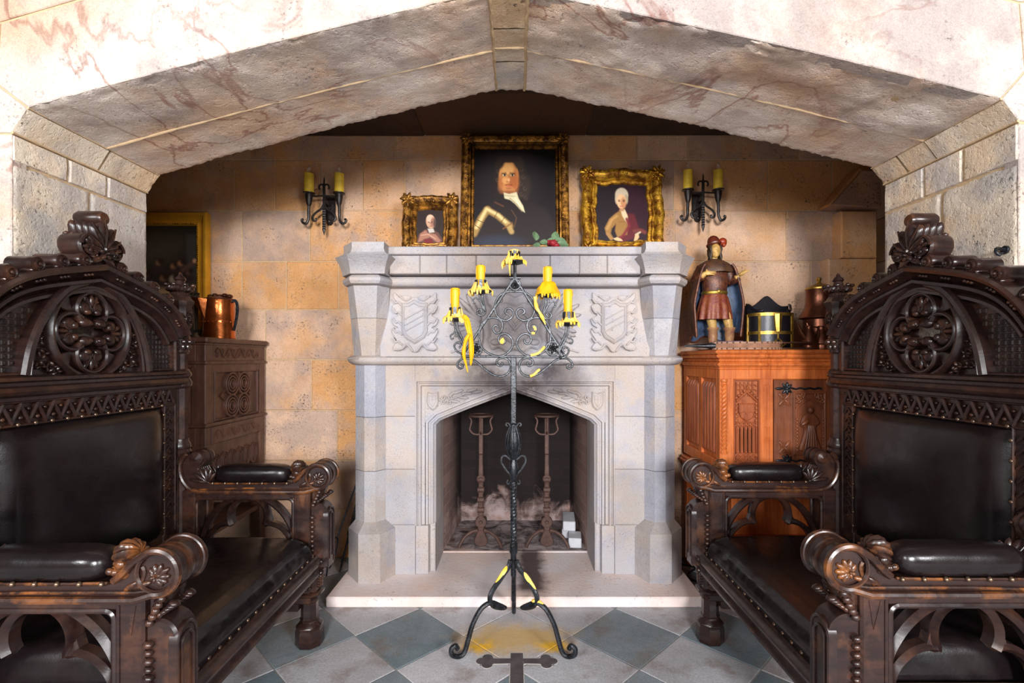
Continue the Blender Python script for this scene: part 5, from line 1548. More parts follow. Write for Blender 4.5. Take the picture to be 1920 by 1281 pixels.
for k in range(6):
    c0 = .11 + .078 * k
    for r in (.034, .024, .013):
        mb.bar([(c0 - r, .69)] + arc(c0, .745, r, 180, 0, 10) + [(c0 + r, .69)], .006, -.016, -.006)
    mb.tube([(c0, .665, -.012), (c0, .74, -.008)], .005, 5); mb.ell((c0 - .039, .685, -.012), (.007, .007, .006), 8, 6)
mb.build('scalloped_apron', OD, lc)
FD = FR((0, .0, 0), (1, 0, 0), (0, 0, 1), (0, -1, 0))
mb = MB(FD)
mb.prism([(-W_ + .085, .95), (-.085, .95), (-.085, 1.25), (-W_ + .085, 1.25)], -.03, -.012)
for k in range(14):
    c0 = -.115 - .048 * k
    mb.bar([(c0 - .018, .965), (c0 - .018, 1.19)] + arc(c0, 1.19, .018, 180, 0, 8) + [(c0 + .018, .965)], .006, -.014, -.003)
    mb.tube([(c0, .97, -.010), (c0, 1.19, -.008)], .005, 5)
for k in range(12): rosette(mb, (-.10 - .057 * k, 1.318, .001), .02, 5, .006)
dr = mb.build('door', OD, lc)
mb = MB(FD); mb.ell((-.43, 1.10, .005), (.012, .02, .014), 10, 8); mb.build('handle', MAT['iron'], dr)

# =================================================================== RIGHT CABINET
rc = thing('gothic_cabinet', 'honey-coloured carved oak cabinet with iron strap hinges, behind the right throne under the statue', 'cabinet', (1.065, 2.6, 0))
CW, CD = .88, .56
mb = MB()
for z0, z1, e in ((1.322, 1.345, .030), (1.300, 1.324, .022), (1.278, 1.302, .006), (1.255, 1.280, .014), (1.238, 1.257, .004)):
    mb.box(-e, CW + e, -e, CD, z0, z1, min(.010, (z1 - z0) * .4))
mb.build('cornice', OK_, rc)
mb = MB()
mb.box(.014, CW - .014, .016, CD - .005, .70, 1.245)
for x0, x1 in ((.0, .074), (.21, .28), (.60, .67), (CW - .074, CW)): mb.box(x0, x1, 0, .03, .70, 1.24, .003)
mb.box(-.0012, CW + .0012, -.0015, .03, 1.19, 1.241, .003); mb.box(-.002, CW + .002, -.004, .03, .685, .735, .004)
for y0, y1 in ((.02, .055), (.26, .30), (CD - .05, CD)): mb.box(0, .03, y0, y1, .70, 1.24, .003)
mb.box(-.0012, .03, .02, CD, 1.19, 1.2405, .003); mb.box(-.0012, .03, .02, CD, .70, .76, .003)
for z0, z1, e in ((.672, .69, .018), (.655, .673, .028), (.635, .656, .012)): mb.box(-e, CW + e, -e, CD, z0, z1, .006)
mb.build('carcass', OK_, rc)
for x0 in (0.0, CW - .06):
    for y0 in (0.0, CD - .06):
        mb = MB(); mb.box(x0, x0 + .06, y0, y0 + .06, .002, .64, .004); mb.build('leg', OK_, rc)
mb = MB(); mb.box(.004, .03, CD - .2, CD - .05, .1, .64); mb.box(.02, CW - .02, CD - .03, CD - .005, .1, .64); mb.box(.01, CW - .01, .01, CD - .01, .16, .19, .004); mb.build('stand_board', OK_, rc)
mb = MB()
for x in (.020, CW - .02):
    mb.at(T(x, -.002, 0)); mb.lathe([(.016, .80), (.018, .81), (.012, .82), (.015, .828)], 12); mb.lathe([(.015, 1.165), (.012, 1.172), (.018, 1.18), (.016, 1.19)], 12)
    for k in range(2):
        mb.tube([(.0085 * math.cos(t * .8 + PI * k), .0085 * math.sin(t * .8 + PI * k), .828 + .337 * t / 60) for t in range(61)], .009, 6)
mb.build('twisted_colonnette', OK_, rc)
RF = FR((0, 0, 0), (1, 0, 0), (0, 0, 1), (0, -1, 0))
def gothic(mb, x0, x1):
    w = x1 - x0; xc = (x0 + x1) / 2
    mb.prism([(x0, .735), (x1, .735), (x1, 1.19), (x0, 1.19)], -.03, -.014)
    mb.bar([(x0 + .004, .738), (x0 + .004, 1.186), (x1 - .004, 1.186), (x1 - .004, .738)], .008, -.02, .002, closed=True)
    n = 5
    for k in range(n):            # traceried head, lancets
        c0 = x0 + .016 + (w - .032) * (k + .5) / n; r = (w - .032) / n / 2
        e_ = .0007 * (k % 2); mb.bar(arc(c0, 1.150, r, 180, 0, 8), .005, -.016, -.004 + e_); mb.bar(arc(c0, 1.125, r, 180, 0, 8), .005, -.016, -.0045 + e_)
        mb.bar([(c0 - r, 1.10), (c0 - r, 1.175)], .004, -.016, -.004)
        mb.bar([(c0 - r, .805), (c0 - r, .93)] + arc(c0, .935, r, 180, 0, 8) + [(c0 + r, .93), (c0 + r, .805)], .006, -.016, -.001 + e_)
        mb.bar(arc(c0, .952, r, 180, 0, 8), .005, -.016, -.003 + e_)
        mb.tube([(c0, .81, -.014), (c0, .925, -.010)], .0045, 5)
    mb.bar([(x0 + .014, 1.075), (xc, 1.125), (x1 - .014, 1.075)], .010, -.016, .002)
    for k in range(4):
        for sg in (-1, 1): mb.ell((xc + sg * (.012 + .014 * k), 1.128 - .012 * k, -.004), (.008, .008, .008), 8, 6)
    rosette(mb, (xc, 1.138, -.006), .016, 6, .010)
    for sg in (-1, 1):
        for k in range(5): mb.ell((xc + sg * (w / 2 - .016), 1.06 - .022 * k, -.008), (.008, .010, .008), 8, 6)
    sh = [(xc - .042, 1.062), (xc + .042, 1.062), (xc + .042, 1.02), (xc + .032, .99), (xc, .968), (xc - .032, .99), (xc - .042, 1.02)]
    mb.prism(sh, -.016, .002, .004)
    mb.bar([(xc, 1.06), (xc, .972)], .004, -.002, .005); mb.bar([(xc - .04, 1.01), (xc - .015, 1.022), (xc, 1.0), (xc + .015, 1.022), (xc + .04, 1.01)], .004, -.002, .005)
    mb.bar([(x0 + .012, .962), (x1 - .012, .962)], .006, -.016, -.002); mb.bar([(x0 + .012, .80), (x1 - .012, .80)], .006, -.016, -.001)
    for k in range(4):
        c0 = x0 + .016 + (w - .032) * (k + .5) / 4
        for r in (.014, .007): mb.bar(arc(c0, .776, r, 0, 360, 12)[:-1], .005, -.016, -.003 + .0006 * (k % 2), closed=True)
        mb.bar(arc(c0, .750, .014, 180, 0, 8), .005, -.016, -.003)
for x0, x1 in ((.074, .21), (.67, CW - .074)):
    mb = MB(RF); gothic(mb, x0, x1); mb.build('traceried_panel', OC, rc)
mb = MB(RF)
for xc in (.245, .635):
    for zb, zt in ((.74, .955), (.975, 1.175)):
        for o_ in (-.008, .008):
            mb.bar([(xc + o_ - .007, zb), (xc + o_ - .007, zt - .02)] + arc(xc + o_, zt - .02, .007, 180, 0, 6) + [(xc + o_ + .007, zb)], .003, -.001, .0025)
mb.build('lancet_carving', OK_, rc)
# door with strap hinges and a carved figure panel
mb = MB(RF); mb.prism([(.283, .738), (.597, .738), (.597, 1.187), (.283, 1.187)], -.03, .004, .003)
door = mb.build('door', MAT['oak_door'], rc)
mb = MB(RF)
for zc in (1.085, .835):
    for a in range(4):
        b = 90 * a
        for t in (-1, 1):
            c, s_ = math.cos(R(b + t * 45)), math.sin(R(b + t * 45))
        p0 = (.335 + .038 * math.cos(R(b + 45)), zc + .048 * math.sin(R(b + 45))); p1 = (.335 + .038 * math.cos(R(b + 135)), zc + .048 * math.sin(R(b + 135)))
        mid = (.335 + .018 * math.cos(R(b + 90)), zc + .022 * math.sin(R(b + 90)))
        mb.bar(smooth([p0, mid, p1], 5), .007, .002, .011)
        leaf(mb, (.335, zc, .006), .045, .008, .006, b + 45)
mb.bar([(.385, .80), (.385, 1.12), (.545, 1.12), (.545, .80)], .014, .0, .014, closed=True)
mb.bar([(.395, .80), (.395, .99)] + smooth([(.395, 1.03), (.42, 1.06), (.465, 1.085), (.51, 1.06), (.535, 1.03)], 4) + [(.535, .80)], .010, .0, .012)
for sg in (-1, 1): foliage(mb.at(RF @ T(0, 0, .006)), [(.465 + sg * .055, 1.095), (.465 + sg * .035, 1.105), (.465 + sg * .062, 1.075)], .016, .008, 3)
mb.at(RF)
for k in range(10):
    for x in (.397, .533): mb.ell((x, .82 + .018 * k, .012), (.006, .008, .006), 8, 6)
mb.build('carved_panel', MAT['oak_door'], door)
mb = MB(RF @ T(.465, 0, .006))
mb.ell((0, 1.03, .008), (.016, .02, .016), 10, 8)
mb.prism(smooth([(-.02, 1.01), (-.04, .99), (-.05, .95), (-.03, .93), (-.04, .88), (-.055, .82), (0, .812), (.055, .82), (.04, .88), (.03, .94), (.05, .96), (.04, .99), (.02, 1.01), (0, 1.015)], 4, True), 0, .016, .008)
for k in range(5): mb.tube([(-.03 + .015 * k, .83, .016), (-.02 + .010 * k, .9, .018), (-.012 + .006 * k, .95, .016)], .004, 5)
mb.ell((-.03, .965, .016), (.026, .012, .010), 8, 6, RZ(R(30)))
mb.build('figure_carving', MAT['oak_door'], door)
for z in (1.142, .765):
    mb = MB(RF @ T(0, z, .006))
    mb.tube([(.31 + .012 * k, .0035 * math.sin(k * 1.6), .004) for k in range(19)], .0052, 6)
    for s_ in (-1, 1):
        for k in range(3): leaf(mb, (.345, 0, .004), .034, .007, .006, s_ * (40 + 45 * k))
    leaf(mb, (.33, 0, .004), .045, .008, .006, 180); mb.ell((.345, 0, .006), (.010, .010, .008), 8, 6)
    mb.build('strap_hinge', MAT['iron'], door)
LS = FR((0, 0, 0), (0, -1, 0), (0, 0, 1), (-1, 0, 0))    # left side: u = -y, v = z
for y0, y1 in ((.055, .26), (.30, CD - .05)):
    mb = MB(LS); mb.prism([(-y1, .76), (-y0, .76), (-y0, 1.19), (-y1, 1.19)], -.03, -.016)
    for k in range(5):
        c0 = -(y0 + (y1 - y0) * (k + .5) / 5)
        mb.tube([(c0, .79, -.02), (c0, .80, -.010), (c0, 1.145, -.010), (c0, 1.165, -.02)], .015, 8, flat=(1, .8))
        mb.tube([(c0 - .018, .78, -.016), (c0 - .018, 1.17, -.016)], .004, 5)
    mb.build('linenfold_panel', OC, rc)

# =================================================================== PAINTINGS
def paint(name, w, h, nx, ny, bg, layers, parent, loc):
    me = bpy.data.meshes.new(name)
    us = np.linspace(0, 1, nx); vs = np.linspace(0, 1, ny); U, V = np.meshgrid(us, vs); asp = h / w
    col = np.zeros((ny, nx, 3)); col[:] = np.array(sr(*bg))
    def sd_poly(pts):
        X, Y = U, V * asp; d = np.full(U.shape, 1e9); ins = np.zeros(U.shape, bool); n = len(pts)
        for i in range(n):
            x1, y1 = pts[i][0], pts[i][1] * asp; x2, y2 = pts[(i + 1) % n][0], pts[(i + 1) % n][1] * asp
            ex, ey = x2 - x1, y2 - y1; L = ex * ex + ey * ey + 1e-12
            t = np.clip(((X - x1) * ex + (Y - y1) * ey) / L, 0, 1)
            d = np.minimum(d, np.hypot(X - x1 - t * ex, Y - y1 - t * ey))
            c = ((y1 > Y) != (y2 > Y)) & (X < (x2 - x1) * (Y - y1) / (y2 - y1 + 1e-12) + x1); ins ^= c
        return np.where(ins, -d, d)
    for L in layers:
        k = L[0]
        if k == 'e':
            _, cx, cy, rx, ry, rot, c, soft = L
            dx, dy = U - cx, (V - cy) * asp; ry *= asp; a = R(rot)
            x, y = dx * math.cos(a) + dy * math.sin(a), -dx * math.sin(a) + dy * math.cos(a)
            d = (np.hypot(x / rx, y / ry) - 1) * min(rx, ry)
        elif k == 'p': _, pts, c, soft = L; d = sd_poly(pts)
        else:
            _, pts, wd, c, soft = L; d = np.full(U.shape, 1e9)
            for (x1, y1), (x2, y2) in zip(pts, pts[1:]):
                y1 *= asp; y2 *= asp; ex, ey = x2 - x1, y2 - y1; t = np.clip(((U - x1) * ex + (V * asp - y1) * ey) / (ex * ex + ey * ey + 1e-12), 0, 1)
                d = np.minimum(d, np.hypot(U - x1 - t * ex, V * asp - y1 - t * ey))
            d = d - wd / 2
        m = np.clip(.5 - d / soft, 0, 1); m = (m * m * (3 - 2 * m))[..., None]
        col = col * (1 - m) + np.array(sr(*c)) * m
    verts = [((u - .5) * w, 0, h - v * h) for v in vs for u in us]
    faces = [(j * nx + i, j * nx + i + 1, (j + 1) * nx + i + 1, (j + 1) * nx + i) for j in range(ny - 1) for i in range(nx - 1)]
    b = len(verts); q = [((-.5) * w, .012, 0), (.5 * w, .012, 0), (.5 * w, .012, h), (-.5 * w, .012, h)]
    faces.append((b, b + 1, b + 2, b + 3)); verts += q
    me.from_pydata(verts, [], faces); me.materials.append(MAT['paint'])
    a = me.attributes.new('paint', 'FLOAT_COLOR', 'POINT')
    cc = np.ones((len(verts), 4), np.float32); cc[:b, :3] = col.reshape(-1, 3); cc[b:, :3] = .02
    a.data.foreach_set('color', cc.ravel()); me.update()
    o = bpy.data.objects.new(name, me); COL.objects.link(o); o.parent = parent; o.location = loc
    return o
def frame(w, h, rail, prof, mat, parent, dens=1.0, seed=1, wavy=0.0, orn=.014):
    """rectangular frame, outer w x h standing on z = 0, with carved rails and corners"""
    mb = MB(FR((0, 0, 0), (1, 0, 0), (0, 0, 1), (0, -1, 0)))
    def per(a, b, c, d, n):
        return [(lerp(a, c, k / n), lerp(b, d, k / n)) for k in range(n)]
    out = per(-w / 2, 0, -w / 2, h, 24) + per(-w / 2, h, w / 2, h, 24) + per(w / 2, h, w / 2, 0, 24) + per(w / 2, 0, -w / 2, 0, 24)
    if wavy:
        o2 = []
        for i, (x, z) in enumerate(out):
            t = (i % 24) / 24; s_ = wavy * (math.cos(t * 4 * PI) - 1) * .5 + wavy * .3 * math.sin(t * 12 * PI)
            side = i // 24
            dx, dz = ((1, 0), (0, -1), (-1, 0), (0, 1))[side]
            o2.append((x - dx * s_ * -1 * -1, z - dz * s_) if False else (x + dx * -s_, z + dz * -s_))
        out = o2
    mb.mould([(-w / 2, 0), (-w / 2, h), (w / 2, h), (w / 2, 0)] if not wavy else out, [(-a * rail, d) for a, d in prof], True)
    f = mb.build('frame', mat, parent, 45)
    rd_ = random.Random(seed)
    mb = MB(FR((0, 0, 0), (1, 0, 0), (0, 0, 1), (0, -1, 0)))
    pk = max(d for a, d in prof)
    for (ax, az, bx, bz) in ((-1, 0, -1, 1), (-1, 1, 1, 1), (1, 1, 1, 0), (1, 0, -1, 0)):
        x0, z0_, x1, z1 = ax * (w / 2 - rail * .36), rail * .36 + az * (h - rail * .72), bx * (w / 2 - rail * .36), rail * .36 + bz * (h - rail * .72)
        L = math.hypot(x1 - x0, z1 - z0_); n = max(4, int(L / (orn * 2.0 / dens)))
        for k in range(n + 1):
            t = k / n; x, z = lerp(x0, x1, t), lerp(z0_, z1, t)
            mb.at(FR((0, 0, 0), (1, 0, 0), (0, 0, 1), (0, -1, 0)) @ T(x, z, pk * .82) @ RZ(rd_.uniform(0, 6.3)))
            mb.tube([(p[0], p[1], .003) for p in spiral(0, 0, orn, orn * .25, 0, 1.1 * rd_.choice((1, -1)), 10)], orn * .24, 5)
            for q in range(2): leaf(mb, (0, 0, .001), orn * 1.5, orn * .32, .005, rd_.uniform(0, 360))
    for cx_ in (-1, 1):
        for cz_ in (0, 1):
            mb.at(FR((0, 0, 0), (1, 0, 0), (0, 0, 1), (0, -1, 0)) @ T(cx_ * (w / 2 - rail * .42), rail * .42 + cz_ * (h - rail * .84), pk * .86))
            for k in range(7):
                leaf(mb, (0, 0, .003), rail * .55, rail * .11, .009, k * 51 + 20); mb.tube([(p[0], p[1], .006) for p in spiral(rail * .25 * math.cos(k * .9), rail * .25 * math.sin(k * .9), rail * .18, rail * .05, k * 50, 1.1, 10)], rail * .035, 5)
            mb.ell((0, 0, .008), (rail * .14, rail * .14, .012), 10, 6)
    mb.build('frame_ornament', mat, f)
    mb = MB(FR((0, 0, 0), (1, 0, 0), (0, 0, 1), (0, -1, 0)))
    i = rail * .86; n = 0
    for (x0, z0_, x1, z1) in ((-w / 2 + i, i, -w / 2 + i, h - i), (-w / 2 + i, h - i, w / 2 - i, h - i), (w / 2 - i, h - i, w / 2 - i, i)):
        L = math.hypot(x1 - x0, z1 - z0_); n = int(L / .011)
        for k in range(n): mb.ell((lerp(x0, x1, (k + .5) / n), lerp(z0_, z1, (k + .5) / n), .012), (.0042, .0042, .005), 6, 4)
    mb.build('bead_moulding', mat, f)
    return f
PR1 = [(0, -.02), (0, .02), (.10, .035), (.25, .042), (.45, .036), (.58, .022), (.62, .03), (.70, .032), (.74, .018), (.84, .010), (.92, .012), (1.0, .002), (1.0, -.02)]
# the big portrait of the man in armour
p1 = thing('framed_portrait', 'largest gilt-framed portrait of a man in armour with a white cravat, centre of the mantel', 'painting', (-.012, 3.045, 1.917), 0, 'framed portraits on the mantel')
p1.rotation_euler = (-R(8.0), 0, 0)
w, h, rl = .672, .797, .083
frame(w, h, rl, PR1, MAT['gold_dark'], p1, 1.0, 3)
face_c = (206, 138, 78)
lay = [('e', .45, .35, .34, .40, 0, (36, 29, 30), .3), ('e', .45, .33, .19, .235, 0, (50, 38, 33), .08), ('e', .55, .44, .13, .17, 20, (54, 42, 37), .07), ('e', .32, .40, .07, .16, 0, (40, 30, 27), .06)] + [('l', [(x + .02 * math.cos(a), y + .02 * math.sin(a)) for a in (0, 1.2, 2.4, 3.6, 4.8)], .008, (84, 66, 56), .018) for x, y in ((.58, .22), (.60, .30), (.57, .37), (.62, .42), (.58, .48), (.63, .52), (.30, .24), (.29, .33), (.31, .42), (.36, .15), (.46, .115), (.54, .15))] + [
       ('p', [(.0, .95), (.1, .66), (.22, .55), (.36, .50), (.6, .52), (.86, .62), (1, .82), (1, 1), (0, 1)], (38, 29, 28), .06),
       ('e', .425, .28, .118, .145, 0, face_c, .02), ('e', .43, .36, .108, .105, 0, face_c, .02), ('e', .485, .34, .06, .13, 0, (172, 98, 52), .06), ('e', .33, .36, .03, .08, 0, (180, 108, 60), .04), ('e', .41, .22, .08, .06, 0, (226, 164, 98), .05), ('e', .38, .335, .035, .03, 0, (222, 156, 94), .03), ('e', .425, .435, .07, .04, 0, (196, 128, 74), .04),
       ('e', .315, .155, .055, .07, 20, (50, 38, 33), .04), ('e', .545, .15, .06, .075, -20, (54, 42, 36), .04), ('e', .43, .115, .12, .035, 0, (50, 38, 33), .03), ('l', [(.345, .262), (.39, .255)], .012, (96, 58, 36), .02), ('l', [(.44, .255), (.495, .262)], .012, (96, 58, 36), .02),
       ('e', .372, .277, .034, .017, 0, (140, 84, 50), .014), ('e', .468, .277, .034, .017, 0, (132, 78, 46), .014), ('e', .372, .280, .026, .012, 0, (222, 190, 146), .006), ('e', .468, .280, .026, .012, 0, (212, 178, 134), .006), ('e', .376, .280, .013, .012, 0, (34, 22, 18), .006), ('e', .470, .280, .013, .012, 0, (34, 22, 18), .006), ('l', [(.346, .270), (.372, .264), (.398, .272)], .007, (80, 46, 30), .006), ('l', [(.442, .272), (.468, .264), (.496, .272)], .007, (80, 46, 30), .006),
       ('l', [(.425, .27), (.418, .325), (.405, .342)], .008, (160, 92, 52), .014), ('l', [(.40, .348), (.44, .348)], .010, (128, 66, 42), .012), ('e', .424, .33, .014, .02, 0, (232, 172, 112), .02),
       ('l', [(.385, .383), (.425, .378), (.465, .384)], .012, (140, 50, 40), .008), ('e', .425, .398, .03, .007, 0, (196, 100, 76), .01), ('e', .43, .418, .03, .006, 0, (150, 88, 54), .015),
       ('e', .43, .46, .085, .02, 0, (150, 88, 50), .03),
       ('p', [(.365, .46), (.43, .475), (.52, .455), (.545, .52), (.60, .60), (.62, .665), (.56, .63), (.50, .575), (.44, .535), (.375, .52)], (214, 200, 160), .015), ('l', [(.44, .52), (.52, .58), (.585, .65)], .012, (150, 132, 100), .02), ('l', [(.38, .49), (.50, .50)], .010, (170, 152, 116), .02), ('l', [(.50, .51), (.56, .60)], .010, (236, 226, 196), .012),
       ('l', [(.01, .88), (.10, .72), (.17, .635)], .085, (150, 118, 66), .03), ('l', [(.165, .635), (.30, .70), (.44, .80)], .075, (150, 118, 66), .03), ('l', [(.04, .82), (.16, .628), (.30, .69), (.42, .785)], .035, (216, 190, 130), .03), ('l', [(.42, .79), (.46, .86)], .06, (170, 138, 84), .03),
       ('l', [(.02, .79), (.09, .83)], .008, (60, 40, 26), .008), ('l', [(.05, .74), (.13, .77)], .008, (60, 40, 26), .008), ('l', [(.25, .72), (.29, .66)], .008, (70, 48, 30), .008), ('l', [(.33, .77), (.38, .71)], .008, (70, 48, 30), .008), ('l', [(.36, .83), (.47, .77)], .014, (120, 76, 40), .012),
       ('l', [(.46, .64), (.52, .72), (.49, .82)], .008, (96, 66, 44), .012), ('l', [(.26, .56), (.36, .60)], .014, (96, 62, 40), .025), ('e', .3, .97, .28, .07, 0, (46, 48, 62), .1)]
paint('canvas', w - 2 * rl + .012, h - 2 * rl + .012, 150, 170, (24, 18, 21), lay, p1, (0, -.001, rl - .006))
# small bust portrait
p2 = thing('framed_portrait', 'smallest gilt-framed portrait of a bald man in a pink wrap, on the mantel left', 'painting', (-.538, 3.05, 1.922), 0, 'framed portraits on the mantel')
p2.rotation_euler = (-R(7), 0, 0)
w, h, rl = .345, .392, .088
frame(w, h, rl, PR1, MAT['gold_dark'], p2, 1.0, 5, .006)
lay = [('p', [(.05, 1), (.12, .72), (.3, .60), (.55, .55), (.8, .68), (.92, .85), (.95, 1)], (96, 62, 54), .05), ('p', [(.1, .95), (.18, .70), (.36, .6), (.42, .68), (.7, .72), (.88, .9), (.8, .97), (.5, .8)], (158, 108, 88), .05), ('l', [(.2, .75), (.45, .72), (.7, .85)], .03, (196, 150, 126), .03), ('p', [(.3, .85), (.6, .85), (.62, 1), (.3, 1)], (112, 34, 38), .05),
       ('p', [(.42, .56), (.62, .56), (.66, .66), (.48, .68)], (190, 180, 168), .03), ('e', .52, .36, .16, .20, -8, (196, 152, 124), .03), ('e', .50, .27, .12, .10, 0, (216, 178, 152), .05), ('e', .60, .38, .08, .14, 0, (150, 104, 84), .06),
       ('e', .46, .38, .022, .016, 0, (70, 44, 38), .02), ('e', .56, .38, .022, .016, 0, (70, 44, 38), .02), ('l', [(.51, .38), (.495, .44)], .015, (150, 100, 80), .02), ('l', [(.46, .49), (.55, .49)], .016, (130, 60, 52), .02), ('e', .66, .40, .04, .14, 0, (80, 60, 56), .05)]
paint('canvas', w - 2 * rl + .012, h - 2 * rl + .012, 80, 100, (46, 34, 31), lay, p2, (0, -.001, rl - .006))
# bright gilt portrait of a woman
p3 = thing('framed_portrait', 'bright gilt-framed portrait of a pale woman in an ochre bodice, on the mantel right', 'painting', (.655, 3.05, 1.922), 0, 'framed portraits on the mantel')
p3.rotation_euler = (-R(7), 0, 0)
w, h, rl = .515, .568, .095
frame(w, h, rl, [(0, -.02), (0, .022), (.08, .036), (.22, .044), (.42, .040), (.55, .026), (.62, .020), (.66, .026), (.74, .026), (.80, .014), (.95, .012), (1.0, .002), (1.0, -.02)], MAT['gold'], p3, 1.1, 9, .012, .013)
lay = [('e', .72, .5, .3, .5, 0, (48, 18, 30), .3), ('p', [(.55, .5), (.72, .52), (.80, .75), (.86, .8), (.7, .92), (.45, 1), (.42, .9), (.56, .78)], (92, 26, 34), .05),
       ('p', [(.46, .46), (.56, .46), (.60, .56), (.60, .72), (.58, .86), (.40, .9), (.36, .8), (.38, .68), (.30, .76), (.28, .84), (.33, .92), (.27, .95), (.20, .86), (.17, .75), (.26, .60), (.36, .52)], (150, 108, 56), .03), ('l', [(.22, .76), (.30, .62), (.40, .55)], .05, (178, 134, 76), .04), ('l', [(.22, .84), (.29, .93)], .05, (160, 118, 66), .03),
       ('p', [(.47, .44), (.55, .44), (.60, .55), (.60, .70), (.57, .66), (.50, .55)], (216, 188, 150), .02), ('l', [(.44, .65), (.57, .65)], .008, (110, 74, 40), .015),
       ('l', [(.58, .60), (.62, .72), (.52, .86), (.45, .92)], .05, (120, 36, 44), .04), ('l', [(.72, .80), (.84, .79), (.90, .82)], .07, (110, 50, 44), .04),
       ('e', .50, .20, .12, .12, 0, (196, 178, 152), .03), ('e', .405, .27, .03, .08, 0, (190, 170, 140), .02), ('e', .585, .27, .03, .08, 0, (170, 150, 120), .02),
       ('e', .49, .305, .085, .125, 0, (222, 176, 132), .02), ('e', .53, .33, .045, .09, 0, (190, 130, 88), .04), ('l', [(.43, .285), (.47, .28)], .010, (110, 74, 50), .012), ('l', [(.515, .28), (.56, .285)], .010, (110, 74, 50), .012), ('e', .452, .302, .018, .010, 0, (44, 28, 24), .012), ('e', .535, .302, .018, .010, 0, (44, 28, 24), .012),
       ('l', [(.495, .30), (.485, .355)], .008, (176, 116, 80), .012), ('l', [(.46, .39), (.52, .39)], .012, (168, 52, 48), .010), ('e', .49, .43, .03, .012, 0, (196, 140, 100), .02), ('e', .495, .455, .045, .02, 0, (180, 130, 94), .02),
       ('p', [(.32, .925), (.40, .90), (.47, .93), (.50, .965), (.42, .965), (.36, .95)], (214, 176, 130), .015), ('p', [(.73, .86), (.79, .84), (.80, .90), (.74, .98), (.70, .96)], (206, 168, 124), .015), ('l', [(.74, .86), (.82, .82)], .03, (200, 180, 150), .02)]
paint('canvas', w - 2 * rl + .012, h - 2 * rl + .012, 100, 120, (30, 17, 24), lay, p3, (0, -.001, rl - .006))
# dark group painting on the wall at the left
p4 = thing('group_painting', 'dark painting of a crowd in a plain gold frame, hung behind the left throne', 'painting', (-2.437, 3.205, 1.47), 0)
w, h, rl = .90, .764, .078
mb = MB(FR((0, 0, 0), (1, 0, 0), (0, 0, 1), (0, -1, 0)))
mb.mould([(-w / 2, 0), (-w / 2, h), (w / 2, h), (w / 2, 0)], [(-a * rl, d) for a, d in [(0, -.015), (0, .03), (.06, .036), (.22, .036), (.28, .028), (.55, .014), (.62, .006), (.78, .006), (.84, .014), (.92, .014), (1, .002), (1, -.015)]], True)
f = mb.build('frame', MAT['gilt_plain'], p4, 40)
mb = MB(FR((0, 0, 0), (1, 0, 0), (0, 0, 1), (0, -1, 0)))
for (x0, z0_, x1, z1) in ((-w / 2 + rl * .88, h - rl * .88, w / 2 - rl * .88, h - rl * .88), (w / 2 - rl * .88, h - rl * .88, w / 2 - rl * .88, rl)):
    n = int(math.hypot(x1 - x0, z1 - z0_) / .014)
    for k in range(n): mb.ell((lerp(x0, x1, k / n), lerp(z0_, z1, k / n), .014), (.006, .006, .006), 6, 4)
mb.build('bead_moulding', MAT['gold'], f)
lay = [('e', .6, .2, .3, .2, 0, (60, 50, 40), .2), ('p', [(.9, .1), (1, .1), (1, .9), (.9, .9)], (60, 56, 50), .05), ('p', [(.45, .68), (.55, .64), (.66, .66), (.75, .62), (.86, .72), (1, .8), (1, 1), (.4, 1)], (40, 26, 22), .06)]
for (x, y, r, c) in ((.66, .40, .034, (150, 108, 80)), (.79, .435, .036, (176, 122, 86)), (.85, .405, .036, (186, 130, 94)), (.70, .56, .04, (144, 98, 72)), (.79, .57, .055, (176, 156, 128)), (.92, .50, .03, (124, 88, 68)), (.55, .52, .036, (116, 80, 62)), (.44, .46, .036, (120, 88, 66))):
    lay += [('e', x + .01, y - .02, r * 1.15, r * 1.0, 0, (44, 28, 22), .03), ('e', x, y, r * .62, r * .8, 10, tuple(int(q * .8) for q in c), .035), ('e', x + r * .5, y - r * .5, r * .6, r * .7, 20, (44, 28, 22), .03), ('e', x + r * .1, y + r * 2.0, r * 1.5, r * 1.3, 0, (52, 36, 34), .05)]
lay += [('l', [(.87, .47), (.93, .42), (.965, .385)], .035, (84, 58, 48), .03), ('e', .972, .375, .016, .022, 20, (190, 140, 106), .02), ('p', [(.66, .66), (.82, .66), (.84, .9), (.64, .9)], (146, 112, 80), .06), ('p', [(.86, .82), (1, .8), (1, 1), (.84, 1)], (84, 28, 26), .06), ('l', [(.62, .9), (.78, .95)], .04, (140, 116, 90), .04)]
paint('canvas', w - 2 * rl + .012, h - 2 * rl + .012, 110, 100, (36, 32, 26), lay, p4, (0, -.001, rl - .006))
# =================================================================== PAINTED STATUE ON THE RIGHT CABINET
TOPR = 1.3455
sx0, sy0 = 1.146, 2.88
stat = thing('painted_statue', 'painted wooden statue of a caped man in a red hat, on the cabinet', 'statue', (sx0, sy0, TOPR))
def s3(cx, cy, y=0.0): return ((cx - 443) * .000574, y, (1254 - cy) * .000574)
def skin_mesh(name, nodes, edges, mat, parent, root=0, sub=2):
    me = bpy.data.meshes.new(name); me.from_pydata([n[:3] for n in nodes], edges, []); me.materials.append(mat)
    o = bpy.data.objects.new(name, me); COL.objects.link(o); o.parent = parent
    o.modifiers.new('skin', 'SKIN'); sv = me.skin_vertices[0].data
    for i, n in enumerate(nodes):
        r = n[3]; sv[i].radius = r if isinstance(r, tuple) else (r, r); sv[i].use_root = (i == root)
    m = o.modifiers.new('subdiv', 'SUBSURF'); m.levels = sub; m.render_levels = sub
    return o
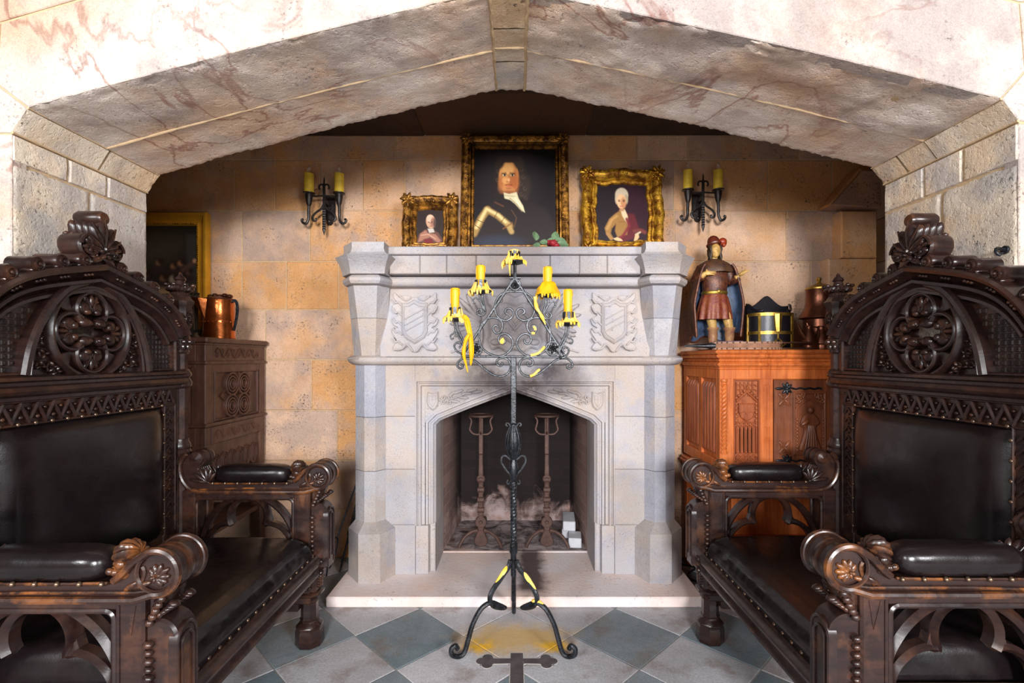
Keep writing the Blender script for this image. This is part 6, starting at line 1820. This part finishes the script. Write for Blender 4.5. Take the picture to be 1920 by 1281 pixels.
nodes = [(0, 0, .305, (.060, .046)), (0, 0, .36, (.056, .042)), (0, -.004, .43, (.070, .048)), (0, 0, .485, (.052, .036)), (0, -.004, .52, (.018, .018)), (0, -.006, .555, (.017, .017)), (0, -.004, .585, (.018, .018)), (0, -.004, .600, (.014, .014)),
         (-.072, .0, .478, .026), (-.112, -.01, .405, .022), (-.085, -.055, .428, .017), (-.066, -.064, .444, .012),          # right arm bent to the chest
         (.072, .0, .478, .026), (.098, -.02, .395, .022), (.114, -.05, .420, .017), (.120, -.062, .430, .012),           # left arm held out
         (-.034, 0, .27, .038), (-.024, -.012, .20, .031), (-.012, -.010, .125, .024), (-.010, .0, .085, .022), (-.008, .004, .03, .014), (-.012, -.040, .012, (.014, .010)),
         (.040, 0, .27, .038), (.064, -.022, .20, .031), (.080, -.020, .125, .024), (.086, -.004, .085, .022), (.088, 0, .03, .014), (.096, -.042, .012, (.014, .010))]
edges = [(0, 1), (1, 2), (2, 3), (3, 4), (4, 5), (5, 6), (6, 7), (3, 8), (8, 9), (9, 10), (10, 11), (3, 12), (12, 13), (13, 14), (14, 15), (0, 16), (16, 17), (17, 18), (18, 19), (19, 20), (20, 21), (0, 22), (22, 23), (23, 24), (24, 25), (25, 26), (26, 27)]
body = skin_mesh('body', nodes, edges, MAT['skin_gilt'], stat)
def hand(wrist, fdir, up, side, curl, name):
    """palm with four fingers of different lengths and a thumb from its side"""
    f, u = Vector(fdir).normalized(), Vector(up); u = (u - f * u.dot(f)).normalized(); s_ = f.cross(u) * side
    wv = Vector(wrist); mb = MB()
    rot = Matrix((f, s_, u)).transposed().to_4x4()
    mb.ell(wv + f * .016, (.022, .016, .008), 12, 8, rot)
    for k, (L, o_) in enumerate(((.026, -.012), (.031, -.004), (.030, .004), (.023, .012))):
        b = wv + f * .030 + s_ * o_; c = curl * (1 + .15 * k)
        d1 = (f * math.cos(c * .5) - u * math.sin(c * .5)); d2 = (f * math.cos(c * 1.3) - u * math.sin(c * 1.3))
        sp = s_ * (o_ * .12)
        p1_ = b + d1 * L * .5 + sp; p2_ = p1_ + d2 * L * .5 + sp
        mb.tube([b - f * .008, b, p1_, p2_], [.0044, .0046, .0042, .0028], 7)
    b = wv + f * .008 - s_ * .013
    mb.tube([b, b + (f * .6 - s_ * .8) * .012, b + (f * .95 - s_ * .5) * .024 - u * .003], [.0055, .005, .003], 7)
    return mb.build(name, MAT['skin_gilt'], stat, 80)
hand((-.076, -.062, .438), (.92, -.25, .12), (-.1, -1, .25), 1, .35, 'hand')
hand((.116, -.060, .426), (.62, -.45, .55), (-.5, -.3, .75), -1, .45, 'hand')
# face
mb = MB(T(0, -.016, .574))
def hd(u, v):
    a = 2 * PI * u; t = PI * v - PI / 2
    x, y, z = math.cos(t) * math.sin(a), -math.cos(t) * math.cos(a), math.sin(t)
    rx = .029 * (1 - .20 * max(0, -z)); p = Vector((x * rx, y * .033, z * .043))
    if y < 0:
        p.y -= .007 * math.exp(-((x / .14) ** 2 + ((z + .10) / .20) ** 2)); p.y += .004 * math.exp(-(((abs(x) - .36) / .15) ** 2 + ((z - .10) / .10) ** 2))
        p.y -= .002 * math.exp(-((x / .3) ** 2 + ((z - .26) / .08) ** 2)); p.y -= .0035 * math.exp(-((x / .2) ** 2 + ((z + .48) / .07) ** 2)); p.y -= .003 * math.exp(-((x / .25) ** 2 + ((z + .78) / .14) ** 2))
    return p[:]
mb.grid(hd, 40, 36)
for sg in (-1, 1): mb.ell((sg * .0105, -.0285, .004), (.0046, .0032, .0026), 8, 6); mb.ell((sg * .0275, .0, -.002), (.004, .007, .010), 8, 6)
mb.build('face', MAT['skin_gilt'], stat, 80)
mb = MB(); rh = random.Random(2)
for sg in (-1, 1):
    for k in range(9):
        a = R(60 + 14 * k); x, y = sg * math.sin(a) * .032, -math.cos(a) * .034 - .008
        mb.tube([(x + sg * .003 * math.sin(q * 1.3 + k), y + .003 * math.cos(q * 1.3 + k), .606 - .0125 * q) for q in range(8)], [.006, .008, .0085, .0075, .0085, .008, .007, .003], 6)
mb.ell((0, .004, .595), (.032, .034, .036), 12, 8)
mb.build('hair', MAT['hair'], stat, 80)
mb = MB(T(-.003, -.008, .606) @ RY(R(-6)) @ RX(R(-14)))
mb.lathe([(.035, .004), (.036, .012), (.035, .02), (.033, .034), (.026, .049), (.014, .058), (0, .06)], 20)
mb.lathe([(.033, .000), (.042, .002), (.044, .009), (.034, .012)], 24)
hat = mb.build('hat', MAT['st_hat'], stat, 60)
mb = MB(); mb.ell((.042, -.018, .628), (.024, .018, .022), 12, 8); mb.ell((.054, -.012, .622), (.014, .014, .020), 10, 8); mb.ell((.046, -.024, .608), (.010, .012, .014), 10, 8)
mb.build('hat_plume', flat_mat('painted_orange_red', sr(150, 52, 26), .35, .05, .3, 30, .2), hat, 80)
# doublet, kilt
def ringf(z, rx, ry, n=36, fold=0.0, nf=9, y0=0.0, x0=0.0, ph=0.0):
    out = []
    for i in range(n):
        a = 2 * PI * i / n; k = 1 + fold * math.sin(nf * a + ph)
        out.append((x0 + rx * k * math.cos(a), y0 + ry * k * math.sin(a), z))
    return out
mb = MB()
mb.loft([ringf(.318, .070, .056), ringf(.335, .068, .056, y0=-.004), ringf(.36, .069, .060, y0=-.006), ringf(.40, .074, .060, y0=-.006), ringf(.44, .077, .056, y0=-.004), ringf(.475, .074, .046), ringf(.498, .05, .036), ringf(.51, .028, .028)], True)
for k in range(7): mb.ell((0, -.064 + .002 * abs(k - 3), .35 + .019 * k), (.003, .003, .003), 6, 4)
mb.tube([(0, -.060, .335), (0, -.066, .39), (0, -.060, .45), (0, -.045, .485)], .0028, 6)
for (a, b, c) in ((8, 9, 10), (12, 13, 14)):
    P_ = [Vector(nodes[i][:3]) for i in (a, b, c)]
    mb.tube([P_[0], lerp(P_[0], P_[1], .5), P_[1], lerp(P_[1], P_[2], .5), lerp(P_[1], P_[2], .85)], [.031, .030, .029, .026, .027], 12)
mb.build('doublet', MAT['st_coat'], stat, 60)
mb = MB(); mb.loft([ringf(.322, .072, .059, y0=-.002), ringf(.328, .074, .061, y0=-.002), ringf(.336, .074, .061, y0=-.003), ringf(.341, .071, .058, y0=-.003)], False); mb.ell((.004, -.060, .336), (.012, .006, .012), 10, 8); mb.build('sash', MAT['brass'], stat, 60)
mb = MB()
mb.loft([ringf(.33, .066, .054, 72, .0, 11), ringf(.30, .077, .062, 72, .035, 11), ringf(.25, .088, .070, 72, .06, 11, ph=.4), ringf(.20, .096, .076, 72, .075, 11, ph=.7), ringf(.178, .097, .077, 72, .08, 11, ph=.8), ringf(.184, .088, .068, 72, .08, 11, ph=.8)], False)
mb.build('kilt', MAT['st_red'], stat, 60)
# cape: outside brown and gold, lining blue
def cape(off):
    def f(u, v):
        a = lerp(-118, 118, u)               # angle from the back
        z0, z1 = .492, lerp(.075, .10, u) + .018 * math.sin(u * 17) - .02 * math.sin(u * PI)
        z = lerp(z0, z1, v)
        rx = lerp(.085, .150, min(1, v * 1.9) ** .6) * (1 - .10 * max(0, v - .6) / .4); ry = lerp(.05, .085, v ** .7)
        k = 1 + .05 * math.sin(u * 26 + v * 2) * v + off
        return (rx * k * math.sin(R(a)) + .004, ry * k * math.cos(R(a)) * 1.0 + .0 - .03 * max(0, abs(a) - 90) / 28 * (1 - v * .4), z)
    return f
mb = MB(); mb.grid(cape(.045), 70, 26); mb.build('cape', MAT['st_brown'], stat, 80)
mb = MB(); mb.grid(cape(0.0), 70, 26)
f0, f1 = cape(0), cape(.045)
mb.build('cape_lining', MAT['st_blue'], stat, 80)
mb = MB()
for u in (0.0, 1.0):
    mb.tube([lerp(Vector(f0(u, v / 20)), Vector(f1(u, v / 20)), .5) for v in range(21)], .008, 7)
mb.tube([lerp(Vector(f0(u / 40, 1)), Vector(f1(u / 40, 1)), .5) for u in range(41)], .006, 6)
mb.build('cape_hem', MAT['st_coat'], stat, 80)
mb = MB(); mb.loft([ringf(.527, .030, .030), ringf(.517, .055, .047), ringf(.498, .086, .064, fold=.03, nf=8), ringf(.470, .104, .078, fold=.05, nf=8), ringf(.448, .104, .080, fold=.06, nf=8), ringf(.452, .094, .070, fold=.05, nf=8)], False)
mb.build('shoulder_mantle', MAT['st_brown'], stat, 70)
for sg, (kx, ky), (fx, fy) in ((-1, (-.012, -.010), (-.008, 0)), (1, (.080, -.020), (.088, 0))):
    mb = MB()
    mb.loft([[(lerp(kx, fx, t) + r * math.cos(2 * PI * i / 16), lerp(ky, fy, t) + r * math.sin(2 * PI * i / 16), z) for i in range(16)] for t, r, z in ((0, .029, .128), (.05, .034, .132), (.1, .033, .122), (.2, .026, .112), (.5, .027, .085), (.9, .020, .035), (1, .022, .004))])
    mb.ell((fx + sg * .004, fy - .022, .011), (.017, .040, .011), 12, 8)
    mb.build('boot', MAT['st_boot'], stat, 60)
mb = MB(); mb.box(-.07, .15, -.075, .06, .0, .006, .002); mb.build('plinth', MAT['st_brown'], stat)

# =================================================================== THINGS ON THE RIGHT CABINET
BL, BR_ = MAT['black'], MAT['brass']
bx = thing('coal_box', 'black wall-backed coal box with brass straps, between the statue and the copper jugs', 'box', (1.474, 2.92, TOPR))
PLn = FR((0, 0, 0), (1, 0, 0), (0, 0, 1), (0, -1, 0))
mb = MB(PLn); hw = .127
ogee = smooth([(-hw, .265), (-.085, .262), (-.05, .285), (-.02, .312), (0, .322), (.02, .312), (.05, .285), (.085, .262), (hw, .265)], 4)
mb.prism([(-hw, 0)] + ogee + [(hw, 0)], -.02, 0, .003, True)
mb.build('back_board', BL, bx)
def fr_curve(z, e=0.0): return [((hw - .004 + e) * math.sin(R(a)), -(.02 + (.10 + e) * math.cos(R(a)) ** .8), z) for a in range(-90, 91, 10)]
mb = MB(); mb.loft([[(-hw, 0, 0)] + fr_curve(0) + [(hw, 0, 0)], [(-hw, 0, .21)] + fr_curve(.21) + [(hw, 0, .21)]])
mb.build('curved_front', BL, bx)
mb = MB()
for z in (.10, .205):
    mb.loft([fr_curve(z - .009, .003), fr_curve(z - .009, .006), fr_curve(z + .009, .006), fr_curve(z + .009, .003)], False, False)
for a in (-46, 46):
    x, y = (hw + .002) * math.sin(R(a)), -(.02 + .107 * math.cos(R(a)) ** .8)
    mb.box(x - .008, x + .008, y - .001, y + .008, 0, .21, .002)
for x, y in (((hw + .0), -.02), (-hw, -.02)): mb.box(x - .006, x + .006, y - .008, y + .004, 0, .21, .002)
mb.build('brass_strap', BR_, bx)
for sg in (-1, 1):
    mb = MB(); mb.tube([(sg * x, y, z) for x, y, z in smooth([(.125, -.005, .27), (.118, -.03, .262), (.105, -.06, .235), (.085, -.085, .226), (.066, -.095, .232)], 5)], .007, 6)
    mb.tube([(sg * .066, -.098, .205), (sg * .066, -.096, .236)], .007, 6)
    mb.add([(sg * .127, -.005, .265), (sg * .105, -.06, .235), (sg * .066, -.095, .23), (sg * .066, -.10, .205), (sg * .127, -.02, .205)], [(0, 1, 2, 3, 4)])
    mb.build('side_wing', BL, bx)
mb = MB(T(0, -.117, 0)); mb.prism([], 0, 0) if False else None
mb.loft([[(x * w_, y, z) for x, y in ((-1, 0), (-.8, -.012), (0, -.02), (.8, -.012), (1, 0))] for w_, z in ((.016, .105), (.02, .13), (.024, .17), (.027, .205))], True)
mb.build('pouring_lip', BR_, bx)
mb = MB(FR((0, -.122, .035), (1, 0, 0), (0, 0, 1), (0, -1, 0)))
mb.bar([(-.04, 0), (0, .032), (.04, 0), (0, -.03)], .006, 0, .006, closed=True)
for k in range(4): mb.bar(arc(.014 * (1 if k % 2 else -1), .007 * (1 if k // 2 else -1), .009, 0, 360, 12)[:-1], .004, 0, .006, closed=True)
mb.bar([(0, .03), (0, .06)], .010, 0, .005)
mb.build('pierced_escutcheon', BR_, bx)
# bellows
be = thing('bellows', 'old tan leather bellows with studded edge, lying along the front of the honey oak cabinet', 'bellows', (1.24, 2.70, TOPR), R(-3))
mb = MB(); out = smooth([(-.175, .010), (-.12, .035), (-.03, .062), (.08, .066), (.15, .046), (.19, .022)], 6); outl = out + [(x, -y) for x, y in out[::-1]]
for z0, z1 in ((0.002, .012), (.034, .044)):
    mb.prism(outl, z0, z1, .002, True)
mb.build('board', MAT['bellows_leather'], be)
mb = MB(); mb.loft([[(x * k, y * k, z) for x, y in outl] for k, z in ((.99, .012), (.93, .018), (.98, .023), (.93, .028), (.99, .034))], False)
gus = mb.build('leather_gusset', MAT['bellows_leather'], be)
for k in range(0, len(outl), 2):
    for z in (.039, .007):
        o = stud0.copy(); COL.objects.link(o); o.parent = gus; o.location = (outl[k][0], outl[k][1], z); o.scale = (.7, .7, .7)
mb = MB(); mb.prism([(-.16, .012), (-.1, .035), (-.03, .055), (-.03, -.055), (-.1, -.035), (-.16, -.012)], .044, .048, .001); mb.build('leather_patch', MAT['bellows_cloth'], be)
mb = MB(T(-.17, 0, .022) @ RY(-PI / 2)); mb.lathe([(.02, -.01), (.018, .01), (.013, .03), (.009, .08), (.005, .14), (.0045, .15)], 14); mb.build('nozzle', MAT['iron'], be)
for z in (.007, .039):
    mb = MB(); mb.tube([(.18, 0, z), (.22, 0, z), (.30, 0, z), (.34, 0, z), (.352, 0, z)], [.014, .008, .009, .011, .006], 8, flat=(.6, 1)); mb.build('handle', OD, be)
# copper vessels
CU, CB = MAT['copper'], MAT['copper_dark']
def jug(x, y, lab, sc, rz, grp):
    o = thing('copper_jug', lab, 'jug', (x, y, TOPR), rz, grp)
    mb = MB(); mb.lathe([(0, .001), (.044 * sc, .001), (.046 * sc, .006), (.043 * sc, .035), (.034 * sc, .075), (.020 * sc, .115), (.017 * sc, .125), (.020 * sc, .135), (.018 * sc, .137)], 28)
    mb.lathe([(.0445 * sc, .030), (.0465 * sc, .034), (.0445 * sc, .038)], 28, caps=False)
    mb.build('body', CB, o)
    mb = MB(); mb.tube([(-.03 * sc, 0, .07), (-.05 * sc, 0, .10), (-.065 * sc, 0, .135), (-.072 * sc, 0, .155)], [.016, .012, .008, .005], 8); mb.build('spout', CB, o)
    mb = MB(); mb.tube(smooth([(.018 * sc, 0, .128), (.05 * sc, 0, .125), (.062 * sc, 0, .09), (.044 * sc, 0, .045)], 5), .004, 6); mb.build('handle', CB, o)
jug(1.626, 2.76, 'small conical copper jug with a horn spout, next to the coal box', .98, .1, 'small copper jugs')
jug(1.716, 2.80, 'small conical copper jug behind the right throne post, further from the coal box', 1.0, -.2, 'small copper jugs')
fl = thing('lidded_flagon', 'tall lidded brown copper flagon against the wall at the right end of the cabinet', 'jug', (1.845, 3.03, TOPR))
mb = MB(); mb.lathe([(0, .001), (.082, .001), (.085, .01), (.088, .12), (.086, .19), (.113, .20), (.112, .205), (.082, .26), (.074, .29), (.072, .37), (.076, .376)], 32); mb.build('body', CB, fl)
mb = MB(T(0, 0, .374)); mb.lathe([(.076, 0), (.076, .008), (.06, .02), (.025, .034), (.012, .042), (.010, .05), (.015, .06), (.013, .072), (0, .078)], 28); mb.build('lid', MAT['brass'], fl)
mb = MB(); mb.tube(smooth([(.07, 0, .36), (.11, 0, .35), (.13, 0, .28), (.11, 0, .2)], 5), .007, 8); mb.build('handle', CB, fl)
# =================================================================== THINGS ON THE LEFT CABINET
pt = thing('copper_pitcher', 'bright copper pitcher with riveted seam, standing on the dark carved cabinet', 'pitcher', (-1.728, 2.88, 1.4105))
mb = MB(); mb.lathe([(0, .001), (.084, .001), (.085, .006), (.083, .085), (.0845, .09), (.0845, .108), (.0825, .113), (.079, .215), (.082, .226), (.079, .228)], 40); mb.build('body', CU, pt)
mb = MB()
for k in range(22):
    a = 2 * PI * k / 22; mb.ell((.085 * math.cos(a), .085 * math.sin(a), .099), (.0045, .0045, .0045), 8, 6)
mb.build('rivet_band', CU, pt)
mb = MB(); mb.add([(-.05, -.062, .226), (-.02, -.083, .226), (-.035, -.078, .11), (-.115, -.085, .235), (-.06, -.10, .23)], [(0, 3, 2), (1, 2, 4), (3, 4, 2)]); mb.build('spout', CU, pt)
mb = MB(); mb.lathe([(.083, .226), (.08, .234), (.05, .243), (.02, .248), (0, .249)], 32)
for k in range(5): mb.ell((-.05 + .028 * k, .0, .249 + .006 * (k % 2)), (.016, .02, .012), 10, 8)
mb.build('lid', CB, pt)
mb = MB(); mb.tube(smooth([(.075, -.01, .215), (.10, -.012, .222), (.112, -.012, .19), (.106, -.01, .12), (.088, -.008, .05)], 5), .009, 8, flat=(1, .6)); mb.build('handle', MAT['iron'], pt)
tk = thing('pewter_tankard', 'dark tarnished tankard with a crown rim, left of the copper pitcher', 'tankard', (-1.94, 2.90, 1.4105))
mb = MB(); mb.lathe([(0, .001), (.075, .001), (.078, .012), (.066, .03), (.062, .06), (.060, .2), (.066, .21), (.060, .22), (.062, .24)], 32)
for k in range(18):
    a = 2 * PI * k / 18; mb.tube([(.062 * math.cos(a), .062 * math.sin(a), z) for z in (.035, .2)], .005, 6)
mb.build('body', MAT['pewter'], tk)
mb = MB()
for k in range(14):
    a = 2 * PI * k / 14; c, s_ = math.cos(a), math.sin(a); mb.ell((.062 * c, .062 * s_, .25), (.013, .013, .016), 8, 6); mb.tube([(.062 * c, .062 * s_, .25), (.07 * c, .07 * s_, .275)], .006, 6)
mb.lathe([(.058, .235), (.05, .262), (.02, .275), (0, .28)], 24); mb.build('crown_rim', MAT['pewter'], tk)
mb = MB(); mb.tube(smooth([(.06, 0, .2), (.11, 0, .21), (.12, 0, .14), (.10, 0, .06), (.066, 0, .05)], 5), .008, 8); mb.build('handle', MAT['pewter'], tk)
# =================================================================== ROSE, SOCKETS, CABLE
ro = thing('rose', 'single cut red rose with green leaves lying on the mantel under the big portrait', 'flower', (.19, 2.75, 1.9))
mb = MB(T(.012, 0, .028) @ RY(R(25)))
for q in range(4):
    n_ = 3 + q
    for k in range(n_):
        a = 360 * k / n_ + 25 * q; r = .005 + .0075 * q
        mb.ell((r * math.cos(R(a)), r * math.sin(R(a)), .010 - .004 * q), (.005 + .002 * q, .014 + .002 * q, .020 - .001 * q), 10, 8, RZ(R(a)) @ RY(R(8 + 14 * q)))
mb.build('bloom', MAT['rose'], ro, 80)
mb = MB(); mb.tube(smooth([(.008, 0, .02), (-.03, .01, .012), (-.09, .02, .010), (-.15, .01, .012)], 5), .003, 6); stm = mb.build('stem', MAT['leaf'], ro, 80)
def rl_(x, y, z, L, wd, yaw, pitch, roll):
    mb = MB(T(x, y, z) @ RZ(R(yaw)) @ RY(R(pitch)) @ RX(R(roll)))
    def f(u, v):
        s_ = math.sin(PI * u ** .85) ** .8; b = (v - .5) * 2
        return (u * L, b * wd * s_ * (1 + .06 * math.sin(u * 40)), .25 * abs(b) * wd * s_ - .12 * L * u * u + .001)
    mb.grid(f, 14, 8); mb.build('leaf', MAT['leaf'], ro, 80)
for a in ((-.085, -.01, .05, .065, .022, 100, -70, 20), (-.03, -.01, .025, .075, .020, 20, -38, -60), (-.06, -.01, .02, .05, .017, 150, -20, -60), (.02, .0, .055, .075, .024, 0, 15, -50), (.02, .01, .05, .065, .022, 60, -75, 30), (.03, -.01, .035, .07, .018, -10, 10, -60), (-.02, -.02, .035, .05, .016, 160, -15, -70)):
    rl_(*a)
for px, lab in ((525, 'dark square wall socket plate nearer the dark carved cabinet'), (566, 'dark square wall socket plate nearer the fireplace')):
    c = P(px, 890, YW); o = thing('wall_socket', lab, 'socket', (c.x, YW - .001, .545), 0, 'socket plates on the wall')
    mb = MB(PLn); mb.prism([(-.041, -.06), (.041, -.06), (.041, .06), (-.041, .06)], -.004, .006, .003, True); mb.build('plate', MAT['plate'], o)
    mb = MB(PLn)
    for z in (-.022, .022): mb.prism(arc(0, z, .016, 0, 360, 20)[:-1], .005, .009, .001)
    mb.build('outlet', MAT['iron'], o)
mb = MB(); mb.tube(smooth([(1.0, 3.19, .012), (1.03, 3.12, .008), (1.10, 3.06, .008), (1.03, 2.98, .008), (1.02, 2.90, .008), (1.12, 2.84, .008), (1.3, 2.9, .008)], 8), .005, 6)
tag(mb.build('power_cable', MAT['cable']), 'thin black cable looping on the floor right of the fireplace base', 'cable')

hk = thing('wall_hook', 'small black iron hook driven into the right pier above the throne gable', 'hook', (1.634, 1.66, 1.663))
mb = MB(); mb.tube([(.004, 0, 0), (-.03, -.005, .004), (-.045, -.015, .0)], [.006, .006, .005], 7); mb.tube(smooth([(-.045, -.015, 0), (-.05, -.02, -.012), (-.04, -.022, -.022), (-.032, -.02, -.014)], 4), .005, 7); mb.build('hook_bar', MAT['iron'], hk)
mb = MB(FR((0, 0, 0), (0, 1, 0), (0, 0, 1), (-1, 0, 0))); mb.prism(arc(0, 0, .014, 0, 360, 14)[:-1], -.004, .004, .001); mb.build('base_plate', MAT['iron'], hk)
# =================================================================== CAMERA, LIGHT
cam = bpy.data.cameras.new('camera'); co = bpy.data.objects.new('camera', cam); COL.objects.link(co)
co.location = (0, 0, EYE); co.rotation_euler = (R(90), 0, 0)
cam.sensor_width = 36.0; cam.lens = F / 1920 * 36
cam.shift_x = -(CX - 960) / 1920; cam.shift_y = (CY - 640.5) / 1920
cam.clip_start = .05
SC.camera = co
w = bpy.data.worlds.new('world'); SC.world = w; w.use_nodes = True
bg = w.node_tree.nodes['Background']; bg.inputs[0].default_value = (1, .89, .80, 1); bg.inputs[1].default_value = .20
def area(name, loc, tgt, sx, sy, power, col):
    l = bpy.data.lights.new(name, 'AREA'); l.shape = 'RECTANGLE'; l.size = sx; l.size_y = sy; l.energy = power; l.color = col
    o = bpy.data.objects.new(name, l); COL.objects.link(o); o.location = loc
    d = Vector(tgt) - Vector(loc); o.rotation_euler = d.to_track_quat('-Z', 'Y').to_euler()
    return o
area('daylight_window', (.28, -4.5, 2.15), (0, 2.5, 1.5), 1.1, 1.1, 545, (.97, .985, 1))
area('daylight_window', (3.1, -3.2, 2.4), (-1.2, 2.6, 1.2), 1.1, 1.1, 230, (.98, .98, 1))
area('daylight_window', (-3.1, -3.2, 2.4), (1.2, 2.6, 1.2), 1.1, 1.1, 175, (.98, .98, 1))
SC.view_settings.view_transform = 'Standard'; SC.view_settings.look = 'None'
SC.view_settings.exposure = 0.0; SC.view_settings.gamma = 1.0; SC.view_settings.use_curve_mapping = False
